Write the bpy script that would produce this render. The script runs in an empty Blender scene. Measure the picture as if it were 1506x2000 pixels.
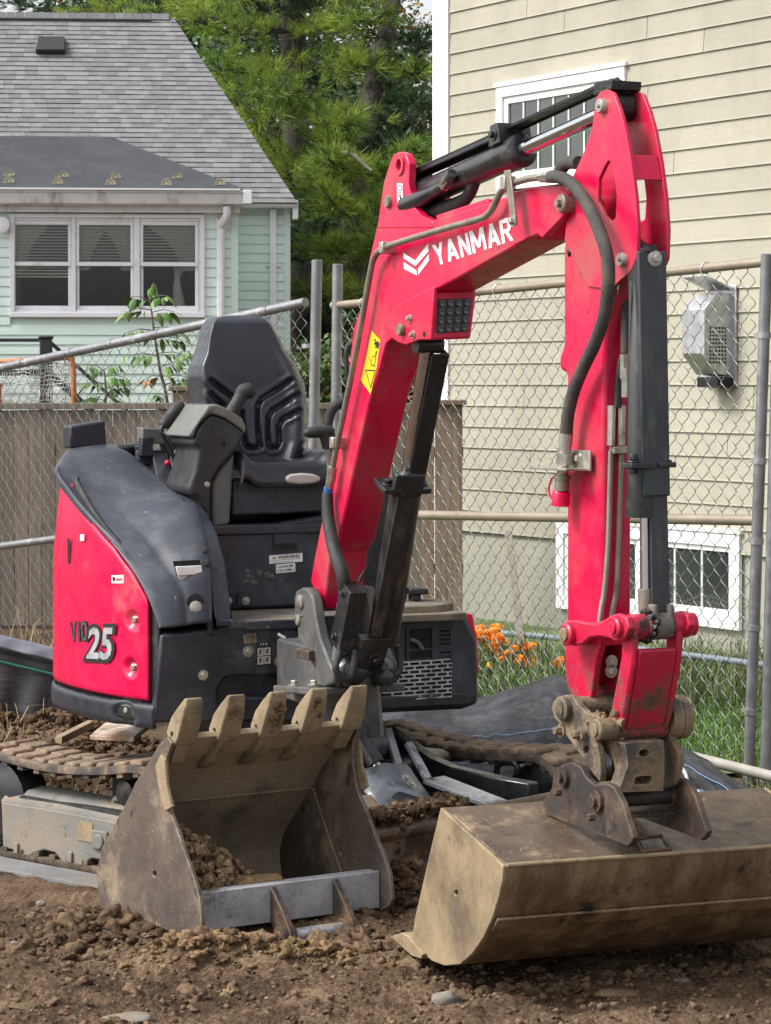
import bpy, bmesh, math, random
from mathutils import Vector, Matrix, noise as mn, geometry as mgeo

SC = bpy.context.scene
COL = SC.collection
random.seed(7)

# ------------------------------------------------------------------ camera
CAMZ, FPX, CX, HY = 1.7, 5000.0, 753.0, 750.0      # eye height, focal length (photo pixels), centre, horizon
cam = bpy.data.cameras.new('camera')
cam.sensor_fit = 'VERTICAL'; cam.sensor_height = 24.0; cam.lens = 60.0
cam.shift_y = -0.125; cam.clip_start = 0.1; cam.clip_end = 2000
camo = bpy.data.objects.new('camera', cam); COL.objects.link(camo)
camo.location = (0, 0, CAMZ); camo.rotation_euler = (math.radians(90), 0, 0)
SC.camera = camo
SC.render.resolution_x, SC.render.resolution_y = 771, 1024

# ------------------------------------------------------------------ light
SUN_EL, SUN_AZ = math.radians(48), math.radians(-103)   # azimuth from +Y towards +X: high, from the left and behind the camera
w = bpy.data.worlds.new('World'); SC.world = w; w.use_nodes = True
nt = w.node_tree; bg = nt.nodes['Background']
sky = nt.nodes.new('ShaderNodeTexSky'); sky.sky_type = 'NISHITA'; sky.sun_disc = False
sky.sun_elevation = SUN_EL; sky.sun_rotation = SUN_AZ
sky.dust_density = 4.0; sky.air_density = 1.0; sky.ozone_density = 1.0
hs = nt.nodes.new('ShaderNodeHueSaturation'); hs.inputs['Saturation'].default_value = 0.22
nt.links.new(sky.outputs[0], hs.inputs['Color']); nt.links.new(hs.outputs[0], bg.inputs['Color'])
bg.inputs['Strength'].default_value = 0.13
sl = bpy.data.lights.new('sun', 'SUN'); sl.energy = 1.5; sl.angle = math.radians(16); sl.color = (1.0, 0.965, 0.91)
so = bpy.data.objects.new('sun', sl); COL.objects.link(so)
sd = Vector((math.sin(SUN_AZ) * math.cos(SUN_EL), math.cos(SUN_AZ) * math.cos(SUN_EL), math.sin(SUN_EL)))
so.rotation_euler = sd.to_track_quat('Z', 'Y').to_euler()
vs = SC.view_settings
vs.view_transform = 'Standard'; vs.look = 'None'; vs.gamma = 1.0; vs.use_curve_mapping = False; vs.exposure = 1.1

# ------------------------------------------------------------------ measuring frames
class Fr:
    """a local frame; tr() finds the local point on the plane axis=val seen at a photo pixel (measuring the photograph)"""
    def __init__(s, O, ex, ey, ez=(0, 0, 1)):
        s.O = Vector(O); s.e = (Vector(ex).normalized(), Vector(ey).normalized(), Vector(ez).normalized())
    def __call__(s, p):
        return s.O + s.e[0] * p[0] + s.e[1] * p[1] + s.e[2] * p[2]
    def loc(s, P):
        d = Vector(P) - s.O
        return tuple(d.dot(e) for e in s.e)
    def tr(s, px, py, ax, val):
        o = Vector((0, 0, CAMZ)) - s.O; d = Vector(((px - CX) / FPX, 1, -(py - HY) / FPX))
        t = (val - o.dot(s.e[ax])) / d.dot(s.e[ax])
        p = o + d * t
        return tuple(p.dot(e) for e in s.e)
def yaw(O, deg):
    a = math.radians(deg)                      # forward = towards camera and right; second axis = picture right
    return Fr(O, (math.sin(a), -math.cos(a), 0), (math.cos(a), math.sin(a), 0))
def at(px, py, Y):
    return Vector(((px - CX) / FPX * Y, Y, CAMZ - (py - HY) / FPX * Y))
WORLD = Fr((0, 0, 0), (1, 0, 0), (0, 1, 0))

# ------------------------------------------------------------------ mesh builder
def catmull(pts, n=6, closed=False):
    P = [Vector(p) for p in pts]; out = []; m = len(P)
    rng = range(m if closed else m - 1)
    for i in rng:
        if closed:
            a, b, c, d = P[(i - 1) % m], P[i], P[(i + 1) % m], P[(i + 2) % m]
        else:
            a, b, c, d = P[max(i - 1, 0)], P[i], P[i + 1], P[min(i + 2, m - 1)]
        for k in range(n):
            t = k / n
            out.append(0.5 * ((2 * b) + (c - a) * t + (2 * a - 5 * b + 4 * c - d) * t * t + (3 * b - a - 3 * c + d) * t ** 3))
    if not closed: out.append(P[-1])
    return out

class MB:
    def __init__(s, T=None):
        s.v = []; s.f = []; s.T = T
    def add(s, vs, fs):
        n = len(s.v)
        s.v += [s.T(p) if s.T else Vector(p) for p in vs]
        s.f += [[i + n for i in f] for f in fs]
        return s
    def box(s, x0, x1, y0, y1, z0, z1):
        return s.add([(x0, y0, z0), (x1, y0, z0), (x1, y1, z0), (x0, y1, z0), (x0, y0, z1), (x1, y0, z1), (x1, y1, z1), (x0, y1, z1)],
                     [(0, 3, 2, 1), (4, 5, 6, 7), (0, 1, 5, 4), (1, 2, 6, 5), (2, 3, 7, 6), (3, 0, 4, 7)])
    def hexa(s, a, b):
        """two quads (4 points each) joined"""
        return s.add(list(a) + list(b), [(0, 3, 2, 1), (4, 5, 6, 7), (0, 1, 5, 4), (1, 2, 6, 5), (2, 3, 7, 6), (3, 0, 4, 7)])
    def prism(s, poly, a0, a1, ax=1, holes=()):
        """outline in the two other axes, extruded along axis ax from a0 to a1"""
        def P(q, a):
            return {0: (a, q[0], q[1]), 1: (q[0], a, q[1]), 2: (q[0], q[1], a)}[ax]
        loops = [list(poly)] + [list(h) for h in holes]
        n0 = 0; vs = []; fs = []
        for L in loops:
            n = len(L); b = len(vs)
            vs += [P(q, a0) for q in L] + [P(q, a1) for q in L]
            for i in range(n):
                j = (i + 1) % n
                fs.append((b + i, b + j, b + n + j, b + n + i))
        if holes:
            flat = [[Vector((q[0], q[1], 0)) for q in L] for L in loops]
            tris = mgeo.tessellate_polygon(flat)
            idx = []; b = 0
            for L in loops:
                n = len(L)
                idx += [(b + i, b + n + i) for i in range(n)]; b += 2 * n
            for t in tris:
                fs.append(tuple(idx[i][0] for i in t)); fs.append(tuple(idx[i][1] for i in reversed(t)))
        else:
            n = len(poly)
            fs.append(tuple(range(n))); fs.append(tuple(range(2 * n - 1, n - 1, -1)))
        return s.add(vs, fs)
    def rings(s, p0, d, prof, n=16, cap=True, sq=None):
        """turned shape: prof = [(distance along d, radius)]"""
        p0 = Vector(p0); d = Vector(d).normalized()
        u = d.orthogonal().normalized(); v = d.cross(u)
        vs = []; fs = []
        for t, r in prof:
            for k in range(n):
                a = 2 * math.pi * k / n
                vs.append(p0 + d * t + (u * math.cos(a) + v * math.sin(a)) * r)
        m = len(prof)
        for i in range(m - 1):
            for k in range(n):
                l = (k + 1) % n
                fs.append((i * n + k, i * n + l, (i + 1) * n + l, (i + 1) * n + k))
        if cap:
            fs.append(tuple(range(n - 1, -1, -1))); fs.append(tuple(range((m - 1) * n, m * n)))
        return s.add(vs, fs)
    def cyl(s, p0, p1, r, r1=None, n=16):
        p0 = Vector(p0); p1 = Vector(p1); L = (p1 - p0).length
        return s.rings(p0, p1 - p0, [(0, r), (L, r if r1 is None else r1)], n)
    def tube(s, path, r, n=8, smooth=0, closed=False, cap=True):
        P = catmull(path, smooth, closed) if smooth else [Vector(p) for p in path]
        m = len(P)
        R = r if isinstance(r, (list, tuple)) else [r] * m
        if len(R) != m:
            R = [R[min(int(i / (m - 1) * (len(R) - 1)), len(R) - 2)] * (1 - (i / (m - 1) * (len(R) - 1)) % 1 if i < m - 1 else 0) +
                 R[min(int(i / (m - 1) * (len(R) - 1)) + 1, len(R) - 1)] * ((i / (m - 1) * (len(R) - 1)) % 1 if i < m - 1 else 1) for i in range(m)]
        vs = []; fs = []; u = None
        for i in range(m):
            t = (P[(i + 1) % m] - P[(i - 1) % m]) if closed else (P[min(i + 1, m - 1)] - P[max(i - 1, 0)])
            if t.length < 1e-9: t = Vector((0, 0, 1))
            t.normalize()
            u = t.orthogonal().normalized() if u is None else (u - t * u.dot(t))
            if u.length < 1e-6: u = t.orthogonal()
            u.normalize(); v = t.cross(u)
            for k in range(n):
                a = 2 * math.pi * k / n
                vs.append(P[i] + (u * math.cos(a) + v * math.sin(a)) * R[i])
        for i in range(m if closed else m - 1):
            j = (i + 1) % m
            for k in range(n):
                l = (k + 1) % n
                fs.append((i * n + k, i * n + l, j * n + l, j * n + k))
        if cap and not closed:
            fs.append(tuple(range(n - 1, -1, -1))); fs.append(tuple(range((m - 1) * n, m * n)))
        return s.add(vs, fs)
    def grid(s, rows, closed_u=False):
        m = len(rows); n = len(rows[0]); fs = []
        for i in range(m - 1):
            for k in range(n if closed_u else n - 1):
                l = (k + 1) % n
                fs.append((i * n + k, i * n + l, (i + 1) * n + l, (i + 1) * n + k))
        return s.add([p for r in rows for p in r], fs)
    def bolt(s, p, d, r=.012, h=.01, washer=True):
        p = Vector(p); d = Vector(d).normalized()
        if washer: s.rings(p, d, [(0, r * 1.7), (h * .3, r * 1.7)], 14); p = p + d * h * .3
        return s.rings(p, d, [(0, r), (h * .85, r), (h, r * .82)], 6)
    def blob(s, c, r, seed=0, sub=1, sq=(1, 1, 1), rough=.35, fine=.0):
        bm = bmesh.new(); bmesh.ops.create_icosphere(bm, subdivisions=sub, radius=1)
        off = Vector((seed * 3.17, seed * 1.31, seed * 7.7))
        vs = []
        for v in bm.verts:
            k = 1 + rough * 2 * mn.noise(v.co * 1.3 + off) + rough * mn.noise(v.co * 3.1 + off) + fine * mn.noise(v.co * 7.3 + off)
            vs.append((c[0] + v.co.x * r * k * sq[0], c[1] + v.co.y * r * k * sq[1], c[2] + v.co.z * r * k * sq[2]))
        fs = [tuple(v.index for v in f.verts) for f in bm.faces]
        bm.free()
        return s.add(vs, fs)
    def build(s, name, mat, parent=None, bevel=0, seg=2, smooth=True, ang=38, recalc=True, solid=0, sub=0, kind=None):
        root = Vector((0, 0, 0)); q = parent
        while q is not None:
            root = root + q.location; q = q.parent
        me = bpy.data.meshes.new(name)
        me.from_pydata([tuple(p - root) for p in s.v], [], s.f)
        if recalc:
            bm = bmesh.new(); bm.from_mesh(me)
            bmesh.ops.recalc_face_normals(bm, faces=bm.faces[:]); bm.to_mesh(me); bm.free()
        me.polygons.foreach_set('use_smooth', [smooth] * len(me.polygons))
        if smooth: me.set_sharp_from_angle(angle=math.radians(ang))
        me.materials.append(M[mat] if isinstance(mat, str) else mat)
        o = bpy.data.objects.new(name, me); COL.objects.link(o); o.parent = parent
        if solid:
            m = o.modifiers.new('solid', 'SOLIDIFY'); m.thickness = solid; m.offset = 0
        if bevel:
            m = o.modifiers.new('bevel', 'BEVEL'); m.width = bevel; m.segments = seg; m.limit_method = 'ANGLE'
            m.angle_limit = math.radians(35); m.harden_normals = False
        if sub:
            m = o.modifiers.new('sub', 'SUBSURF'); m.levels = sub; m.render_levels = sub
        if kind: o['kind'] = kind
        return o

def tag(o, label, cat, group=None):
    o['label'] = label; o['category'] = cat
    if group: o['group'] = group
    return o
def thing(name, loc, label, cat, group=None):
    o = bpy.data.objects.new(name, None); COL.objects.link(o); o.location = loc; o.empty_display_size = .2
    return tag(o, label, cat, group)
def struct(o):
    o['kind'] = 'structure'; return o

def text_mb(txt, quad, depth, shear=0.0, bold=0.0, sx=1.0, T=None, nrm=None):
    """letters filling a quad: corners bottom-left, bottom-right, top-right, top-left (3D); raised by depth along nrm"""
    cu = bpy.data.curves.new('t', 'FONT'); cu.body = txt; cu.shear = shear; cu.offset = bold; cu.resolution_u = 3
    ob = bpy.data.objects.new('t', cu); COL.objects.link(ob)
    dg = bpy.context.evaluated_depsgraph_get(); dg.update()
    me = ob.evaluated_get(dg).to_mesh()
    V = [v.co.copy() for v in me.vertices]; F = [list(p.vertices) for p in me.polygons]
    ob.evaluated_get(dg).to_mesh_clear()
    bpy.data.objects.remove(ob); bpy.data.curves.remove(cu)
    W_ = V
    if bold:                      # letters are fitted by their regular outline, boldness grows outwards
        cu = bpy.data.curves.new('t', 'FONT'); cu.body = txt; cu.shear = shear; cu.resolution_u = 3
        ob = bpy.data.objects.new('t', cu); COL.objects.link(ob)
        dg = bpy.context.evaluated_depsgraph_get(); dg.update()
        me = ob.evaluated_get(dg).to_mesh(); W_ = [v.co.copy() for v in me.vertices]; ob.evaluated_get(dg).to_mesh_clear()
        bpy.data.objects.remove(ob); bpy.data.curves.remove(cu)
    x0 = min(v.x for v in W_); x1 = max(v.x for v in W_); y0 = min(v.y for v in W_); y1 = max(v.y for v in W_)
    mb = MB()
    def mp(v):
        a = (v.x - x0) / (x1 - x0); b = (v.y - y0) / (y1 - y0)
        if callable(quad): return quad(a, b)
        q = [Vector(p) for p in quad]
        return (q[0] * (1 - a) + q[1] * a) * (1 - b) + (q[3] * (1 - a) + q[2] * a) * b
    pts = [mp(v) for v in V]
    if nrm is None:
        q = [Vector(p) for p in quad]; nrm = (q[1] - q[0]).cross(q[3] - q[0]).normalized()
    nrm = Vector(nrm)
    mb.v = [p + nrm * depth for p in pts]; mb.f = F
    return mb

GLY = {'Y': (.95, [[(0, 1), (.29, 1), (.63, .48), (.37, .42)], [(1, 1), (.71, 1), (.37, .48), (.63, .42)], [(.37, 0), (.63, 0), (.63, .48), (.37, .48)]]),
       'A': (1.05, [[(0, 0), (.26, 0), (.63, 1), (.37, 1)], [(1, 0), (.74, 0), (.37, 1), (.63, 1)], [(.22, .2), (.78, .2), (.72, .38), (.28, .38)]]),
       'N': (.92, [[(0, 0), (.26, 0), (.26, 1), (0, 1)], [(.74, 0), (1, 0), (1, 1), (.74, 1)], [(0, 1), (.28, 1), (1, 0), (.72, 0)]]),
       'M': (1.22, [[(0, 0), (.2, 0), (.2, 1), (0, 1)], [(.8, 0), (1, 0), (1, 1), (.8, 1)], [(0, 1), (.25, 1), (.6, .18), (.4, .18)], [(1, 1), (.75, 1), (.4, .18), (.6, .18)]]),
       'R': (.92, [[(0, 0), (.27, 0), (.27, 1), (0, 1)], [(.2, 1), (.72, 1), (.72, .82), (.2, .82)], [(.2, .56), (.72, .56), (.72, .40), (.2, .40)], [(.68, 1), (.86, .95), (.97, .82), (.97, .58), (.86, .45), (.68, .40)], [(.38, .42), (.66, .42), (1, 0), (.72, 0)]]),
       'V': (.95, [[(0, 1), (.3, 1), (.62, 0), (.38, 0)], [(1, 1), (.7, 1), (.38, 0), (.62, 0)]]),
       'i': (.34, [[(0, 0), (1, 0), (1, .66), (0, .66)], [(0, .8), (1, .8), (1, 1), (0, 1)]]),
       'O': (.9, [[(0, .1), (.30, .16), (.30, .84), (0, .9)], [(1, .1), (.70, .16), (.70, .84), (1, .9)], [(0, .1), (.12, 0), (.88, 0), (1, .1), (.68, .18), (.32, .18)], [(0, .9), (.12, 1), (.88, 1), (1, .9), (.68, .82), (.32, .82)]])}
def glyphs(txt, mp, name, mt, parent, gap=.13, grow=0.0, n0=0, nrm=(0, 0, 0)):
    """block letters from convex strokes; mp(a, b) maps the unit box to the surface; each letter is one mesh"""
    tot = sum(GLY[c][0] for c in txt) + gap * (len(txt) - 1); x = 0; nrm = Vector(nrm); k = n0
    for c in txt:
        w_, P = GLY[c]; m_ = MB()
        for pl in P:
            q = [Vector((p[0] * w_, p[1], 0)) for p in pl]; cen = sum(q, Vector()) / len(q)
            if grow: q = [p + Vector(((1 if p.x > cen.x else -1) * grow, (1 if p.y > cen.y else -1) * grow, 0)) for p in q]
            k += 1
            m_.add([mp((x + p.x) / tot, p.y) + nrm * (k % 7) * .00012 for p in q], [tuple(range(len(q)))])
        m_.build(name, mt, parent, smooth=False); x += w_ + gap

# ------------------------------------------------------------------ materials
M = {}
def mat(name, c, c2=None, scale=6.0, rough=.6, metal=0.0, bump=0.0, bscale=40.0, dirt=None, dscale=4.0, damt=.4, dsoft=.12,
        dirt2=None, d2scale=14.0, d2amt=.3, rnd=0.0, hue=0.0, stretch=(1, 1, 1), spec=.5, coat=0.0, dz=None, detail=4.0, trans=0.0, dz2=None, drough=.9, dstretch=None, bdist=.01, speck=0.0, sscale=110.0, scr=None, scramt=.3, scrst=(1, 1, 26), edge=None, er=.007):
    m = bpy.data.materials.new(name); m.use_nodes = True; M[name] = m
    N = m.node_tree.nodes; L = m.node_tree.links; b = N['Principled BSDF']
    tc = N.new('ShaderNodeTexCoord'); mp = N.new('ShaderNodeMapping'); mp.inputs['Scale'].default_value = stretch
    L.new(tc.outputs['Object'], mp.inputs['Vector'])
    def rgb(x): return (x[0], x[1], x[2], 1)
    def noise(sc, det=detail, ro=.6, src=None):
        n = N.new('ShaderNodeTexNoise'); n.inputs['Scale'].default_value = sc; n.inputs['Detail'].default_value = det
        n.inputs['Roughness'].default_value = ro; L.new((src or mp).outputs['Vector'], n.inputs['Vector']); return n.outputs['Fac']
    def mr(src, a, bb, lo=0.0, hi=1.0):
        n = N.new('ShaderNodeMapRange'); n.inputs['From Min'].default_value = a; n.inputs['From Max'].default_value = bb
        n.inputs['To Min'].default_value = lo; n.inputs['To Max'].default_value = hi; n.interpolation_type = 'SMOOTHSTEP' if lo < hi else 'LINEAR'
        L.new(src, n.inputs['Value']); return n.outputs['Result']
    def mix(fac, A, B):
        n = N.new('ShaderNodeMix'); n.data_type = 'RGBA'
        if hasattr(fac, 'is_linked') or not isinstance(fac, (int, float)): L.new(fac, n.inputs['Factor'])
        else: n.inputs['Factor'].default_value = fac
        for k, x in (('A', A), ('B', B)):
            if isinstance(x, (tuple, list)): n.inputs[6 if k == 'A' else 7].default_value = rgb(x)
            else: L.new(x, n.inputs[6 if k == 'A' else 7])
        return n.outputs[2]
    def math_(op, a, bb):
        n = N.new('ShaderNodeMath'); n.operation = op
        for i, x in enumerate((a, bb)):
            if isinstance(x, (int, float)): n.inputs[i].default_value = x
            else: L.new(x, n.inputs[i])
        return n.outputs[0]
    colr = rgb(c)
    if c2 is not None: colr = mix(mr(noise(scale), .36, .64), c, c2)
    if rnd or hue:
        oi = N.new('ShaderNodeObjectInfo'); ge = N.new('ShaderNodeNewGeometry')
        fr = math_('FRACT', math_('ADD', oi.outputs['Random'], ge.outputs['Random Per Island']), 0.0)
        h = N.new('ShaderNodeHueSaturation')
        if isinstance(colr, tuple): h.inputs['Color'].default_value = colr
        else: L.new(colr, h.inputs['Color'])
        L.new(mr(fr, 0, 1, 1 - rnd, 1 + rnd), h.inputs['Value'])
        if hue:
            fr2 = math_('FRACT', math_('MULTIPLY', fr, 7.31), 0.0)
            L.new(mr(fr2, 0, 1, .5 - hue, .5 + hue), h.inputs['Hue'])
        colr = h.outputs[0]
    ro = None
    zf = None
    if dz or dz2:
        sx = N.new('ShaderNodeSeparateXYZ'); L.new(tc.outputs['Object'], sx.inputs[0])
        if dz: zf = mr(sx.outputs['Z'], dz[0], dz[1], 1.0, 0.0)
    dmask = None
    if dirt is not None:
        src = mp
        if dstretch:
            src = N.new('ShaderNodeMapping'); src.inputs['Scale'].default_value = dstretch; L.new(tc.outputs['Object'], src.inputs['Vector'])
        nz = noise(dscale, 6, .68, src)
        if zf is not None: nz = math_('ADD', nz, math_('MULTIPLY', zf, .45))
        dmask = mr(nz, 1 - damt - dsoft, 1 - damt + dsoft)
        colr = mix(dmask, colr, dirt)
    if dirt2 is not None:
        nz = noise(d2scale, 4, .7)
        k2 = mr(nz, 1 - d2amt - .05, 1 - d2amt + .05)
        colr = mix(k2, colr, dirt2)
    if scr is not None:
        src = N.new('ShaderNodeMapping'); src.inputs['Scale'].default_value = scrst; src.inputs['Rotation'].default_value = (.35, .2, .5); L.new(tc.outputs['Object'], src.inputs['Vector'])
        colr = mix(mr(noise(9, 5, .7, src), 1 - scramt - .02, 1 - scramt + .05), colr, scr)
    if edge is not None:
        bv = N.new('ShaderNodeBevel'); bv.samples = 3; bv.inputs['Radius'].default_value = er; ge = N.new('ShaderNodeNewGeometry')
        dt = N.new('ShaderNodeVectorMath'); dt.operation = 'DOT_PRODUCT'; L.new(bv.outputs[0], dt.inputs[0]); L.new(ge.outputs['Normal'], dt.inputs[1])
        e_ = math_('MULTIPLY', mr(dt.outputs['Value'], .80, .97, 1.0, 0.0), mr(noise(16, 3, .7), .38, .6))
        colr = mix(e_, colr, edge)
    if speck:
        h = N.new('ShaderNodeHueSaturation')
        if isinstance(colr, tuple): h.inputs['Color'].default_value = colr
        else: L.new(colr, h.inputs['Color'])
        L.new(mr(noise(sscale, 4, .7), .3, .7, 1 - speck, 1 + speck), h.inputs['Value']); colr = h.outputs[0]
    if isinstance(colr, tuple): b.inputs['Base Color'].default_value = colr
    else: L.new(colr, b.inputs['Base Color'])
    rr = mr(noise(scale * 3 + 5, 2), .3, .7, max(rough - .1, .02), min(rough + .1, 1)) if rough < .95 else None
    if dmask is not None:
        n = N.new('ShaderNodeMix'); n.data_type = 'FLOAT'; L.new(dmask, n.inputs[0])
        if rr is not None: L.new(rr, n.inputs[2])
        else: n.inputs[2].default_value = rough
        n.inputs[3].default_value = drough; rr = n.outputs[0]
    if rr is not None: L.new(rr, b.inputs['Roughness'])
    else: b.inputs['Roughness'].default_value = rough
    if metal and dmask is not None:
        L.new(mr(dmask, 0, 1, metal, 0.0), b.inputs['Metallic'])
    else: b.inputs['Metallic'].default_value = metal
    b.inputs['Specular IOR Level'].default_value = spec
    b.inputs['Coat Weight'].default_value = coat; b.inputs['Coat Roughness'].default_value = .12
    if trans: b.inputs['Transmission Weight'].default_value = trans
    if bump:
        h = noise(bscale, 4, .65)
        if dmask is not None: h = math_('ADD', math_('MULTIPLY', h, .6), math_('MULTIPLY', math_('MULTIPLY', dmask, noise(bscale * 1.7, 3, .7)), .8))
        bp = N.new('ShaderNodeBump'); bp.inputs['Strength'].default_value = bump; bp.inputs['Distance'].default_value = bdist
        L.new(h, bp.inputs['Height']); L.new(bp.outputs[0], b.inputs['Normal'])
    return m

DUST = (.30, .235, .165); MUD = (.155, .10, .055); MUDD = (.06, .036, .022); RUST = (.20, .075, .03)
mat('red', (.61, .001, .055), (.50, .001, .043), scale=3, rough=.33, spec=.4, bump=.03, bscale=30, dirt=(.36, .075, .075), dscale=4, damt=.41, dsoft=.16, dirt2=(.10, .018, .02), d2scale=17, d2amt=.315, coat=.12, drough=.6, scr=(.80, .30, .30), scramt=.27, scrst=(5, 5, 28), edge=(.22, .06, .055), er=.004)
mat('red_dirty', (.51, .002, .045), (.39, .002, .034), scale=5, rough=.42, bump=.12, bscale=30, dirt=(.10, .05, .034), dscale=9, damt=.37, dsoft=.09, dirt2=(.03, .012, .012), d2scale=9, d2amt=.34, coat=.15, dz=(.55, 1.05), speck=.25, scr=(.62, .22, .2), scramt=.29, scrst=(5, 5, 20), edge=(.42, .22, .16), er=.005)
mat('red_cover', (.65, .001, .062), (.57, .001, .05), scale=2, rough=.34, spec=.4, dirt=(.62, .12, .13), dscale=3.5, damt=.34, dsoft=.12, dirt2=(.70, .33, .33), d2scale=26, d2amt=.26, coat=.12, drough=.55, scr=(.80, .38, .38), scramt=.27, scrst=(4, 4, 24))
mat('black_plastic', (.014, .017, .025), (.021, .025, .035), scale=4, rough=.42, bump=.08, bscale=120, dirt=(.07, .076, .09), dscale=5, damt=.36, dsoft=.14, dirt2=(.26, .26, .265), d2scale=24, d2amt=.26, speck=.2)
mat('hood_plastic', (.026, .031, .042), (.040, .046, .06), scale=3, rough=.36, bump=.06, bscale=160, dirt=(.085, .092, .108), dscale=3.2, damt=.42, dsoft=.12, dirt2=(.36, .36, .37), d2scale=20, d2amt=.29, drough=.6, scr=(.30, .30, .31), scramt=.31, scrst=(4, 18, 4))
mat('console_plastic', (.013, .014, .016), (.02, .021, .024), scale=5, rough=.5, bump=.1, bscale=220, dirt=(.05, .05, .048), dscale=6, damt=.33)
mat('console_grey', (.10, .105, .10), (.125, .125, .115), scale=6, rough=.62, bump=.12, bscale=260, dirt=(.19, .17, .13), dscale=6, damt=.36)
mat('seat_vinyl', (.017, .019, .026), (.022, .025, .033), scale=5, rough=.33, bump=.05, bscale=300, spec=.5)
mat('black_paint', (.010, .011, .013), (.018, .019, .022), scale=5, rough=.34, bump=.05, bscale=60, dirt=(.075, .07, .066), dscale=8, damt=.36, dsoft=.1, dirt2=(.22, .19, .15), d2scale=34, d2amt=.25, coat=.2, drough=.6, scr=(.20, .19, .18), scramt=.29, scrst=(3, 3, 30))
mat('black_paint_rusty', (.011, .012, .014), (.02, .02, .022), scale=5, rough=.4, bump=.1, bscale=60, dirt=(.085, .055, .04), dscale=4, damt=.40, dsoft=.12, dirt2=(.24, .2, .15), d2scale=28, d2amt=.28, dstretch=(6, 6, 1.2), drough=.7)
mat('guard_grey', (.024, .027, .033), (.036, .04, .048), scale=5, rough=.42, bump=.05, bscale=60, dirt=(.085, .083, .08), dscale=5, damt=.4, dsoft=.14, dirt2=(.17, .15, .12), d2scale=30, d2amt=.26, dstretch=(5, 5, 1.5), drough=.65)
mat('rubber', (.014, .014, .015), (.022, .022, .022), scale=8, rough=.65, bump=.35, bscale=220, dirt=(.10, .085, .065), dscale=7, damt=.36)
mat('hose_dirty', (.035, .034, .032), (.055, .05, .045), scale=14, rough=.65, bump=.7, bscale=320, dirt=(.13, .11, .085), dscale=9, damt=.42)
mat('chrome', (.62, .63, .64), rough=.12, metal=1.0)
mat('zinc', (.50, .48, .42), (.42, .40, .35), scale=18, rough=.38, metal=.85, dirt=(.17, .14, .10), dscale=12, damt=.36)
mat('pipe_steel', (.24, .215, .18), (.30, .27, .23), scale=16, rough=.45, metal=.6, bump=.1, bscale=90, dirt=(.13, .085, .06), dscale=9, damt=.4)
mat('pin_steel', (.30, .26, .20), (.22, .19, .15), scale=18, rough=.5, metal=.6, dirt=(.07, .055, .04), dscale=14, damt=.42)
mat('cast_grey', (.052, .052, .054), (.08, .078, .076), scale=9, rough=.6, bump=.2, bscale=60, dirt=(.15, .13, .105), dscale=5, damt=.4)
mat('grease', (.006, .006, .006), (.012, .011, .01), scale=14, rough=.3, bump=.8, bscale=60)
mat('mud_steel', (.165, .118, .068), (.22, .16, .095), scale=5, rough=.85, bump=.5, bscale=45, dirt=(.05, .043, .038), dscale=9, damt=.46, dsoft=.1, dirt2=(.11, .075, .045), d2scale=18, d2amt=.34, drough=.5, speck=.16, sscale=120, edge=(.30, .24, .16))
mat('rust_steel', (.034, .029, .027), (.07, .048, .036), scale=7, rough=.6, metal=.25, bump=.5, bscale=55, dirt=(.17, .105, .06), dscale=7, damt=.37, dirt2=(.022, .021, .022), d2scale=9, d2amt=.36, speck=.16, edge=(.30, .175, .095), er=.009)
mat('bucket_mud', (.29, .22, .125), (.235, .175, .10), scale=5, rough=.8, bump=.22, bscale=50, dirt=(.10, .07, .045), dscale=2.2, damt=.43, dsoft=.13, dirt2=(.06, .042, .03), d2scale=9, d2amt=.31, speck=.12, scr=(.13, .092, .058), scramt=.375, scrst=(8, 8, 2), edge=(.42, .34, .23))
mat('bucket_top', (.078, .052, .038), (.125, .083, .054), scale=4, rough=.42, metal=.35, bump=.2, bscale=60, dirt=(.25, .18, .11), dscale=4.5, damt=.41, dsoft=.08, dirt2=(.032, .029, .029), d2scale=6, d2amt=.36, drough=.75, speck=.14, scr=(.27, .21, .15), scramt=.375, scrst=(16, 2, 2), edge=(.45, .37, .27))
mat('bucket_front', (.145, .090, .048), (.10, .062, .035), scale=3, rough=.42, metal=.25, bump=.16, bscale=60, dirt=(.24, .158, .088), dscale=2.5, damt=.46, dsoft=.18, dirt2=(.04, .031, .026), d2scale=7, d2amt=.33, dstretch=(5, 5, .8), speck=.12, scr=(.03, .023, .02), scramt=.38, scrst=(14, 14, 1.0), edge=(.42, .34, .24))
mat('trench_out', (.082, .064, .056), (.14, .106, .083), scale=4, rough=.62, metal=.25, bump=.28, bscale=60, dirt=(.25, .188, .122), dscale=3, damt=.41, dsoft=.09, dirt2=(.045, .038, .036), d2scale=8, d2amt=.36, speck=.16, scr=(.24, .19, .14), scramt=.37, scrst=(2, 2, 14), edge=(.48, .40, .29))
mat('trench_in', (.32, .255, .17), (.40, .32, .22), scale=4, rough=.8, bump=.25, bscale=50, dirt=(.07, .055, .042), dscale=4, damt=.38, dsoft=.16, speck=.16, sscale=120, edge=(.48, .40, .29))
mat('trench_grey', (.44, .45, .48), (.31, .32, .345), scale=9, rough=.5, metal=.25, bump=.2, bscale=80, dirt=(.09, .09, .095), dscale=6, damt=.41, dsoft=.06, dirt2=(.34, .25, .15), d2scale=8, d2amt=.33, drough=.6, scr=(.5, .5, .5), scramt=.36, speck=.16, edge=(.55, .55, .55))
mat('tooth_mud', (.28, .215, .13), (.22, .165, .10), scale=9, rough=.85, bump=.35, bscale=60, dirt=(.14, .10, .065), dscale=8, damt=.38, speck=.16, sscale=120)
mat('clod', (.15, .10, .055), (.22, .15, .085), scale=20, rough=.97, bump=.8, bscale=60, rnd=.3, speck=.35, sscale=120)
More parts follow.
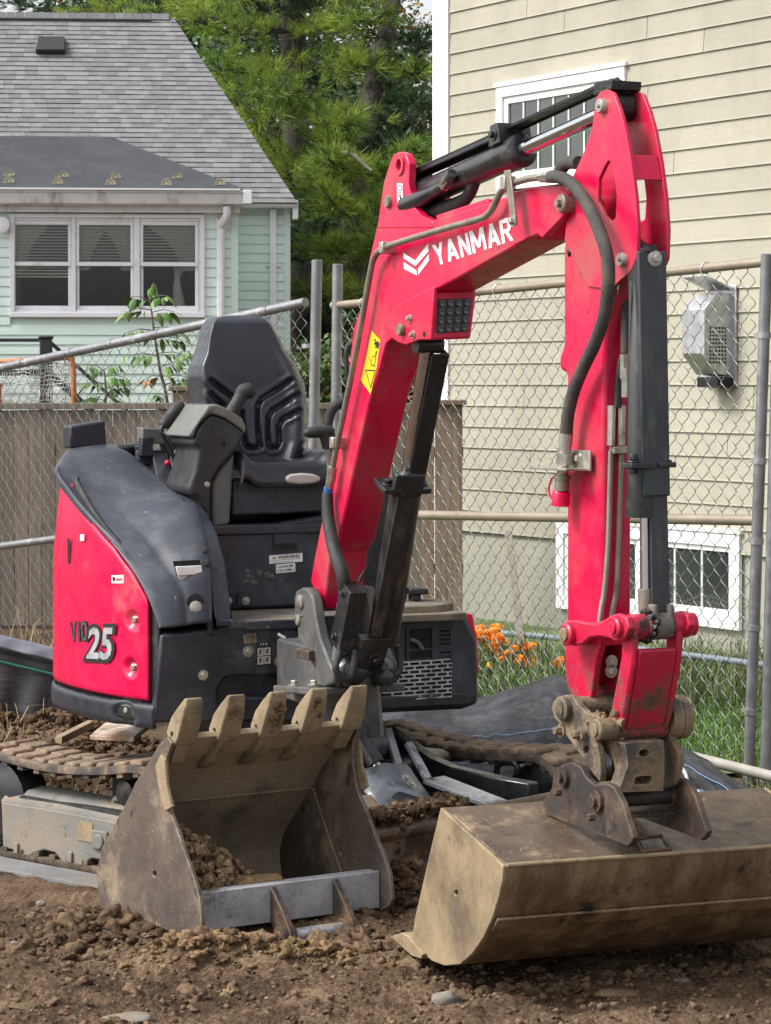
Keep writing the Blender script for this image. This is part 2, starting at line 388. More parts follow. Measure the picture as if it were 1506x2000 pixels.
mat('track_rubber', (.03, .028, .027), (.05, .045, .04), scale=9, rough=.85, bump=.4, bscale=60, dirt=(.22, .155, .10), dscale=8, damt=.46, dsoft=.14)
mat('track_pad', (.16, .113, .075), (.23, .16, .108), scale=9, rough=.9, bump=.6, bscale=50, dirt=(.06, .048, .04), dscale=8, damt=.36, speck=.35, sscale=60)
mat('frame_grey', (.15, .147, .135), (.19, .183, .165), scale=5, rough=.75, bump=.12, bscale=70, dirt=(.24, .19, .14), dscale=5, damt=.44, dirt2=(.07, .06, .05), d2scale=12, d2amt=.34, speck=.12, sscale=120)
mat('white_decal', (.80, .80, .80), (.72, .72, .71), scale=30, rough=.5)
mat('red_decal', (.6, .05, .06), rough=.5)
mat('black_decal', (.012, .012, .013), rough=.5)
mat('silver_decal', (.52, .53, .55), (.36, .37, .40), scale=11, rough=.35, metal=.4)
mat('dark_silver', (.11, .11, .12), (.05, .05, .054), scale=14, rough=.35, metal=.3)
mat('yellow_decal', (.80, .52, .01), (.74, .48, .01), scale=20, rough=.45)
mat('blue_cap', (.02, .12, .42), rough=.45)
mat('grey_white', (.42, .39, .37), rough=.5)
mat('lens', (.02, .02, .022), rough=.06, coat=1.0)
mat('led', (.09, .09, .095), rough=.08, metal=.8)
mat('deep', (.006, .006, .006), rough=.8)
# ================================================================== setting: ground
mat('soil', (.118, .077, .048), (.178, .12, .077), scale=3.2, rough=.98, bump=1.0, bscale=75, dirt=(.06, .038, .025), dscale=1.9, damt=.46, dsoft=.16, dirt2=(.21, .15, .098), d2scale=9, d2amt=.33, bdist=.022, detail=7, spec=.1, speck=.42, sscale=70)
mat('soil_clod', (.12, .079, .05), (.175, .118, .075), scale=14, rough=.98, bump=.9, bscale=60, rnd=.3, hue=.01, spec=.1, speck=.3)
mat('ochre_clod', (.18, .12, .064), (.14, .092, .052), scale=14, rough=.98, bump=.9, bscale=60, rnd=.3, spec=.1, speck=.3)
mat('dark_clod', (.075, .047, .03), (.12, .08, .048), scale=14, rough=.98, bump=.9, bscale=60, rnd=.35, spec=.1, speck=.3)
mat('stone', (.155, .135, .115), (.21, .19, .16), scale=10, rough=.85, bump=.4, bscale=40, dirt=(.2, .14, .09), dscale=6, damt=.45)
mat('lawn', (.07, .12, .025), (.11, .16, .04), scale=3, rough=.95, bump=.6, bscale=60, dirt=(.16, .125, .07), dscale=3, damt=.4)
mat('grass', (.085, .17, .028), (.13, .22, .05), scale=3, rough=.6, rnd=.35, hue=.03)
mat('long_grass', (.075, .13, .035), (.14, .16, .06), scale=5, rough=.6, rnd=.4, hue=.03)
mat('dry_grass', (.34, .27, .15), (.24, .18, .10), scale=6, rough=.8, rnd=.35)

def sst(a, b, x):
    t = max(0.0, min(1.0, (x - a) / (b - a))); return t * t * (3 - 2 * t)
def fbm(x, y, s, o=5):
    v = 0; a = 1.0
    for i in range(o):
        v += a * mn.noise(Vector((x * s, y * s, i * 9.1))); s *= 2.03; a *= .52
    return v
def hump(x, y, cx, cy, rx, ry, h, rot=0):
    dx, dy = x - cx, y - cy
    c, s_ = math.cos(rot), math.sin(rot)
    u = (dx * c + dy * s_) / rx; v = (-dx * s_ + dy * c) / ry
    return h * math.exp(-(u * u + v * v))
def ground_z(x, y):
    z = -.085 * sst(8.15, 8.75, y) * (1 - sst(10.9, 11.8, y))
    z += 1.25 * sst(17.8, 24, y) * sst(.2, -2.0, x)
    near = sst(4, 6, y) * (1 - sst(11, 13, y)) * sst(3.5, 2, abs(x))
    if near > 0:
        z += near * (.030 * mn.fractal(Vector((x * 1.1, y * 1.1, 1)), .8, 2.0, 3) + .020 * mn.fractal(Vector((x * 5, y * 5, 4)), .7, 2.1, 4))
    z += hump(x, y, -.52, 7.52, .20, .08, .06, .2)          # soil thrown up in front of the toothed bucket
    z += hump(x, y, -.62, 7.56, .12, .08, .04)
    z -= hump(x, y, -.20, 7.80, .26, .14, .05)
    z += hump(x, y, -.92, 8.0, .13, .12, .05)
    z += hump(x, y, .08, 8.42, .17, .15, .17, .6)           # heap between the buckets, before the blade
    z += hump(x, y, .60, 7.62, .30, .18, .035)
    z += hump(x, y, -1.40, 10.75, .42, .26, .36, .1)          # mound behind the near track
    z += hump(x, y, -1.95, 10.7, .35, .3, .30)
    z += hump(x, y, -.95, 10.6, .35, .2, .22)
    if 6.4 < y < 8.9 and abs(x) < 1.6:                       # crumbs and clods pressed into the surface
        m1 = sst(-.15, .35, mn.noise(Vector((x * 3.1, y * 3.1, 7)))); wob = mn.noise(Vector((x * 23, y * 23, 2))) * .25
        for s_, a, mk in ((13, .012, m1), (31, .008, .25 + .5 * (1 - m1)), (70, .0075, 1.0)):
            d1 = mn.voronoi(Vector((x * s_ + wob, y * s_ - wob, s_ * 1.7)))[0][0]
            z += a * mk * (1 - min(d1 * 1.35, 1.0) ** 2)
        z += .006 * mn.ridged_multi_fractal(Vector((x * 16, y * 11, 3)), 1.0, 2.1, 4, .9, 2.0) - .006
    return z
def axis_lines(lo, a, b, hi, d):
    L = []; x = a; s = d
    while x > lo: s *= 1.22; x -= s; L.append(x)
    L = L[::-1]; x = a
    while x < b: L.append(x); x += d
    s = d
    while x < hi: L.append(x); s *= 1.22; x += s
    return L
XS = axis_lines(-400, -1.32, 1.42, 400, .0062); YS = axis_lines(-60, 6.66, 8.25, 900, .0075)
mb = MB(); mb.v = [Vector((x, y, ground_z(x, y))) for y in YS for x in XS]
nx = len(XS)
mb.f = [(j * nx + i, j * nx + i + 1, (j + 1) * nx + i + 1, (j + 1) * nx + i) for j in range(len(YS) - 1) for i in range(nx - 1)]
struct(mb.build('ground', 'soil', recalc=False, ang=180))

mat('asphalt', (.16, .16, .165), (.21, .21, .21), scale=8, rough=.9, bump=.3, bscale=80)
mb = MB(); mb.add([(-300, -50, .03), (300, -50, .03), (300, 4.2, .03), (-300, 4.2, .03)], [(0, 1, 2, 3)]); struct(mb.build('reflection_road', 'asphalt'))   # unseen pale road, added under and behind the camera to brighten chrome reflections
def clods(name, n, place, mat_, smin, smax, sub=1, sink=.3):
    protos = []
    for k in range(6):
        b_ = MB().blob((0, 0, 0), 1, seed=k + 1, sub=sub, rough=.55, fine=.3); protos.append(([v.copy() for v in b_.v], b_.f))
    mb = MB()
    for i in range(n):
        x, y, zz = place()
        r = smin + (smax - smin) * random.random() ** 3.2
        V, F = random.choice(protos); a = random.random() * 6.28; c, s_ = math.cos(a), math.sin(a)
        q = random.uniform(.55, .95); ex = random.uniform(.8, 1.3); n0 = len(mb.v)
        tl = random.uniform(-.5, .5)
        mb.v += [Vector((x + r * ex * (v.x * c - v.y * s_), y + r * (v.x * s_ + v.y * c), zz + r * (q * v.z + tl * v.x * .4) + r * (.5 - sink))) for v in V]
        mb.f += [[k + n0 for k in f] for f in F]
    o = mb.build(name, mat_, recalc=False, ang=180)
    o['kind'] = 'stuff'; return o
def scat(x0, x1, y0, y1):
    def f():
        x = random.uniform(x0, x1); y = random.uniform(y0, y1); return x, y, ground_z(x, y)
    return f
def scat_g(cx, cy, sx, sy, dz=0):
    def f():
        x = random.gauss(cx, sx); y = random.gauss(cy, sy); return x, y, ground_z(x, y) + dz
    return f
o = clods('soil_crumbs', 4200, scat(-1.3, 1.4, 6.66, 8.3), 'soil_clod', .0022, .013); o['label'] = 'loose dark soil crumbs strewn over the foreground'
o = clods('soil_lumps', 120, scat(-1.3, 1.4, 6.7, 8.3), 'soil_clod', .008, .032, sub=3); o['label'] = 'larger brown soil lumps on the torn ground'
o = clods('ochre_lumps', 260, scat_g(-.45, 7.54, .17, .045), 'ochre_clod', .004, .026, sub=3); o['label'] = 'yellowish clay lumps heaped before the toothed bucket'
o = clods('blade_soil', 600, scat_g(.07, 8.43, .10, .10), 'dark_clod', .004, .026, sub=2); o['label'] = 'dark soil heap between the two buckets'
o = clods('bucket_edge_soil', 420, scat_g(.10, 7.72, .16, .10), 'dark_clod', .004, .024, sub=2); o['label'] = 'dark crumbs between the bucket lips'
o = clods('left_soil', 320, scat_g(-.93, 7.9, .12, .12), 'dark_clod', .004, .026, sub=2); o['label'] = 'dark soil lumps left of the toothed bucket'
o = clods('mound_soil', 1300, scat_g(-1.30, 10.66, .36, .18), 'dark_clod', .005, .03); o['label'] = 'crumbly soil of the low mound behind the near track'

def blades(name, n, place, mat_, h0, h1, w, lean=.5, seg=2):
    mb = MB()
    for i in range(n):
        x, y, z = place(); h = random.uniform(h0, h1); a = random.random() * 6.28
        lx, ly = math.cos(a) * lean * h * random.random(), math.sin(a) * lean * h * random.random()
        b_ = random.random() * 3.14; wx, wy = math.cos(b_) * w * .5, math.sin(b_) * w * .5
        n0 = len(mb.v)
        mb.v += [Vector((x - wx, y - wy, z - .01)), Vector((x + wx, y + wy, z - .01)),
                 Vector((x + lx * .35 + wx * .8, y + ly * .35 + wy * .8, z + h * .6)), Vector((x + lx * .35 - wx * .8, y + ly * .35 - wy * .8, z + h * .6)),
                 Vector((x + lx, y + ly, z + h * (1 - .25 * lean)))]
        mb.f += [[n0, n0 + 1, n0 + 2, n0 + 3], [n0 + 3, n0 + 2, n0 + 4]]
    o = mb.build(name, mat_, recalc=False, smooth=False); o['kind'] = 'stuff'; return o

# ================================================================== beige house (right)
HB = Fr((.38, 19.0, 0), (.534, -.846, 0), (-.846, -.534, 0))     # along the wall to the right, out of the wall, up
mat('beige_siding', (.35, .334, .258), (.375, .357, .278), scale=3, rough=.7, bump=.55, bscale=9, stretch=(2.2, 2.2, 30), rnd=.045, bdist=.006, dirt=(.285, .27, .205), dscale=1.1, damt=.42, dsoft=.2, dstretch=(1, 1, .5), drough=.75, speck=.05)
mat('beige_found', (.33, .318, .255), (.30, .29, .235), scale=2, rough=.8, bump=.2, bscale=20)
mat('white_trim', (.80, .80, .81), (.76, .76, .77), scale=4, rough=.5)
mat('glass_dark', (.022, .028, .026), (.05, .056, .05), scale=1.3, rough=.05, spec=.5, coat=.6)
mat('muntin', (.52, .60, .55), rough=.4)
mat('galv', (.52, .53, .54), (.42, .43, .44), scale=14, rough=.38, metal=.8, dirt=(.36, .35, .33), dscale=5, damt=.4)
house = thing('beige_house', (.38, 19.0, 0), 'beige clapboard house with white trimmed windows behind the right chain link fence', 'house')
S0, EXPO = .63, .152
def hbx(px, py): return HB.tr(px, py, 1, 0.0)
win = [HB.tr(975, 170, 1, 0)[0], HB.tr(1226, 170, 1, 0)[0], hbx(1000, 352)[2], hbx(980, 170)[2]]        # upper window
wx0, wx1 = hbx(975, 250)[0], hbx(1226, 250)[0]; wz0, wz1 = hbx(975, 352)[2] - .08, hbx(975, 172)[2]
bx0, bx1 = hbx(1092, 1100)[0], hbx(1450, 1100)[0]; bz1, bz0 = hbx(1270, 1030)[2], hbx(1290, 1212)[2]
HLEN = 9.0; HTOP = 6.2
m_ = MB(HB); m_.box(.02, HLEN, -5.0, -.03, 0, HTOP); m_.build('wall', 'beige_found', house)
m_ = MB(HB); m_.box(.2, HLEN, -.03, -.012, 0, S0 + .03); m_.build('foundation', 'beige_found', house, bevel=.004)
r = 0; z = S0
def clap(x0, x1, z, h, parent, name, mt, F, t=.016):
    m_ = MB(F)
    m_.prism([(0.0, z), (t, z), (t * .82, z + .012), (.003, z + h + .006), (0.0, z + h + .006)], x0 + .0025, x1 - .0025, 0)
    return m_.build(name, mt, parent, smooth=False)
random.seed(11)
jn = {}
while z < HTOP - .1:
    cuts = [.19]
    x = .19 + random.uniform(.8, 3.2)
    while x < HLEN: cuts.append(x); x += random.uniform(2.2, 3.6)
    cuts.append(HLEN)
    for a, b_ in zip(cuts[:-1], cuts[1:]):
        segs = [(a, b_)]
        for (u0, u1, v0, v1) in ((wx0, wx1, wz0, wz1), (bx0, bx1, bz0, bz1)):
            if z + EXPO > v0 + .02 and z < v1 - .02:
                ns = []
                for p, q in segs:
                    if q <= u0 or p >= u1: ns.append((p, q)); continue
                    if p < u0: ns.append((p, u0))
                    if q > u1: ns.append((u1, q))
                segs = ns
        for p, q in segs:
            if q - p > .03: clap(p, q, z, EXPO, house, 'siding_board', 'beige_siding', HB)
    z += EXPO; r += 1
m_ = MB(HB); m_.box(0, .185, -.01, .026, 0.0, HTOP); m_.box(-.02, 0, -.2, .026, 0, HTOP); m_.build('corner_board', 'white_trim', house, bevel=.003)
def trimmed_window(F, parent, x0, x1, z0, z1, tw, nv, nh, name='window', split=None, sash=.05):
    m_ = MB(F)
    for a in ((x0, x1, z1 - tw, z1), (x0, x1, z0, z0 + tw), (x0, x0 + tw, z0 + tw, z1 - tw), (x1 - tw, x1, z0 + tw, z1 - tw)):
        m_.box(a[0] - (0 if a[2] != z0 else 0), a[1], .0, .03, a[2], a[3])
    m_.box(x0 - .02, x1 + .02, 0.0, .04, z1, z1 + .03)
    w_ = m_.build(name, 'white_trim', parent, bevel=.003)
    halves = [(x0 + tw, x1 - tw)] if not split else [(x0 + tw, split - .03), (split + .03, x1 - tw)]
    for a, b_ in halves:
        m_ = MB(F); s_ = sash
        m_.box(a, b_, -.02, .012, z1 - tw - s_, z1 - tw); m_.box(a, b_, -.02, .012, z0 + tw, z0 + tw + s_)
        m_.box(a, a + s_, -.02, .012, z0 + tw + s_, z1 - tw - s_); m_.box(b_ - s_, b_, -.02, .012, z0 + tw + s_, z1 - tw - s_)
        m_.build('sash', 'white_trim', w_, bevel=.003)
        m_ = MB(F); m_.box(a + s_ - .003, b_ - s_ + .003, -.010, -.004, z0 + tw + s_ - .003, z1 - tw - s_ + .003); m_.build('pane', 'glass_dark', w_)
        ia, ib = a + s_, b_ - s_
        for k in range(1, nv):
            x = ia + (ib - ia) * k / nv
            m_ = MB(F); m_.box(x - .009, x + .009, -.0035, .003, z0 + tw + s_, z1 - tw - s_); m_.build('muntin', 'muntin', w_)
        for k in range(1, nh):
            zz = z0 + tw + s_ + (z1 - z0 - 2 * tw - 2 * s_) * k / nh
            m_ = MB(F); m_.box(ia, ib, -.0035, .002, zz - .008, zz + .008); m_.build('muntin', 'muntin', w_)
    if split:
        m_ = MB(F); m_.box(split - .03, split + .03, -.02, .02, z0 + tw, z1 - tw); m_.build('mullion', 'white_trim', w_)
    return w_
trimmed_window(HB, house, wx0, wx1, wz0, wz1, .075, 7, 1)
bs = hbx(1245, 1100)[0]
trimmed_window(HB, house, bx0, bx1, bz0, bz1, .085, 3, 1, split=(bx0 + bx1) / 2 - .04, sash=.035)
# flue vent on the siding
vx1 = hbx(1440, 640)[0]; vx0 = vx1 - .30; vz0, vz1 = hbx(1400, 735)[2], hbx(1400, 575)[2]
vm = (vx0 + vx1) / 2; vd = .25
fv = thing('flue_vent', HB((vm, 0, 0)), 'galvanised direct flue vent box with hood on the beige house wall', 'vent')
m_ = MB(HB)
m_.prism([(.016, vz0), (.016, vz1), (vd * .6, vz1), (vd, vz1 - .10), (vd, vz0 + .14), (vd * .55, vz0 + .01)], vx0 + .06, vx1 - .02, 0); m_.build('box', 'galv', fv, bevel=.005, ang=20)
m_ = MB(HB); m_.box(vx0 + .02, vx1 + .02, .016, .03, vz0 - .06, vz1 + .05); m_.build('back_plate', 'galv', fv, bevel=.003)
m_ = MB(HB); m_.hexa([(vx0 + .05, .03, vz1 + .02), (vx1, .03, vz1 + .02), (vx1 - .02, vd * .95, vz1 + .10), (vx0 + .05, vd * .95, vz1 + .10)], [(vx0 + .05, .03, vz1 + .035), (vx1, .03, vz1 + .035), (vx1 - .02, vd * .95, vz1 + .115), (vx0 + .05, vd * .95, vz1 + .115)])
m_.build('hood', 'galv', fv, bevel=.003)
m_ = MB(HB); m_.box(vx0 + .10, vx1 - .0, .03, .16, vz0 - .07, vz0 - .005); m_.build('bracket', 'deep', fv)
m_ = MB(HB)
for i in range(9):
    for k in range(11):
        yy = .075 + i * .024; zz = vz0 + .06 + k * .024 + .02
        if zz > vz0 + .30 or yy > .20: continue
        m_.box(vx1 - .0215, vx1 - .017, yy, yy + .013, zz, zz + .013)
m_.build('perforation', 'deep', fv, smooth=False, kind='stuff')

# ================================================================== green house (left)
mat('mint_siding', (.69, .83, .75), (.72, .86, .78), scale=2, rough=.55, rnd=.025)
mat('mint_trim', (.65, .78, .705), rough=.55)
mat('house_white', (.82, .82, .85), (.78, .78, .81), scale=5, rough=.5, dirt=(.55, .53, .52), dscale=4, damt=.35)
mat('shingle', (.17, .172, .182), (.198, .195, .196), scale=9, rough=.95, bump=.5, bscale=120, rnd=.17, hue=.012, dirt=(.165, .177, .172), dscale=1.5, damt=.4, speck=.12)
mat('membrane', (.032, .035, .043), (.045, .048, .056), scale=2, rough=.8, bump=.3, bscale=60)
mat('guard_clear', (.55, .52, .40), rough=.25, spec=.5)
mat('dark_vent', (.02, .02, .022), rough=.5)
mat('gutter_white', (.74, .74, .74), (.68, .68, .68), scale=6, rough=.5, dirt=(.30, .29, .26), dscale=6, damt=.36, stretch=(1, 1, .4))
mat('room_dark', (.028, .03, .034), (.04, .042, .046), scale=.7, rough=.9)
mat('blind', (.82, .80, .72), rough=.6)
mat('curtain', (.90, .89, .82), (.78, .77, .70), scale=9, rough=.9, stretch=(6, 6, .6))
gm = bpy.data.materials.new('clear_glass'); gm.use_nodes = True; M['clear_glass'] = gm
N_ = gm.node_tree.nodes; N_.remove(N_['Principled BSDF']); g1 = N_.new('ShaderNodeBsdfTransparent'); g2 = N_.new('ShaderNodeBsdfGlossy'); g2.inputs['Roughness'].default_value = .02
g3 = N_.new('ShaderNodeMixShader'); g4 = N_.new('ShaderNodeFresnel'); g4.inputs['IOR'].default_value = 1.6; g1.inputs['Color'].default_value = (.86, .89, .88, 1)
for a_, b_ in ((g4.outputs[0], g3.inputs[0]), (g1.outputs[0], g3.inputs[1]), (g2.outputs[0], g3.inputs[2]), (g3.outputs[0], N_['Material Output'].inputs['Surface'])): gm.node_tree.links.new(a_, b_)
PF, PB = 27.0, 28.0                       # porch wall plane, main wall plane
a8 = math.radians(4)
HG = Fr((at(567, 400, PB).x, PB, 0), (math.cos(a8), math.sin(a8), 0), (math.sin(a8), -math.cos(a8), 0))   # right, out to camera, up
gh = thing('green_house', HG((0, 0, 0)), 'mint green sided house with grey shingle roof and triple window', 'house')
PO = 1.0                                   # porch stands this far out of the main wall
def gp(px, py, o=PO): return HG.tr(px, py, 1, o)
pxr = gp(465, 500)[0]                      # porch right corner
zt = gp(200, 400)[2]; zb = .6
# main wall and porch core
m_ = MB(HG); m_.box(-7, -.02, -6, -.03, 0, gp(520, 405, 0)[2]); m_.build('wall', 'mint_trim', gh)
wL, wR = gp(20, 500)[0], gp(400, 500)[0]; wB, wT = gp(200, 620)[2], gp(200, 418)[2]
m_ = MB(HG)
m_.box(-7, wL + .05, .02, PO - .03, zb, zt); m_.box(wR - .05, pxr - .02, .02, PO - .03, zb, zt)
m_.box(wL + .05, wR - .05, .02, PO - .03, zb, wB + .04); m_.box(wL + .05, wR - .05, .02, PO - .03, wT - .04, zt)
m_.build('porch_wall', 'mint_trim', gh)
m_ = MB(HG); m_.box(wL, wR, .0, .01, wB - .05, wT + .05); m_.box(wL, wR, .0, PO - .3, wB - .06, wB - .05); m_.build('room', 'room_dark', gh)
EX = .1016
z = 1.2
while z < zt - .02:
    segs = [(-7.0, pxr - .07)]
    if z + EX > wB and z < wT: segs = [(-7.0, wL), (wR, pxr - .07)]
    for p, q in segs:
        m_ = MB(HG); m_.prism([(PO - .03, z), (PO + .012, z), (PO + .006, z + EX * .5), (PO - .006, z + EX + .004), (PO - .03, z + EX + .004)], p, q, 0); m_.build('siding_board', 'mint_siding', gh, smooth=False)
    if z > 1.2 and z < gp(520, 408, 0)[2] - .08:
        m_ = MB(HG); m_.prism([(-.03, z), (.012, z), (.006, z + EX * .5), (-.006, z + EX + .004), (-.03, z + EX + .004)], pxr + .0, -.07, 0); m_.build('siding_board', 'mint_siding', gh, smooth=False)
    z += EX
m_ = MB(HG); m_.box(pxr - .075, pxr, -.0, PO + .02, zb, zt); m_.build('corner_board', 'mint_trim', gh, bevel=.004)
m_ = MB(HG); m_.box(-.07, 0, -.4, .02, zb, gp(520, 408, 0)[2]); m_.build('corner_board', 'mint_trim', gh, bevel=.004)
# triple window
wf = None
m_ = MB(HG)
m_.box(wL, wR, PO - .02, PO + .05, wT - .045, wT); m_.box(wL, wR, PO - .02, PO + .06, wB, wB + .05)
m_.box(wL, wL + .05, PO - .02, PO + .05, wB + .05, wT - .045); m_.box(wR - .05, wR, PO - .02, PO + .05, wB + .05, wT - .045)
win = m_.build('window', 'house_white', gh, bevel=.006)
cols = [(33, 130), (158, 252), (283, 378)]
zm = gp(200, 518)[2]
for i, (c0, c1) in enumerate(cols):
    u0, u1 = gp(c0 - 9, 500)[0], gp(c1 + 9, 500)[0]
    t0, t1 = gp(200, 605)[2], gp(200, 432)[2]
    m_ = MB(HG); k = .032
    for (za, zc, oo) in ((zm - .01, t1, .02), (t0, zm + .035, -.015)):
        m_.box(u0, u1, PO + oo - .03, PO + oo, zc - k * 1.3, zc); m_.box(u0, u1, PO + oo - .03, PO + oo, za, za + k * 1.3)
        m_.box(u0, u0 + k, PO + oo - .03, PO + oo, za + k * 1.3, zc - k * 1.3); m_.box(u1 - k, u1, PO + oo - .03, PO + oo, za + k * 1.3, zc - k * 1.3)
    m_.build('sash', 'house_white', win, bevel=.004)
    for (za, zc, oo) in ((zm + .03, t1 - .035, .006), (t0 + .035, zm, -.03)):
        m_ = MB(HG); m_.box(u0 + k - .003, u1 - k + .003, PO + oo - .004, PO + oo, za, zc); m_.build('pane', 'clear_glass', win)
    # posts between the sashes
    nxt = gp(cols[i + 1][0] - 9, 500)[0] if i < 2 else wR - .05
    m_ = MB(HG); m_.box(u1 + .003, nxt - .003, PO - .03, PO + .03, wB + .05, wT - .045)
    if i == 0: m_.box(wL + .05, u0 - .003, PO - .03, PO + .03, wB + .05, wT - .045)
    m_.box(u0, u1, PO - .03, PO + .025, wB + .05, t0 - .002); m_.box(u0, u1, PO - .03, PO + .025, t1 + .002, wT - .045)
    m_.build('mullion', 'house_white', win, bevel=.004)
    n = 13; zlo = zm - .02 if i else zm - .14
    for j in range(n + (5 if i == 0 else 0)):
        zz = t1 - .05 - j * (t1 - .05 - zm) / n
        m_ = MB(HG); m_.hexa([(u0 + .03, PO - .045, zz + .014), (u1 - .03, PO - .045, zz + .014), (u1 - .03, PO - .03, zz), (u0 + .03, PO - .03, zz)], [(u0 + .03, PO - .045, zz + .017), (u1 - .03, PO - .045, zz + .017), (u1 - .03, PO - .03, zz + .003), (u0 + .03, PO - .03, zz + .003)])
        m_.build('blind_slat', 'blind', win, smooth=False)
    # curtains: tied drapes
    def drape(xa, xb, za, zc, side, wide):
        rows = []
        for j in range(13):
            t = j / 12; zz = zc + (za - zc) * t
            w_ = wide * (1 - .72 * math.sin(min(t * 1.15, 1) * math.pi * .5)) + .05
            row = []
            for q in range(17):
                s_ = q / 16; x = xa + s_ * w_ if side < 0 else xb - s_ * w_
                row.append((x, PO - .075 + .015 * math.sin(s_ * 22 + t * 2), zz))
            rows.append(row)
        m_ = MB(HG); m_.grid(rows); m_.build('curtain', 'curtain', win, ang=180)
    W_ = u1 - u0
    if i == 0: drape(u0, u1, zm - .05, t1, -1, W_ * .6)
    if i == 1: drape(u0, u1, zm - .05, t1, -1, W_ * .56); drape(u0, u1, zm - .05, t1, 1, W_ * .54)
    if i == 2:
        drape(u0, u1, zm - .05, t1, 1, W_ * .9)
        m_ = MB(HG); m_.tube([(u1 - .2, PO - .18, zm - .02), (u1 - .22, PO - .18, zm - .12), (u1 - .22, PO - .18, zm - .25), (u1 - .19, PO - .18, t0)], [.07, .03, .05, .075], 12, smooth=4); m_.build('curtain', 'curtain', win)
# gutters, fascia, downspouts
zg0, zg1 = gp(240, 405)[2], gp(240, 372)[2]
m_ = MB(HG); m_.box(-6, pxr + .02, PO, PO + .12, zg0 - .06, zg0); m_.build('soffit', 'gutter_white', gh)
m_ = MB(HG); m_.prism([(PO + .12, zg0), (PO + .26, zg0 + .02), (PO + .29, zg1 - .05), (PO + .31, zg1 - .04), (PO + .31, zg1 - .02), (PO + .12, zg1 - .02)], -6, pxr + .06, 0); m_.build('gutter', 'gutter_white', gh, bevel=.006)
m_ = MB(HG); m_.box(-6, pxr + .02, PO + .10, PO + .34, zg1 - .018, zg1 + .0); m_.build('drip_edge', 'house_white', gh)
m_ = MB(HG); m_.box(pxr + .05, pxr + .14, PO - .02, PO + .32, gp(490, 402)[2], gp(490, 376)[2]); m_.build('gutter_end', 'house_white', gh, bevel=.006)
mz0, mz1 = gp(520, 408, 0)[2], gp(520, 394, 0)[2]
m_ = MB(HG); m_.prism([(.0, mz0), (.13, mz0 + .01), (.16, mz1), (.0, mz1)], pxr - .05, .08, 0); m_.box(.02, .08, .0, .18, mz0 - .12, mz1 + .005); m_.build('gutter', 'house_white', gh, bevel=.005)
dx = gp(433, 500)[0]; dz0 = gp(433, 405)[2]
m_ = MB(HG); m_.tube([(dx + .05, PO + .2, dz0), (dx + .05, PO + .18, dz0 - .1), (dx - .0, PO + .10, dz0 - .2), (dx - .01, PO + .06, dz0 - .28), (dx - .01, PO + .06, 1.2)], .042, 8, smooth=3); m_.build('downspout', 'house_white', gh)
dx2 = gp(533, 500, 0)[0]
m_ = MB(HG); m_.box(dx2 - .035, dx2 + .035, .015, .085, 1.2, mz0); m_.box(dx2 - .08, dx2 + .09, .012, .05, 2.98, 3.0); m_.build('downspout', 'house_white', gh, bevel=.008)
lx, lz = gp(5, 441)[0], gp(5, 441)[2]
m_ = MB(HG); m_.rings((lx, PO, lz), (0, 1, 0), [(0, .05), (.05, .05), (.07, .075), (.14, .085), (.15, .06)], 18); m_.rings((lx - .02, PO, lz + .06), (0, 1, 0), [(0, .03), (.06, .03)], 10); m_.build('flood_lamp', 'house_white', gh)
# main roof: a plane from the eave to the ridge, hipped at the right end
RD = 2.0
e0 = Vector(HG.tr(582, 397, 1, .25)); rp = at(340, 36, HG((0, -RD, 0)).y)
rl = Vector(HG.loc(rp)); RD = -rl.y
ridge_z = rl.z; ridge_x = rl.x
up = Vector((0, -(RD + .25), ridge_z - e0.z)); SL = up.length
RO = HG(e0); ROOF = Fr(RO, HG.e[0], (HG.e[1] * up.y + HG.e[2] * up.z).normalized(), HG.e[0].cross(HG.e[1] * up.y + HG.e[2] * up.z).normalized())
hipdx = ridge_x - e0.x
def edge_x(v): return hipdx * v / SL
m_ = MB(ROOF); m_.prism([(-7, 0), (0, 0), (hipdx, SL), (-7, SL)], -.06, -.012, 2)
roof = m_.build('roof', 'house_white', gh)
m_ = MB(HG)   # the hip end and the rear slope
A, B_ = (e0.x, e0.y, e0.z - .03), (ridge_x, -RD, ridge_z - .03)
A2 = (e0.x, -2 * RD - .25, e0.z - .03)
m_.add([A, B_, A2], [(0, 1, 2)]); m_.add([(-7, -RD, ridge_z - .03), B_, A2, (-7, -2 * RD - .25, e0.z - .03)], [(0, 1, 2, 3)])
m_.build('roof_back', 'shingle', gh)
random.seed(5)
ROW = .0525 * SL / SL * 1.0
ROW = SL / 39.0
tabs = []
for j in range(39):
    v = j * ROW; x = edge_x(v) - .005; first = True
    while x > -6.95:
        w_ = random.uniform(.095, .16)
        tabs.append((x - w_, min(x, edge_x(v)), v, random.choice((0, .004, .006)))); x -= w_ + .002
def tab_geo(m_, x0, x1, v, t):
    ev = edge_x(v + ROW * 1.08); x1b = min(x1, ev + .0) if x1 > ev else x1
    h = ROW * 1.08
    m_.add([(x0, v, -.011), (x1, v, -.011), (x1b, v + h, -.011), (min(x0, x1b), v + h, -.011), (x0, v, .008 + t * .6), (x1, v, .008 + t * .6), (x1b, v + h, -.001), (min(x0, x1b), v + h, -.001)],
           [(4, 5, 6, 7), (0, 1, 5, 4), (1, 2, 6, 5), (3, 0, 4, 7), (2, 3, 7, 6)])
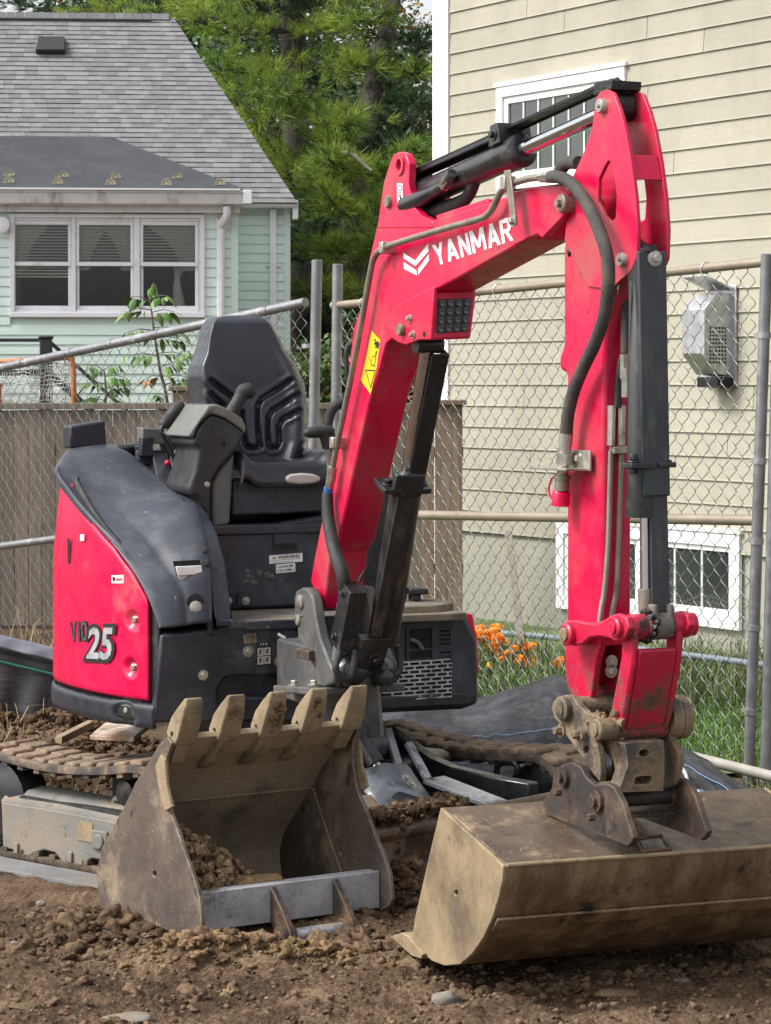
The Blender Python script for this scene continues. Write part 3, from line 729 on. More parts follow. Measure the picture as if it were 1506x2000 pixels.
# the nearest 300 courses of tabs that show largest: the rows above the porch roof and down the right slope
vis = [t for t in tabs if t[0] > -3.9]
vis.sort(key=lambda t: (t[2] if t[0] > -1.6 else t[2] + .0) - (t[0] * .15))
single = set(id(t) for t in vis[260:560])
rest = MB(ROOF)
for t in tabs:
    if id(t) in single:
        m_ = MB(ROOF); tab_geo(m_, *t); m_.build('shingle', 'shingle', roof, smooth=False, recalc=False)
    else: tab_geo(rest, *t)
rest.build('shingles', 'shingle', roof, smooth=False, recalc=False, kind='stuff')
m_ = MB(ROOF)
for k in range(52):
    x = hipdx - .16 - k * .105; m_.hexa([(x, SL - .05, .012), (x + .1, SL - .05, .012), (x + .1, SL + .03, .03), (x, SL + .03, .03)], [(x, SL - .05, .026), (x + .1, SL - .05, .022), (x + .1, SL + .03, .045), (x, SL + .03, .05)])
m_.build('ridge_vent', 'shingle', roof, smooth=False)
m_ = MB(ROOF); m_.box(-7, hipdx - .27, SL - .075, SL - .055, .012, .03); m_.build('vent_slot', 'dark_vent', roof)
vt = ROOF.tr(100, 100, 2, 0); vb = ROOF.tr(100, 78, 2, 0)
m_ = MB(ROOF); cx_, cv = ROOF.tr(100, 92, 2, 0)[:2]
m_.hexa([(cx_ - .17, cv - .15, .01), (cx_ + .17, cv - .15, .01), (cx_ + .15, cv + .15, .01), (cx_ - .15, cv + .15, .01)], [(cx_ - .17, cv - .16, .09), (cx_ + .17, cv - .16, .09), (cx_ + .15, cv + .13, .06), (cx_ - .15, cv + .13, .06)])
m_.build('roof_vent', 'dark_vent', roof, bevel=.01)
# porch roof in black membrane
q0 = gp(0, 371, PO + .3); q1 = gp(484, 374, PO + .3)
ps = math.radians(22)
PR = Fr(HG((0, PO + .3, q1[2])), HG.e[0], (-HG.e[1] * math.cos(ps) + Vector((0, 0, 1)) * math.sin(ps)), (HG.e[1] * math.sin(ps) + Vector((0, 0, 1)) * math.cos(ps)))
pts = [PR.tr(px, py, 2, 0)[:2] for px, py in ((482, 375), (470, 366), (205, 262), (160, 258), (0, 257))]
b0 = pts[0]; poly = [(-6.2, 0.0), (b0[0], 0.0)] + [(p[0], max(p[1], .02)) for p in pts[1:]] + [(-6.2, pts[-1][1])]
m_ = MB(PR); m_.prism(poly, -.03, .0, 2); pr = m_.build('porch_roof', 'membrane', gh, bevel=.004)
for (px, py) in ((18, 338), (17, 351), (123, 340), (113, 353), (226, 342), (216, 355), (347, 342), (325, 356), (430, 355)):
    u, v, _ = PR.tr(px, py + 5, 2, 0)
    m_ = MB(PR)
    rows = []
    for a in range(9):
        th = math.pi * a / 8
        rows.append([(u + .055 * math.cos(th) * k, v - .03 + .05 * (1 - k) + .02, .0 + .075 * math.sin(th) * k) for k in (1, .9, .6, .15)])
    m_.grid(rows); m_.add([(u - .055, v - .02, .003), (u + .055, v - .02, .003), (u + .05, v + .07, .003), (u - .05, v + .07, .003)], [(0, 1, 2, 3)])
    m_.build('snow_guard', 'guard_clear', pr)
# stair rail of the green house
mat('black_rail', (.022, .023, .027), rough=.5)
SR = Fr(HG((0, PO + 1.0, 0)), HG.e[0], HG.e[1])
def sp(px, py): return SR.tr(px, py, 1, 0)
rail = thing('stair_railing', SR((sp(90, 780)[0], 0, 0)), 'black stair railing beside the green house behind the wooden fence', 'railing')
px0 = sp(78, 700)[0]; px1 = sp(102, 700)[0]; ztop = sp(90, 662)[2]
m_ = MB(SR); m_.box(px0, px1, -.07, .07, .8, ztop); m_.box(px0 - .012, px1 + .012, -.08, .08, ztop, ztop + .03); m_.build('post', 'black_rail', rail, bevel=.01)
m_ = MB(SR); z1 = sp(40, 661)[2]; m_.box(-5, px0, -.02, .02, z1 - .035, z1); m_.build('top_rail', 'black_rail', rail)
m_ = MB(SR); z2 = sp(40, 722)[2]; m_.box(-5, px0, -.03, .03, z2 - .06, z2); m_.build('bottom_rail', 'black_rail', rail)
for (pa, pb, ww) in (((103, 668), (250, 800), .05), ((95, 720), (185, 800), .09)):
    A_ = Vector(sp(*pa)); B2 = Vector(sp(*pb)); 
    m_ = MB(SR); m_.hexa([(A_.x, -.03, A_.z - ww), (B2.x, -.03, B2.z - ww), (B2.x, -.03, B2.z), (A_.x, -.03, A_.z)], [(A_.x, .03, A_.z - ww), (B2.x, .03, B2.z - ww), (B2.x, .03, B2.z), (A_.x, .03, A_.z)]); m_.build('stair_rail', 'black_rail', rail)

# ================================================================== wooden fence
mat('grey_wood', (.155, .125, .10), (.215, .18, .145), scale=5, rough=.9, bump=.6, bscale=9, stretch=(9, 9, .7), rnd=.18, dirt=(.10, .078, .06), dscale=3, damt=.36)
mat('brown_wood', (.17, .115, .078), (.24, .18, .135), scale=6, rough=.88, bump=.6, bscale=9, stretch=(9, 9, .5), rnd=.15, dirt=(.09, .06, .045), dscale=4, damt=.38)
WF = Fr((0, 17.5, 0), (1, 0, 0), (0, -1, 0))
wfz = WF.tr(100, 800, 1, 0)[2]
wfe = thing('wooden_fence', (-1.0, 17.5, 0), 'weathered grey wooden board fence behind the left chain link panel', 'fence')
x = -6.0; random.seed(3)
xe = WF.tr(905, 900, 1, 0)[0]
while x < xe - .09:
    bw = random.uniform(.088, .096)
    m_ = MB(WF); dzz = random.uniform(-.006, .004); oo = random.uniform(0, .006)
    m_.box(x, min(x + bw, xe), oo, .02 + oo, .05, wfz + dzz); m_.build('board', 'grey_wood' if x < .2 else 'brown_wood', wfe, bevel=.002, seg=1)
    x += bw + random.uniform(.002, .006)
m_ = MB(WF); m_.box(-6.0, .25, -.03, .05, wfz + .004, wfz + .045); m_.build('cap_rail', 'grey_wood', wfe, bevel=.004)
for z in (.4, 1.2):
    m_ = MB(WF); m_.box(-6.0, xe, -.05, -.003, z, z + .07); m_.build('back_rail', 'grey_wood', wfe)
for (pa, pb, top, cap) in ((333, 373, 757, 7), (846, 908, 782, 9)):
    u0, u1 = WF.tr(pa, 800, 1, .08)[0], WF.tr(pb, 800, 1, .08)[0]; zt_ = WF.tr(pa, top + cap, 1, .08)[2]
    m_ = MB(WF); m_.box(u0 + .015, u1 - .015, -.09, .07 if pa < 500 else .03, .0, zt_); m_.build('post', 'brown_wood', wfe, bevel=.004)
    m_ = MB(WF); m_.box(u0 - .012, u1 + .012, -.11, .10, zt_, zt_ + .035); m_.build('post_cap', 'brown_wood', wfe, bevel=.006)

# ================================================================== chain link fences
mat('galv_pipe', (.28, .285, .29), (.22, .225, .235), scale=7, rough=.42, metal=.65, dirt=(.40, .40, .40), dscale=9, damt=.33, dirt2=(.2, .09, .04), d2scale=6, d2amt=.25)
mat('tan_pipe', (.24, .205, .15), (.29, .25, .19), scale=7, rough=.5, metal=.4, dirt=(.2, .12, .06), dscale=9, damt=.34)
mat('wire', (.25, .26, .265), (.20, .205, .21), scale=8, rough=.4, metal=.7)
mat('rust_pipe', (.22, .13, .07), (.30, .27, .25), scale=6, rough=.6, metal=.4, bump=.2)
mat('band', (.42, .43, .44), rough=.35, metal=.8)
def chain_panel(F, L, ztop, zmid, zbot, parent, seed, w_=.09, h_=.098):
    """wire mesh hung between rails; ztop, zbot functions of the distance along the panel"""
    random.seed(seed); mb = MB(F); n = int(L / (w_ / 2))
    for k in range(n):
        x0 = k * w_ / 2; path = []
        zt_ = ztop(x0); zb_ = zbot(x0); m = int((zt_ - zb_) / (h_ / 2)); j = 0
        for j in range(m + 1):
            z = zt_ - j * h_ / 2
            sgn = 1 if (j + k) % 2 else 0
            ox = .010 * mn.noise(Vector((x0 * 1.3, z * 1.3, seed))) ; oz = .012 * mn.noise(Vector((x0 * 1.7, z * .9, seed + 5)))
            oy = .02 * mn.noise(Vector((x0 * .8, z * .8, seed + 9)))
            xx = x0 + sgn * w_ / 2 * 1.04
            yy = (.004 if sgn else -.004)
            path.append((xx + ox, yy + oy, z + oz + .006))
            path.append((xx + ox, -yy + oy, z + oz - .006))
        mb.tube(path, .0021, 4, cap=False)
    return mb.build('wire_mesh', 'wire', parent, recalc=False, ang=180)
# right panel
RPa = at(650, 600, 14.0); RPb = at(1480, 515, 11.2)
d = Vector((RPb.x - RPa.x, RPb.y - RPa.y, 0)); RL = d.length; d.normalize()
RF = Fr((RPa.x, RPa.y, 0), d, (d.y, -d.x, 0))
def rz(px, py): return RF.tr(px, py, 1, 0)
rt0, rt1 = rz(650, 597)[2], rz(1480, 513)[2]; rm0, rm1 = rz(820, 1006), rz(1478, 1016)
rb = rz(1480, 1500)[2]
RFN = thing('chain_link_fence', (RPb.x, RPb.y, 0), 'tan topped chain link fence panel in front of the beige house', 'fence', 'chain link fence panels')
ln = lambda a, b_: (lambda x: a + (b_ - a) * x / RL)
rtop = ln(rt0, rt1)
mslope = (rm1[2] - rm0[2]) / (rm1[0] - rm0[0]); rmid = lambda x: rm0[2] + (x - rm0[0]) * mslope
m_ = MB(RF); m_.tube([(0, 0, rtop(0)), (RL * .5, 0, rtop(RL * .5) - .004), (RL + .06, 0, rtop(RL + .06))], .022, 14); m_.build('top_rail', 'tan_pipe', RFN)
m_ = MB(RF); m_.tube([(0, 0, rmid(0)), (RL, 0, rmid(RL))], .024, 14); m_.build('mid_rail', 'tan_pipe', RFN)
chain_panel(RF, RL, lambda x: rtop(x) - .02, None, lambda x: .02 + .0 * x, RFN, 21)
def post(F, x, zt, r, mt, parent, y=0, lean=0, z0=-.1):
    m_ = MB(F); m_.rings((x, y, z0), (lean, 0, 1), [(0, r), (zt - z0 - .004, r), (zt - z0, r * .8)], 18); return m_.build('post', mt, parent)
post(RF, 0, rz(650, 516)[2], .029, 'galv_pipe', RFN, lean=.02)
post(RF, RL - .06, rtop(RL) + .04, .026, 'galv_pipe', RFN, lean=.05)
post(RF, RL + .02, rtop(RL) + .6, .030, 'galv_pipe', RFN, lean=.04, y=-.03)
for x in (.3, .95, 1.5, 2.1, 2.62, 3.05):
    z = rtop(x); m_ = MB(RF)
    pts = [(x + .01 * math.sin(a * .7), .026 * math.cos(a), z + .026 * math.sin(a)) for a in [q * .55 for q in range(12)]] + [(x + .02, .02, z - .06), (x + .035, .004, z - .09)]
    m_.tube(pts, .0022, 5); m_.build('wire_tie', 'band', RFN)
for z in (.25, .62, 1.0, 1.35, 1.9):
    m_ = MB(RF); xq = RL - .06 + .05 * (z + .1); m_.rings((xq, 0, z), (.05, 0, 1), [(0, .031), (.026, .031)], 16); m_.box(xq - .06, xq - .028, -.006, .006, z + .004, z + .022); m_.build('tension_band', 'band', RFN)
# left panel
LPa = at(597, 590, 14.2); LPb = at(0, 718, 16.3)
d = Vector((LPb.x - LPa.x, LPb.y - LPa.y, 0)); d.normalize(); LF = Fr((LPa.x, LPa.y, 0), d, (-d.y, d.x, 0))
LL = 4.4
def lz(px, py): return LF.tr(px, py, 1, 0)
lt0, ltx = lz(590, 592), lz(0, 719); lsl = (ltx[2] - lt0[2]) / (ltx[0] - lt0[0]); ltop = lambda x: lt0[2] + (x - lt0[0]) * lsl
lm0, lm1 = lz(105, 1053), lz(0, 1067); lms = (lm1[2] - lm0[2]) / (lm1[0] - lm0[0]); lmid = lambda x: lm0[2] + (x - lm0[0]) * lms
LFN = thing('chain_link_fence', (LPa.x, LPa.y, 0), 'grey chain link fence panel sloping down to the left behind the seat', 'fence', 'chain link fence panels')
m_ = MB(LF); m_.tube([(0, 0, ltop(0)), (LL, 0, ltop(LL))], .027, 14); m_.build('top_rail', 'galv_pipe', LFN)
m_ = MB(LF); m_.tube([(0, 0, lmid(0)), (LL, 0, lmid(LL))], .024, 14); m_.build('mid_rail', 'galv_pipe', LFN)
chain_panel(LF, LL, lambda x: ltop(x) - .02, None, lambda x: -.02, LFN, 33)
post(LF, -.02, lz(600, 508)[2], .030, 'galv_pipe', LFN, lean=-.03, z0=-.1)
for px in (45, 142, 222, 312, 525):
    x = lz(px, 650)[0]; z = ltop(x); m_ = MB(LF)
    pts = [(x + .008 * a, .031 * math.cos(a), z + .031 * math.sin(a)) for a in [q * .55 for q in range(12)]] + [(x + .05, .02, z - .06)]
    m_.tube(pts, .0024, 5); m_.build('wire_tie', 'band', LFN)
for z in (1.0, 1.6, 1.9):
    m_ = MB(LF); m_.rings((-.02 + .03 * (z - 2) * -.0, 0, z), (0, 0, 1), [(0, .035), (.022, .035)], 16); m_.build('tension_band', 'band', LFN)
# ================================================================== excavator
UP = yaw((-.40, 9.74, 0), 21); BM = yaw((-.18, 8.9, 0), 25); UC = yaw((-.40, 9.74, 0), 49)
EX_ = thing('mini_excavator', (-.40, 9.74, -.08), 'red and black mini excavator with raised boom and open seat', 'excavator')
def crop(x0, y0, s): return lambda x, y: (x0 + x / s, y0 + y / s)
c5 = crop(680, 140, 2.282); c6 = crop(580, 640, 3.226); c1 = crop(1040, 420, 3.232); c2 = crop(1040, 960, 3.232)
c4 = crop(80, 840, 3.333); c400 = crop(400, 960, 2.597); c34 = crop(340, 740, 4.43); ck = crop(1060, 1160, 4.167); c7 = crop(680, 1340, 1.823); c60 = crop(0, 1360, 1.931)
def bl(p, l=-.07):                     # boom plane: point on the lengthwise plane l
    q = BM.tr(p[0], p[1], 1, l); return (q[0], q[2])
def bP(p, l): q = BM.tr(p[0], p[1], 1, l); return Vector(q)
def bF(p, f): return Vector(BM.tr(p[0], p[1], 0, f))
def plate(pts, l0, l1, name, mt, parent, bevel=.004, F=BM, lt=None, holes=(), **k):
    lt = l0 if lt is None else lt
    m_ = MB(F); m_.prism([bl(p, lt) if F is BM else (lambda q: (q[0], q[2]))(F.tr(p[0], p[1], 1, lt)) for p in pts], l0, l1, 1,
                         [[bl(p, lt) for p in h] for h in holes])
    return m_.build(name, mt, parent, bevel=bevel, **k)
def pin(p, l0, l1, r, name, mt, parent, lt=None, head=0, hr=None, T=BM):
    q = Vector(T.tr(p[0], p[1], 1, l0 if lt is None else lt)); m_ = MB(T)
    prof = [(0, r * .86), (.004, r), (abs(l1 - l0) - .004, r), (abs(l1 - l0), r * .86)]
    m_.rings((q.x, l0, q.z), (0, 1 if l1 > l0 else -1, 0), prof, 22)
    if head: m_.rings((q.x, l0, q.z), (0, -1, 0), [(0, hr or r * .45), (head, hr or r * .45)], 6)
    return m_.build(name, mt, parent)

# ---------------------------------------------------------------- boom
body = [(606, 1135), (613, 1093), (631, 1003), (673, 790), (690, 640), (709, 588), (721, 504), (736, 440), (745, 432), (845, 430), (1037, 368), (1034, 466), (1022, 473),
        (855, 565), (811, 583), (776, 604), (763, 622), (757, 653), (750, 693), (741, 722), (726, 764), (661, 1052), (646, 1078), (633, 1188), (627, 1190)]
boom = plate(body, -.07, .07, 'boom', 'red', EX_, bevel=.007)
boom['label'] = 'bent red boom with white lettering'
ear = [(736, 446), (740, 420), (749, 357), (761, 319), (768, 302), (780, 296), (792, 301), (799, 319), (797, 357), (807, 403), (822, 420), (845, 431), (846, 446)]
hole = [(780 + 10 * math.cos(a), 322 + 13 * math.sin(a)) for a in [k * math.pi / 6 for k in range(12)]]
plate(ear, -.072, -.044, 'lifting_ear', 'red', boom, holes=[hole])
plate([p for p in ear if p[1] > 350] , .044, .072, 'cylinder_ear', 'red', boom, lt=-.07, bevel=.003)
q = bP((781, 322), -.073); m_ = MB(BM); m_.rings((q.x, -.078, q.z), (0, 1, 0), [(0, .028), (.0, .034), (.03, .034)], 20, cap=False); m_.rings((q.x, -.078, q.z), (0, 1, 0), [(0, .028), (0, .019), (.05, .019)], 20, cap=False); m_.build('eye_rim', 'red', boom)
pin((754, 394), -.084, .08, .021, 'cylinder_pin', 'pin_steel', boom)
fork = [(1000, 376), (1037, 366), (1094, 363), (1109, 379), (1112, 403), (1100, 425), (1061, 466), (1052, 458), (1037, 464), (1005, 480)]
plate(fork, -.074, -.054, 'fork_plate', 'red', boom, lt=-.07); plate(fork, .054, .074, 'fork_plate', 'red', boom, lt=-.07)
pin((1093, 397), -.088, .086, .027, 'arm_pivot_pin', 'pin_steel', boom, head=.012)
plate([c5(375, 640), c5(600, 566), c5(612, 578), c5(600, 612), c5(385, 668)], -.06, .05, 'top_plate', 'red', boom, lt=-.07)
# cheek and lamp housing
cheek = [(855, 560), (849, 664), (825, 664), (800, 674), (785, 670), (772, 661), (760, 672), (748, 722), (741, 722), (752, 640), (763, 618), (776, 600), (811, 580)]
plate(cheek, -.083, -.069, 'cheek_plate', 'red', boom, lt=-.07)
for (p, r) in ((c5(248, 1150), .019), ):
    pin(p, -.10, -.08, r, 'cylinder_pin', 'pin_steel', boom, lt=-.08)
for p in (c5(276, 1100), c5(290, 1172)):
    q = bP(p, -.084); m_ = MB(BM); m_.bolt((q.x, -.083, q.z), (0, -1, 0), .008, .011); m_.build('bolt', 'zinc', boom)
q = bP(c5(338, 1170), -.084); m_ = MB(BM); m_.rings((q.x, -.0845, q.z), (0, 1, 0), [(0, .009), (.004, .009)], 14); m_.build('bolt_hole', 'deep', boom)
fL = bl(c5(388, 1000), -.07)[0]
A_ = [bF(c5(*p), fL) for p in ((388, 978), (575, 972), (548, 1190), (376, 1196))]
m_ = MB(BM); m_.hexa([(fL, p.y, p.z) for p in A_], [(fL - .16, p.y, p.z) for p in A_])
hz = [bF(c5(*p), fL) for p in ((400, 1015), (548, 1010), (532, 1158), (392, 1166))]
lamp = m_.build('lamp_housing', 'red', boom, bevel=.008)
m_ = MB(BM); m_.hexa([(fL + .004, p.y, p.z) for p in hz], [(fL - .004, p.y, p.z) for p in hz]); m_.build('lamp_bezel', 'black_plastic', boom, bevel=.002)
for i in range(4):
    for j in range(4):
        a, b_ = (i + .5) / 4, (j + .5) / 4
        p = (hz[0] * (1 - a) + hz[1] * a) * (1 - b_) + (hz[3] * (1 - a) + hz[2] * a) * b_
        m_ = MB(BM); m_.rings((fL + .0045, p.y, p.z), (1, 0, 0), [(0, .0125), (.003, .0115), (.0035, .008), (.0015, .0035)], 14); m_.build('led_lens', 'led', boom)
# YANMAR lettering and chevrons on the near side
on = lambda p, l=-.0707: BM(bP(p, l))
nl = -BM.e[1]
yq = [on(p) for p in (c5(396, 866), c5(738, 751), c5(722, 646), c5(374, 775))]
glyphs('YANMAR', lambda a, b_: ((yq[0] * (1 - a) + yq[1] * a) * (1 - b_) + (yq[3] * (1 - a) + yq[2] * a) * b_) + nl * .0006, 'lettering', 'white_decal', boom, nrm=nl)
for pl in ([(246, 806), (298, 842), (357, 766), (359, 800), (300, 866), (247, 832)], [(247, 848), (303, 884), (307, 908), (249, 878)], [(311, 880), (360, 812), (360, 842), (312, 906)]):
    P = [on(c5(*p), -.0715) for p in pl]; m_ = MB(); m_.add(P, [tuple(range(len(P)))]); m_.build('chevron', 'white_decal', boom, smooth=False)
P = [on(p, -.0715) for p in ((726, 646), (747, 668), (724, 770), (704, 742))]; m_ = MB(); m_.add(P, [(0, 1, 2, 3)]); m_.build('warning_sticker', 'yellow_decal', boom, smooth=False)
def flat(pts, l, name, mt, parent):
    P = [on(p, l) for p in pts]; m_ = MB(); m_.add(P, [tuple(range(len(P)))]); return m_.build(name, mt, parent, smooth=False)
for pl in ([(430, 265), (495, 265), (465, 385)], ): 
    a = [c6(*p) for p in pl]; cen = (sum(p[0] for p in a) / 3, sum(p[1] for p in a) / 3)
    flat(a, -.0722, 'sticker_print', 'black_decal', boom); flat([(cen[0] + (p[0] - cen[0]) * .78, cen[1] + (p[1] - cen[1]) * .78) for p in a], -.0727, 'sticker_print', 'yellow_decal', boom)
for pl in ([(455, 330), (475, 300), (478, 306), (458, 338)], [(452, 305), (478, 335), (474, 340), (450, 312)], [(478, 175), (500, 182), (488, 245), (464, 235)], [(484, 75), (492, 68), (498, 78), (490, 86)], [(490, 88), (510, 84), (520, 100), (512, 132), (504, 132), (506, 106), (500, 130), (492, 128), (496, 104), (484, 110)],
           [(496, 150), (506, 142), (500, 172), (492, 178)], [(446, 185), (449, 184), (496, 245), (494, 248)]):
    flat([c6(*p) for p in pl], -.0722, 'sticker_print', 'black_decal', boom)
a = [(478, 175), (500, 182), (488, 245), (464, 235)]; flat([c6(482 + (p[0] - 482) * .72, 210 + (p[1] - 210) * .8) for p in a], -.0727, 'sticker_print', 'yellow_decal', boom)
flat([c5(*p) for p in ((217, 497), (242, 497), (244, 586), (219, 588))], -.0725, 'hook_sticker', 'white_decal', boom)
for (cx_, cy_, r0, r1) in ((230, 518, 10, 7), (230, 545, 8, 5)):
    pts = [(cx_ + r0 * math.cos(a), cy_ + r0 * 1.3 * math.sin(a)) for a in [k * math.pi / 8 for k in range(16)]]; flat([c5(*p) for p in pts], -.073, 'sticker_print', 'black_decal', boom)
    pts = [(cx_ + r1 * math.cos(a), cy_ + r1 * 1.3 * math.sin(a)) for a in [k * math.pi / 8 for k in range(16)]]; flat([c5(*p) for p in pts], -.0734, 'sticker_print', 'white_decal', boom)
flat([c5(*p) for p in ((227, 552), (233, 552), (240, 568), (232, 578), (224, 572), (231, 570))], -.0734, 'sticker_print', 'black_decal', boom)
# steel pipe along the boom, its clamps, and the hose down the arm
def path(pts, l): return [bP(p, l if not isinstance(l, list) else l[i]) for i, p in enumerate(pts)]
m_ = MB(BM); m_.tube(path([(646, 935), (656, 880), (673, 800), (690, 716), (706, 630), (722, 540), (729, 508), (740, 491), (760, 480), (850, 452), (935, 428), (952, 419), (963, 405), (975, 380), (990, 363), (1031, 349), (1058, 347)], -.10), .0105, 10, smooth=5); m_.build('hydraulic_pipe', 'pipe_steel', EX_)
m_ = MB(BM); m_.tube(path([(1056, 347), (1072, 345)], -.10), .015, 6); m_.tube(path([(1066, 346), (1080, 345)], -.10), .0175, 6); m_.build('pipe_fitting', 'zinc', EX_)
m_ = MB(BM); m_.tube(path([(1076, 345), (1095, 347), (1118, 360), (1144, 394), (1166, 438), (1184, 490), (1189, 534), (1186, 578), (1178, 625), (1160, 675), (1140, 716), (1122, 760), (1110, 807), (1106, 850)], [-.10] * 3 + [-.105, -.11, -.112, -.11, -.105, -.1, -.095, -.092, -.09, -.09, -.09]), .0185, 14, smooth=7); m_.build('hydraulic_hose', 'hose_dirty', EX_)
m_ = MB(BM); m_.tube(path([(1090, 350), (1095, 332), (1108, 318), (1130, 318)], .02), .02, 12, smooth=5); m_.build('hydraulic_hose', 'hose_dirty', EX_)
for p in ((752, 484), (655, 865)):
    q = bP(p, -.10); m_ = MB(BM); m_.box(q.x - .014, q.x + .016, -.118, -.06, q.z - .02, q.z + .02); m_.build('pipe_clamp', 'zinc', EX_, bevel=.005)
q0, q1 = bP((992, 332), -.115), bP((1006, 440), -.115)
m_ = MB(BM); m_.hexa([(q0.x - .022, -.118, q0.z), (q0.x + .016, -.118, q0.z), (q1.x + .016, -.118, q1.z), (q1.x - .02, -.118, q1.z)], [(q0.x - .022, -.112, q0.z), (q0.x + .016, -.112, q0.z), (q1.x + .016, -.112, q1.z), (q1.x - .02, -.112, q1.z)]); m_.build('clamp_strap', 'pipe_steel', EX_, bevel=.002)
m_ = MB(BM); q = bP((1003, 432), -.118); m_.bolt((q.x, -.118, q.z), (0, -1, 0), .011, .012); m_.build('bolt', 'zinc', EX_); m_ = MB(BM); q2 = bP((983, 358), -.12); m_.box(q2.x - .016, q2.x + .016, -.125, -.085, q2.z - .02, q2.z + .022); m_.build('pipe_clamp', 'zinc', EX_, bevel=.004)
# fittings where pipe meets the black sleeve
m_ = MB(BM); m_.tube(path([(650, 912), (646, 938)], -.10), .0175, 6); m_.tube(path([(647, 930), (643, 952)], -.10), .0155, 6); m_.build('pipe_fitting', 'zinc', EX_)
m_ = MB(BM); m_.tube(path([(642, 952), (640, 968)], -.10), .0165, 12); m_.build('blue_band', 'blue_cap', EX_)
m_ = MB(BM); m_.tube(path([(640, 960), (641, 1010), (652, 1070), (668, 1118), (674, 1160), (668, 1195)], [-.10, -.105, -.11, -.11, -.09, -.04]), [.018, .022, .023, .024, .024, .022], 12, smooth=5); m_.build('hose_sleeve', 'rubber', EX_)

# ---------------------------------------------------------------- arm cylinder on top of the boom
b0 = Vector((*bl((754, 394)),)); b0 = Vector((b0[0], 0, b0[1])); rr = bl((1178, 207), -.05); b1 = Vector((rr[0], 0, rr[1]))
ax = (b1 - b0).normalized(); Lc = (b1 - b0).length
m_ = MB(BM); m_.rings(b0 - ax * .02, ax, [(0, .03), (.03, .042), (.05, .044), (Lc * .53, .044), (Lc * .53, .052), (Lc * .60, .052), (Lc * .605, .045), (Lc * .61, .03)], 24); m_.rings((b0.x, -.04, b0.z), (0, 1, 0), [(0, .04), (.08, .04)], 20)
acyl = m_.build('arm_cylinder', 'black_paint', EX_)
m_ = MB(BM); m_.rings(b0 + ax * (Lc * .6), ax, [(0, .0235), (Lc * .4, .0235)], 24); m_.build('piston_rod', 'chrome', acyl)
m_ = MB(BM); m_.rings((b1.x, -.034, b1.z), (0, 1, 0), [(0, .04), (.068, .04)], 22); m_.build('rod_eye', 'grease', acyl)
nrm_ = Vector((-ax.z, 0, ax.x)); nrm_ = nrm_ if nrm_.z > 0 else -nrm_
def along(t, h): return b0 + ax * t + nrm_ * h
def guard(t0, t1, h0, h1, w_, th, mt='black_paint', fl=.014):
    m_ = MB(BM)
    for (ya, yb, za, zb) in ((-w_, w_, 0, th), (-w_, -w_ + th, -fl, 0), (w_ - th, w_, -fl, 0)):
        A = [along(t0, h0 + za), along(t1, h1 + za), along(t1, h1 + zb), along(t0, h0 + zb)]
        m_.hexa([(p.x, ya, p.z) for p in A], [(p.x, yb, p.z) for p in A])
    return m_.build('cylinder_guard', mt, acyl, bevel=.002)
guard(.03, Lc * .54, .078, .072, .030, .006); guard(Lc * .55, Lc * .97, .076, .074, .030, .004, fl=.006)
for t in (.02, Lc * .53):
    m_ = MB(BM); A = [along(t - .03, .03), along(t + .045, .03), along(t + .035, .092), along(t - .012, .092)]
    m_.hexa([(p.x, -.055, p.z) for p in A], [(p.x, .055, p.z) for p in A]); q = along(t + .008, .06); m_.bolt((q.x, -.055, q.z), (0, -1, 0), .011, .012); m_.build('guard_bracket', 'black_paint', acyl, bevel=.008)
A = [along(Lc * .955, .046), along(Lc * 1.03, .038), along(Lc * 1.035, .062), along(Lc * .965, .078)]
m_ = MB(BM); m_.hexa([(p.x, -.045, p.z) for p in A], [(p.x, .05, p.z) for p in A]); m_.blob(along(Lc * 1.0, .055), .042, 4, 3, (1, .8, .55), .22); m_.build('end_cover', 'grease', acyl, bevel=.006)
m_ = MB(BM); m_.tube([along(.10, -.03) + Vector((0, -.05, 0)), along(.2, -.035) + Vector((0, -.055, 0)), along(.32, -.03) + Vector((0, -.055, 0)), along(.42, -.025) + Vector((0, -.06, 0)), along(.47, .0) + Vector((0, -.06, 0))], [.028, .03, .02, .017, .017], 12, smooth=4); m_.build('hydraulic_hose', 'black_paint', EX_)
m_ = MB(BM); m_.tube([along(.405, -.027) + Vector((0, -.06, 0)), along(.445, -.014) + Vector((0, -.06, 0))], .02, 6); m_.build('hose_fitting', 'zinc', EX_)
m_ = MB(BM); m_.tube([along(.12, -.06) + Vector((0, .0, 0)), along(.3, -.08), along(.44, -.07), along(.5, -.03)], [.03, .03, .02, .02], 12, smooth=4); m_.build('hydraulic_hose', 'rubber', EX_)

# ---------------------------------------------------------------- arm
aout = [(1164, 206), (1167, 190), (1174, 179), (1187, 175), (1199, 181), (1212, 214), (1223, 254), (1234, 315), (1243, 385), (1247, 447), (1245, 504), (1234, 530), (1215, 545), (1195, 566), (1150, 560), (1104, 470), (1110, 400), (1118, 350), (1144, 293), (1158, 250)]
ahole = [(1190, 313), (1184, 322), (1171, 350), (1170, 394), (1182, 420), (1195, 434), (1204, 425), (1206, 385), (1200, 330), (1197, 318)]
core = [(1098, 485), (1104, 440), (1130, 420), (1172, 448), (1190, 470), (1200, 528), (1196, 560), (1187, 595), (1178, 660), (1176, 800), (1175, 1225), (1104, 1225), (1104, 730), (1090, 722), (1089, 700), (1098, 672)]
arm = plate(core, -.046, .046, 'arm', 'red', EX_, lt=-.05, bevel=.012, seg=3); arm['label'] = 'upright red arm with front pipes'
plate(aout, -.053, -.041, 'arm_plate', 'red', arm, lt=-.05, holes=[ahole], bevel=.002); plate(aout, .041, .053, 'arm_plate', 'red', arm, lt=-.05, holes=[ahole], bevel=.002)
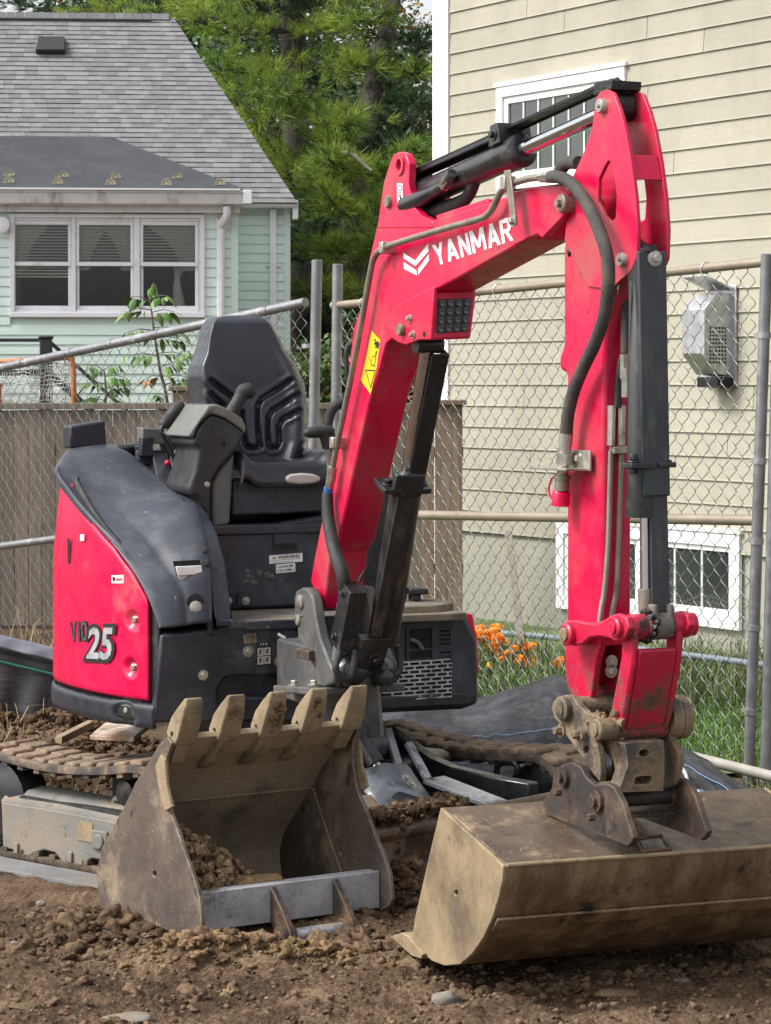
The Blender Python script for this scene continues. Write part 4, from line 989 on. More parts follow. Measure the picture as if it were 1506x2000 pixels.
plate([(1214, 302), (1230, 302), (1237, 350), (1219, 350)], -.0405, .0405, 'web_plate', 'red', arm, lt=-.05, bevel=.002)
pin((1178, 207), -.07, .066, .021, 'rod_pin', 'zinc', arm, lt=-.055, head=.006, hr=.006)
pin((1216, 507), -.066, .066, .02, 'cylinder_pin', 'zinc', arm, lt=-.055, head=.005, hr=.006)
m_ = MB(BM)                             # grease wept from the pivot
for (x, y, r, q) in ((1116, 428, .022, (1, .1, 1.3)), (1112, 452, .012, (.6, .12, 1.6)), (1120, 445, .010, (.8, .12, 1.2)), (1114, 478, .007, (.5, .2, 3)), (1112, 492, .010, (1, .4, 1.1)), (1128, 420, .016, (1.4, .1, .7)), (1207, 548, .014, (.8, .12, 2.2)), (1196, 562, .012, (.7, .12, 1.6))):
    c_ = bP((x, y), -.047); m_.blob((c_.x, -.0475, c_.z), r, x, 2, q, .3)
m_.build('grease_smear', 'grease', arm, kind='stuff')
# arm foot: two cheeks carrying the coupler
foot = [(1104, 1215), (1176, 1215), (1172, 1260), (1163, 1300), (1157, 1350), (1150, 1388), (1135, 1382), (1126, 1366), (1112, 1352), (1106, 1320)]
plate(foot, -.052, -.03, 'arm_cheek', 'red_dirty', arm, lt=-.05); plate(foot, .03, .052, 'arm_cheek', 'red_dirty', arm, lt=-.05)
plate([(1104, 1215), (1176, 1215), (1172, 1262), (1140, 1262), (1132, 1340), (1112, 1340)], -.0295, .0295, 'arm_web', 'red_dirty', arm, lt=-.05)
fr_ = bl((1175, 900), -.05)[0]
for (px, py) in (((1194), 1292), (1193, 1311)):
    p = bF((px, py), fr_ - .03); m_ = MB(BM); m_.bolt(p, (1, 0, 0), .011, .014); m_.build('bolt', 'zinc', arm)
for (xa, xb, dd) in ((1187, 1181, .013), (1207, 1204, .013)):
    P = [bF(p, fr_ + dd) for p in ((xa + 6, 880), (xa + 4, 960), (xa + 1, 1060), (xb, 1150), (xb - 6, 1185), (xb - 10, 1215))]
    m_ = MB(BM); m_.tube(P, .0078, 10, smooth=4); m_.build('arm_pipe', 'pipe_steel', arm)
    m_ = MB(BM); x_ = xa + 17; P = [bF((x_ - 10, y), fr_ + dd + .004) for y in (792, 815, 822, 870)]
    m_.tube(P[:2], .0125, 6); m_.tube([bF((x_ - 10, 813), fr_ + dd + .004), bF((x_ - 11, 870), fr_ + dd + .004)], .0115, 6); m_.build('pipe_fitting', 'zinc', arm)
p0, p1 = bF((1196, 872), fr_ + .02), bF((1230, 886), fr_ + .02)
m_ = MB(BM); m_.box(fr_ + .0, fr_ + .03, p0.y, p1.y, p1.z, p0.z); m_.build('pipe_clamp', 'zinc', arm, bevel=.003)
P = [bF(p, fr_ + .03) for p in ((1212, 548), (1220, 580), (1221, 640), (1221, 690))]; m_ = MB(BM); m_.tube(P, .0135, 10, smooth=4); m_.build('hydraulic_hose', 'hose_dirty', EX_)
P = [bF(p, fr_ + .03) for p in ((1221, 692), (1221, 740), (1221, 776))]; m_ = MB(BM); m_.tube(P[:2], .0155, 8); m_.tube(P[1:], .014, 6); m_.tube([bF((1220, 720), fr_ + .03), bF((1220, 740), fr_ + .03)], .0175, 6); m_.build('hose_fitting', 'zinc', EX_)
P = [bF(p, fr_ + .02) for p in ((1214, 700), (1209, 740), (1207, 780), (1206, 796))]; m_ = MB(BM); m_.tube(P, .011, 8, smooth=3); m_.build('hydraulic_hose', 'rubber', EX_)
# quick coupling and its bracket at the near side
m_ = MB(BM); P = path([(1106, 846), (1104, 868), (1103, 884), (1101, 908), (1098, 930)], -.09)
m_.tube(P[:2], .0205, 12); m_.tube(P[1:3], .018, 10); m_.tube([P[2], P[3]], .0235, 6); m_.tube(P[3:], .017, 12); m_.build('hose_fitting', 'zinc', EX_)
q0, q1 = bP((1114, 878), -.058), bP((1156, 920), -.058); m_ = MB(BM); m_.box(q0.x, q1.x, -.064, -.058, q1.z, q0.z); m_.box(q0.x - .11, q1.x - .02, -.13, -.058, q1.z - .0, q1.z + .007); q = bP((1130, 895), -.066); m_.bolt((q.x, -.064, q.z), (0, -1, 0), .009, .01); m_.build('coupling_bracket', 'zinc', EX_, bevel=.003)
m_ = MB(BM); P = path([(1098, 928), (1097, 958)], -.09); m_.tube(P, .021, 16); m_.tube(path([(1098, 928), (1098, 936)], -.09), .024, 16); m_.build('quick_coupling', 'pipe_steel', EX_)
m_ = MB(BM); m_.tube(path([(1097, 957), (1096, 962), (1095, 988)], -.09), [.021, .026, .0255], 18); m_.tube(path([(1092, 926), (1078, 935), (1072, 955), (1076, 972), (1084, 975)], -.09), .003, 6, smooth=4); m_.build('dust_cap', 'red_cover', EX_)

# ---------------------------------------------------------------- bucket cylinder in front of the arm
f1 = fr_ + .165
tp = bF((1262, 505), f1); bt = bF((1258, 1205), f1 + .01)
m_ = MB(BM); e_ = bF((1250, 1010), f1); s_ = bF((1254, 545), f1)
m_.rings(s_, e_ - s_, [(0, .03), (.01, .036), ((e_ - s_).length - .05, .036), ((e_ - s_).length - .05, .04), ((e_ - s_).length, .04), ((e_ - s_).length + .002, .026)], 22)
bcyl = m_.build('bucket_cylinder', 'black_paint', EX_)
m_ = MB(BM); m_.cyl(bF((1261, 1005), f1), bF((1262, 1165), f1), .0165, n=20); m_.build('piston_rod', 'chrome', bcyl)
m_ = MB(BM); m_.cyl(bF((1262, 1150), f1), bF((1263, 1195), f1), .023, n=16); m_.build('rod_end', 'pipe_steel', bcyl)
fg = f1 + .045
def front_quad(pts, f, d, name, mt, parent, bevel=.004):
    P = [bF(p, f) for p in pts]; m_ = MB(BM); m_.hexa([(f, p.y, p.z) for p in P], [(f - d, p.y, p.z) for p in P]); return m_.build(name, mt, parent, bevel=bevel)
front_quad([(1247, 490), (1302, 490), (1310, 968), (1258, 970)], fg, .008, 'guard_front', 'guard_grey', bcyl)
front_quad([(1246, 490), (1252, 490), (1264, 968), (1257, 970)], fg - .008, .06, 'guard_side', 'guard_grey', bcyl)
front_quad([(1297, 490), (1302, 490), (1310, 968), (1305, 970)], fg - .008, .06, 'guard_side', 'guard_grey', bcyl)
front_quad([(1270, 966), (1304, 966), (1310, 1060), (1308, 1192), (1274, 1192), (1272, 1060)][0:2] + [(1310, 1195), (1274, 1195)], fg - .012, .006, 'rod_guard', 'guard_grey', bcyl)
m_ = MB(BM); q = bF((1278, 505), fg); m_.rings(q, (1, 0, 0), [(0, .022), (.004, .022), (.006, .015)], 18); m_.bolt(q + Vector((.006, 0, 0)), (1, 0, 0), .011, .011, False); m_.build('bolt', 'zinc', bcyl)
for (xa, xb, y) in ((1234, 1282, 905), (1290, 1322, 903)):
    p, q = bF((xa, y), fg + .012), bF((xb, y + 10), fg + .012); m_ = MB(BM); m_.box(fg - .05, fg + .012, p.y, q.y, q.z, p.z); m_.bolt((fg - .015, p.y + .02 if xa < 1250 else q.y - .018, p.z), (0, 0, 1), .010, .02); m_.bolt((fg - .015, p.y + .02 if xa < 1250 else q.y - .018, q.z), (0, 0, -1), .009, .014, False); m_.build('guard_clamp', 'black_paint', bcyl, bevel=.004)
p, q = bF((1249, 483), fg - .01), bF((1292, 515), fg - .01); m_ = MB(BM); m_.blob(((fg + f1) / 2 - .02, (p.y + q.y) / 2, p.z - .01), .035, 3, 2, (1.2, 1, 1), .4); m_.build('cylinder_eye', 'grease', bcyl)
m_ = MB(BM)
for (x, y, s) in ((1254, 466, .012), (1262, 470, .014), (1272, 474, .01), (1210, 560, .012), (1214, 572, .011)): m_.blob(bF((x, y), fr_ + .03), s, x, 1)
m_.build('grease_lump', 'grease', bcyl, kind='stuff')

# ---------------------------------------------------------------- linkage
def boss(p, l0, l1, r, name, mt, parent, cap='rust_steel', lt=None, capr=.62):
    o = pin(p, l0, l1, r, name, mt, parent, lt=lt)
    q = bP(p, l0 if lt is None else lt); m_ = MB(BM); m_.rings((q.x, l0 + .002, q.z), (0, -1, 0), [(0, r * capr), (.008, r * capr), (.009, r * capr * .7)], 18); m_.build('pin_end', cap, parent)
    return o
dog = [ck(*p) for p in ((150, 250), (190, 218), (260, 212), (340, 232), (420, 240), (490, 215), (550, 175), (610, 158), (680, 190), (700, 280), (670, 350), (600, 392), (540, 362), (450, 346), (380, 356), (310, 412), (240, 425), (180, 400), (150, 330))]
link = plate(dog, -.105, -.085, 'guide_link', 'red_dirty', EX_, lt=-.105, bevel=.005)
plate(dog, .085, .105, 'guide_link', 'red_dirty', EX_, lt=-.105)
boss(ck(178, 330), -.125, .10, .031, 'link_boss', 'red_dirty', link, 'mud_steel', lt=-.125); boss(ck(572, 275), -.122, -.078, .028, 'link_boss', 'red_dirty', link, 'red_dirty', lt=-.122)
qb = bP(ck(572, 275), -.122); qc = bP(ck(430, 1105), -.13)
m_ = MB(BM); m_.rings((qb.x, -.075, qb.z), (0, 1, 0), [(0, .034), (.05, .034), (.05, .039), (.062, .039)], 22); m_.rings((qb.x, .055, qb.z), (0, 1, 0), [(0, .036), (.055, .036), (.055, .032), (.075, .032)], 22); m_.build('link_boss', 'red_dirty', link)
m_ = MB(BM); m_.rings((qb.x, -.012, qb.z), (0, 1, 0), [(0, .038), (.066, .038)], 22); m_.box(qb.x - .02, qb.x + .03, -.012, .004, qb.z - .03, qb.z + .06); m_.box(qb.x - .02, qb.x + .03, .038, .054, qb.z - .03, qb.z + .06)
m_.build('rod_clevis', 'cast_grey', link, bevel=.006)
m_ = MB(BM)
for k in range(26):
    a = random.random() * 6.28; m_.blob((qb.x + .04 * math.cos(a), random.uniform(-.022, -.008), qb.z + .04 * math.sin(a)), .011, k, 1)
m_.build('grease_lump', 'grease', link, kind='stuff')
# bucket link: channel from the rod pin to the coupler pin
dv = Vector((qc.x - qb.x, 0, qc.z - qb.z)); dn = dv.normalized(); pn = Vector((-dn.z, 0, dn.x)); pn = pn if pn.x > 0 else -pn
def lk(t, h): return (qb.x + dv.x * t + pn.x * h, qb.z + dv.z * t + pn.z * h)
prof = [lk(-.03, .032), lk(.1, .042), lk(.3, .05), (lk(.85, .045)), lk(1.02, .035), lk(1.08, 0), lk(1.02, -.03), lk(.75, -.02), lk(.3, -.01), lk(.05, -.03), lk(-.05, 0)]
blk = MB(BM); blk.prism(prof, -.078, -.058, 1); blink = blk.build('bucket_link', 'red_dirty', EX_, bevel=.008)
m_ = MB(BM); m_.prism(prof, .062, .082, 1); m_.build('link_side', 'red_dirty', blink, bevel=.008)
m_ = MB(BM); m_.prism([lk(.17, .046), lk(.3, .0495), lk(.85, .0445), lk(1.0, .034), lk(.95, .016), lk(.3, .03), lk(.17, .03)], -.0575, .0615, 1); m_.build('link_web', 'red_dirty', blink, bevel=.006)
m_ = MB(BM); m_.rings((qc.x, -.078, qc.z), (0, 1, 0), [(0, .036), (.16, .036)], 22); m_.build('link_boss', 'red_dirty', blink)

# ---------------------------------------------------------------- quick coupler
cp1 = [ck(*p) for p in ((72, 930), (85, 880), (120, 840), (190, 820), (250, 840), (290, 905), (350, 965), (440, 992), (490, 1050), (482, 1150), (425, 1200), (450, 1260), (462, 1350), (472, 1440), (462, 1530), (400, 1450), (330, 1340), (250, 1230), (190, 1150), (150, 1075), (95, 1010))]
hz_ = [ck(350 + 22 * math.cos(a) - 10 * math.sin(a), 1270 + 36 * math.sin(a)) for a in [k * math.pi / 6 for k in range(12)]]
coup = plate(cp1, -.118, -.098, 'quick_coupler', 'mud_steel', EX_, lt=-.118, holes=[hz_], bevel=.005); coup['label'] = 'muddy quick coupler at the arm end'
plate(cp1, .098, .118, 'coupler_plate', 'mud_steel', coup, lt=-.118)
cp2 = [ck(*p) for p in ((480, 1020), (540, 1000), (600, 1040), (610, 1150), (640, 1230), (690, 1330), (690, 1430), (650, 1590), (600, 1612), (560, 1560), (585, 1450), (570, 1360), (500, 1290), (450, 1240), (470, 1130))]
plate(cp2, -.075, -.056, 'coupler_plate', 'mud_steel', coup, lt=-.075, bevel=.005); plate(cp2, .085, .105, 'coupler_plate', 'mud_steel', coup, lt=-.075)
fc = bl(ck(690, 1400), -.075)[0]
ft = [bF(ck(*p), fc) for p in ((660, 1215), (980, 1190), (985, 1330), (975, 1600), (610, 1615), (690, 1380))]
hole1 = [bF(ck(822 + 44 * math.cos(a), 1294 + 32 * math.sin(a)), fc) for a in [k * math.pi / 8 for k in range(16)]]
slot = [bF(ck(*p), fc) for p in ((745, 1500), (770, 1482), (870, 1476), (890, 1488), (885, 1530), (865, 1545), (765, 1553), (738, 1540))]
m_ = MB(BM); m_.prism([(p.y, p.z) for p in ft], fc - .05, fc + .004, 0, [[(p.y, p.z) for p in hole1], [(p.y, p.z) for p in slot]]); m_.build('coupler_front', 'mud_steel', coup, bevel=.008)
p, q = bF(ck(600, 1640), fc - .03), bF(ck(960, 1200), fc - .03); m_ = MB(BM); m_.box(fc - .09, fc - .055, p.y + .02, q.y - .01, p.z + .05, q.z - .02); m_.build('coupler_core', 'deep', coup)
boss(ck(142, 940), -.14, .125, .033, 'coupler_boss', 'mud_steel', coup, 'mud_steel', lt=-.14)
boss(ck(425, 1105), -.142, -.08, .030, 'coupler_boss', 'mud_steel', coup, 'mud_steel', lt=-.142)
m_ = MB(BM); m_.rings((qc.x, .088, qc.z + .02), (0, 1, 0), [(0, .058), (.028, .062), (.03, .056), (.034, .056), (.036, .062), (.06, .060), (.064, .05)], 28); m_.build('coupler_boss', 'mud_steel', coup)
for p in ((200, 985), (345, 1140), (155, 1112)):
    q = bP(ck(*p), -.12); m_ = MB(BM); m_.bolt((q.x, -.118 if p[0] != 345 else -.135, q.z), (0, -1, 0), .012, .02, True); m_.build('bolt', 'mud_steel', coup)
m_ = MB(BM)
for k in range(40):
    p = ck(random.uniform(260, 640), random.uniform(975, 1060)); m_.blob(bP(p, random.uniform(-.115, -.06)), random.uniform(.005, .012), k, 1)
m_.build('mud_lump', 'clod', coup, kind='stuff')

# ---------------------------------------------------------------- ditching bucket on the coupler
LB, RB = -.42, .60
BK = yaw((-.18, 8.9, 0), 20.5)           # the bucket hangs a little skew in its coupler
qk = BK.loc(BM(bP((990, 1690), -.42))); LB = qk[1]; RB = LB + 1.02
def kl(p, l): q = BK.tr(p[0], p[1], 1, l); return (q[0], q[2])
bpts = [(868, 1577), (990, 1690), (989, 1715), (982, 1750), (970, 1790), (952, 1830), (930, 1862), (906, 1883), (876, 1886), (852, 1877), (838, 1866)]
prof = [kl(p, LB) for p in bpts]
buck = None
def shell_strip(i0, i1, name, mt, parent, th=.012, l0=LB, l1=RB):
    P = [Vector((a, 0, b_)) for a, b_ in prof[i0:i1 + 1]]
    cen = Vector((sum(a for a, b_ in prof) / len(prof), 0, sum(b_ for a, b_ in prof) / len(prof)))
    inn = []
    for i, p in enumerate(P):
        t = (P[min(i + 1, len(P) - 1)] - P[max(i - 1, 0)]).normalized(); n_ = Vector((-t.z, 0, t.x))
        if n_.dot(cen - p) < 0: n_ = -n_
        inn.append(p + n_ * th)
    m_ = MB(BK); m_.prism([(p.x, p.z) for p in P] + [(p.x, p.z) for p in inn[::-1]], l0, l1, 1); return m_.build(name, mt, parent, bevel=.002)
buck = shell_strip(1, len(prof) - 1, 'ditching_bucket', 'bucket_front', EX_); buck['label'] = 'wide smooth ditching bucket caked in tan mud'
shell_strip(0, 1, 'top_plate', 'bucket_top', buck, l0=LB + .002, l1=RB - .002)
side = bpts + [(812, 1830), (818, 1790), (832, 1730), (848, 1660), (860, 1610)]
for (l0, l1) in ((LB - .012, LB + .0), (RB, RB + .012)):
    m_ = MB(BK); hc = [kl((898 + 4 * math.cos(a), 1743 + 6 * math.sin(a)), LB) for a in [k * math.pi / 4 for k in range(8)]]
    m_.prism([kl(p, LB) for p in side], l0, l1, 1, [hc]); m_.build('side_plate', 'bucket_mud', buck, bevel=.003)
ce = [kl(p, LB) for p in ((778, 1828), (800, 1820), (812, 1826), (842, 1862), (838, 1872), (820, 1866))]
m_ = MB(BK); m_.prism(ce, LB - .026, RB + .03, 1); m_.build('cutting_edge', 'bucket_mud', buck, bevel=.003)
# weld bead along the lower front and the bend ridge
a, b_ = kl((970, 1796), LB), kl((960, 1818), LB)
m_ = MB(BK); m_.prism([(a[0] + .002, a[1] + .006), (a[0] + .008, a[1]), (b_[0] + .006, b_[1]), (b_[0] - .004, b_[1])], LB, RB, 1); m_.build('wear_strip', 'bucket_front', buck, bevel=.003)
m_ = MB(BK); a = prof[1]; m_.tube([(a[0], LB, a[1]), (a[0], RB, a[1])], .006, 8); m_.build('ridge_bead', 'bucket_mud', buck)
prof_b = prof[7]
t0, t1 = Vector((prof[0][0], 0, prof[0][1])), Vector((prof[1][0], 0, prof[1][1]))
earp = [ck(*p) for p in ((-30, 1720), (40, 1640), (75, 1570), (92, 1470), (150, 1390), (230, 1368), (300, 1400), (350, 1490), (420, 1552), (520, 1540), (575, 1570), (640, 1690), (735, 1985), (720, 2030))]
for (l0, l1) in ((-.125, -.105), (.105, .125)):
    P = [bl(p, -.125) for p in earp]; e_ = [(P[-1][0] - .02, P[-1][1] - .012), (P[0][0], P[0][1] - .02)]
    m_ = MB(BM); m_.prism(P + e_, l0, l1, 1); m_.build('hinge_ear', 'rust_steel', buck, bevel=.004)
for (p, r) in ((ck(130, 1490), .027), (ck(405, 1690), .027)):
    q = bP(p, -.145); m_ = MB(BM); m_.rings((q.x, -.15, q.z), (0, 1, 0), [(0, r * .55), (.012, r * .6), (.012, r * 1.05), (.02, r * 1.1), (.045, r * 1.1)], 22); m_.rings((q.x, -.1, q.z), (0, 1, 0), [(0, r * .8), (.21, r * .8)], 20); m_.rings((q.x, .10, q.z), (0, 1, 0), [(0, r * 1.1), (.045, r * 1.1)], 20)
    m_.bolt((q.x + .02, -.15, q.z - .038), (0, -1, 0), .011, .02, False); m_.build('hinge_pin', 'rust_steel', buck)
q = bP(ck(405, 1690), -.145); m_ = MB(BM); m_.box(q.x - .03, q.x + .03, -.10, .10, q.z - .05, q.z - .04); m_.build('stop_bar', 'rust_steel', buck, bevel=.002)
TP = Fr(BK((t1.x, 0, t1.z)), BK.e[1], (BK.e[0] * (t0.x - t1.x) + BK.e[2] * (t0.z - t1.z)).normalized(), BK.e[1].cross(BK.e[0] * (t0.x - t1.x) + BK.e[2] * (t0.z - t1.z)).normalized())
pq = [TP.tr(x, y, 2, .003) for x, y in ((1243, 1640), (1292, 1632), (1310, 1658), (1256, 1664))]
sg = 1 if (TP.e[2].z > 0) else -1
m_ = MB(TP); P = [Vector(p) for p in pq]
for i in range(4):
    A, B2 = P[i], P[(i + 1) % 4]; m_.tube([(A.x, A.y, sg * .004), (B2.x, B2.y, sg * .004)], .005, 6)
m_.build('name_plate', 'rust_steel', buck)
m_ = MB(TP); c_ = sum(P, Vector()) / 4
m_.add([(c_.x + (p.x - c_.x) * .8, c_.y + (p.y - c_.y) * .8, sg * .003) for p in P], [(0, 1, 2, 3)])
m_.build('plate_face', 'zinc', buck)
# ================================================================== excavator: upper body
LO = [(.62, -.56), (.50, -.625), (.3, -.715), (.1, -.772), (-.1, -.803), (-.3, -.802), (-.5, -.735), (-.66, -.585), (-.78, -.37), (-.84, -.1), (-.85, .2), (-.78, .45)]
def lo(f):
    for (a, la), (b_, lb) in zip(LO[:-1], LO[1:]):
        if f >= b_: return la + (lb - la) * (f - a) / (b_ - a)
    return LO[-1][1]
def hs(px, py, off=0.0):
    """point of the rounded right-hand side wall seen at a pixel"""
    best = None; f = .62; prev = None
    while f > -.62:
        q = UP.tr(px, py, 0, f); d_ = q[1] - (lo(f) - off)
        if prev is not None and prev[0] * d_ <= 0:
            t = prev[0] / (prev[0] - d_) if prev[0] != d_ else 0
            f2 = prev[1] + (f - prev[1]) * t; return Vector(UP.tr(px, py, 0, f2))
        if best is None or abs(d_) < best[0]: best = (abs(d_), f)
        prev = (d_, f); f -= .01
    return Vector(UP.tr(px, py, 0, best[1]))
def uF(px, py, f): return Vector(UP.tr(px, py, 0, f))
def uZ(px, py, z): return Vector(UP.tr(px, py, 2, z))
Bp = [(314, 1227), (302, 1194), (287, 1158), (260, 1110), (224, 1062), (185, 1020), (152, 981), (126, 945)]
Bq = [hs(*p) for p in Bp]
fz = sorted([(q.x, q.z) for q in Bq], reverse=True)
def ztop(f):
    if f >= fz[0][0]: return fz[0][1]
    for (a, za), (b_, zb) in zip(fz[:-1], fz[1:]):
        if f >= b_: return za + (zb - za) * (f - a) / max(a - b_, 1e-6) * -1 if False else za + (zb - za) * (a - f) / max(a - b_, 1e-6)
    return fz[-1][1] + .012
def plan(n, f0=.505, f1=-.845):
    """points (f, l) round the tail with even spacing"""
    P = catmull([(a, b_, 0) for a, b_ in LO], 8); return [(p.x, p.y) for p in P]
PL = [p for p in plan(0) if p[0] <= .50]
def wall_patch(zlo, zhi, off, name, mt, parent, pts=None, nz=16, dents=(), solid=.012, inset=0.0, f0=None):
    rows = []; pts = pts or PL
    for (f, l) in pts:
        r_ = math.hypot(f, l); u = Vector((f, l, 0)) / r_ if r_ else Vector()
        za, zb = zlo(f) if callable(zlo) else zlo, zhi(f) if callable(zhi) else zhi
        row = []
        for k in range(nz + 1):
            t = k / nz; z = za + (zb - za) * t; o_ = off
            for (df, dz_, rr, dep) in dents:
                d2 = ((f - df) / rr) ** 2 + ((z - dz_) / rr) ** 2
                if d2 < 1: o_ -= dep * (1 - d2) ** .6
            if z > .98: o_ -= .035 * min((z - .98) / .36, 1.2) ** 1.6 * sst(.3, -.1, f)
            e = min(t, 1 - t) * (zb - za)
            if e < .012: o_ -= inset * (1 - e / .012)
            row.append((f + u.x * o_, l + u.y * o_, z))
        rows.append(row)
    m_ = MB(UP); m_.grid(rows); o = m_.build(name, mt, parent, ang=60)
    s = o.modifiers.new('solid', 'SOLIDIFY'); s.thickness = solid; s.offset = -1
    return o
fine = []
for (a, b_) in zip(PL[:-1], PL[1:]):
    for k in range(3): fine.append((a[0] + (b_[0] - a[0]) * k / 3, a[1] + (b_[1] - a[1]) * k / 3))
b1_, b2_ = hs(*c4(608, 1235)), hs(*c4(598, 1545))
redp = [p for p in fine if p[0] <= b1_.x + .075 and p[0] < .46]
cov = wall_patch(hs(200, 1356).z, lambda f: ztop(f) - .012, .006, 'side_cover', 'red_cover', EX_, pts=redp, nz=54, dents=((b1_.x, b1_.z, .034, .02), (b2_.x, b2_.z, .034, .02)), inset=.008)
cov['label'] = 'glossy red side cover with dented bolt wells'
for b_ in (b1_, b2_):
    r_ = Vector((b_.x, b_.y, 0)).normalized(); m_ = MB(UP); m_.bolt(Vector((b_.x, b_.y, b_.z)) + r_ * (-.012), r_, .0115, .013); m_.build('bolt', 'zinc', cov)
# dark seal behind the cover, counterweight skirt, front frame
wall_patch(.56, lambda f: ztop(f) + .015, -.012, 'cover_seal', 'rubber', EX_, pts=[p for p in fine if p[0] < .5], nz=10)
zs0, zs1 = hs(200, 1408).z, hs(200, 1360).z
sk = wall_patch(zs0, zs1, .012, 'counterweight_skirt', 'black_plastic', EX_, pts=[p for p in fine if p[0] < .49], nz=10, dents=((hs(*c4(555, 1825)).x, zs0 + .03, .06, .025),), inset=.012)
b_ = hs(*c4(555, 1825)); r_ = Vector((b_.x, b_.y, 0)).normalized(); m_ = MB(UP); m_.bolt(Vector((b_.x, b_.y, b_.z)) - r_ * .01, r_, .011, .012); m_.build('bolt', 'zinc', sk)
# slot, stickers and lettering on the red cover
def cov_flat(pts, off, name, mt):
    P = []
    for p in pts:
        q = hs(p[0], p[1]); u = Vector((q.x, q.y, 0)).normalized(); P.append(UP(q + u * off))
    m_ = MB(); m_.add(P, [tuple(range(len(P)))]); return m_.build(name, mt, cov, smooth=False)
cov_flat([c4(*p) for p in ((186, 712), (192, 702), (203, 706), (206, 860), (200, 874), (190, 866))], .009, 'latch_slot', 'deep')
cov_flat([c4(*p) for p in ((472, 945), (550, 942), (550, 996), (472, 996))], .009, 'fuel_sticker', 'white_decal'); cov_flat([c4(*p) for p in ((480, 955), (494, 953), (494, 980), (480, 981))], .0096, 'sticker_print', 'black_decal'); cov_flat([c4(*p) for p in ((500, 965), (543, 963), (543, 977), (500, 978))], .0096, 'sticker_print', 'red_decal')
cov_flat([c4(*p) for p in ((270, 680), (296, 678), (297, 720), (270, 721))], .009, 'small_sticker', 'white_decal')
cov_flat([c4(*p) for p in ((105, 1600), (435, 1640), (440, 1655), (130, 1640))], .0085, 'moulded_lip', 'red_dirty')
def cov_text(txt, quad, off, mt, bold):
    Q = [hs(*c4(*p)) for p in quad]
    def mp(a, b_):
        px = [(quad[0][i] * (1 - a) + quad[1][i] * a) * (1 - b_) + (quad[3][i] * (1 - a) + quad[2][i] * a) * b_ for i in (0, 1)]
        q = hs(*c4(*px)); u = Vector((q.x, q.y, 0)).normalized(); return UP(q + u * off)
    return text_mb(txt, mp, 0, bold=bold, nrm=(0, 0, 0)).build('lettering', mt, cov, smooth=False, recalc=False)
def cov_map(quad, off):
    def mp(a, b_):
        px = [(quad[0][i] * (1 - a) + quad[1][i] * a) * (1 - b_) + (quad[3][i] * (1 - a) + quad[2][i] * a) * b_ for i in (0, 1)]
        q = hs(*c4(*px)); u = Vector((q.x, q.y, 0)).normalized(); return UP(q + u * off)
    return mp
vq = [(216, 1378), (322, 1366), (318, 1246), (208, 1254)]; nv_ = -UP.e[1]
glyphs('ViO', cov_map(vq, .0105), 'lettering', 'black_decal', cov, gap=.22, grow=.05, nrm=nv_); glyphs('ViO', cov_map(vq, .0122), 'lettering', 'dark_silver', cov, gap=.22, nrm=nv_)
cov_text('25', [(312, 1490), (478, 1500), (500, 1278), (334, 1280)], .0136, 'black_decal', .075); cov_text('25', [(322, 1480), (470, 1488), (488, 1290), (342, 1292)], .0145, 'silver_decal', .03)
# black hood: lofted between the cover line, the ridge and the inner edge
Rp = [(365, 1224), (359, 1167), (344, 1134), (317, 1095), (290, 1056), (254, 1017), (224, 984), (185, 950)]
Ip = [(417, 1224), (417, 1155), (413, 1095), (407, 1044), (398, 1005), (386, 974), (350, 960), (320, 933)]
rows = []
secs = []
for i, (b_, r_, n_) in enumerate(zip(Bq, Rp, Ip)):
    fB = b_.x
    R_ = uF(r_[0], r_[1], fB + .015 - .02 * i / 7); I_ = uF(n_[0], n_[1], fB + .02 - .10 * i / 7)
    secs.append((b_, R_, I_))
lastB = UP.tr(112, 915, 0, -.36)
top = [(Vector((secs[-1][0].x - .12, lo(secs[-1][0].x - .12), ztop(-.4) + .03)), uF(140, 884, -.40), uF(262, 886, -.30)),
       (Vector((-.52, lo(-.52) + .02, ztop(-.4) + .05)), uF(148, 876, -.52), uF(232, 872, -.46)),
       (Vector((-.66, lo(-.66) + .02, ztop(-.4) + .05)), Vector((-.64, lo(-.66) + .08, uF(148, 876, -.52).z - .0)), Vector((-.66, -.30, uF(232, 872, -.46).z)))]
secs += top
cols = [[], [], [], [], [], [], [], [], []]
for (b_, R_, I_) in secs:
    mid = (b_ + R_) / 2; out = Vector((mid.x, mid.y, 0)).normalized()
    cols[0].append(b_ + out * .004 - Vector((0, 0, .004)))
    cols[1].append(b_ * .93 + R_ * .07 + out * .016)
    cols[2].append(b_ * .55 + R_ * .45 + out * .02)
    cols[3].append(b_ * .12 + R_ * .88 + out * .012)
    cols[4].append(R_)
    cols[5].append(R_ * .8 + I_ * .2 + Vector((.006, 0, .006)))
    cols[6].append(R_ * .45 + I_ * .55 + Vector((.01, 0, .01)))
    cols[7].append(R_ * .06 + I_ * .94 + Vector((.004, 0, .004)))
    cols[8].append(I_ + Vector((-.03, .006, -.05)))
rows = [catmull(c, 5) for c in cols]
rows2 = []
nn = len(rows[0])
tr_ = [catmull([rows[k][i] for k in range(9)], 4) for i in range(nn)]
m_ = MB(UP); m_.grid(tr_); hood = m_.build('hood', 'hood_plastic', EX_, ang=60); sm_ = hood.modifiers.new('smooth', 'SMOOTH'); sm_.factor = .5; sm_.iterations = 5; hood['label'] = 'dusty black rounded hood beside the seat'
s_ = hood.modifiers.new('solid', 'SOLIDIFY'); s_.thickness = .02; s_.offset = -1
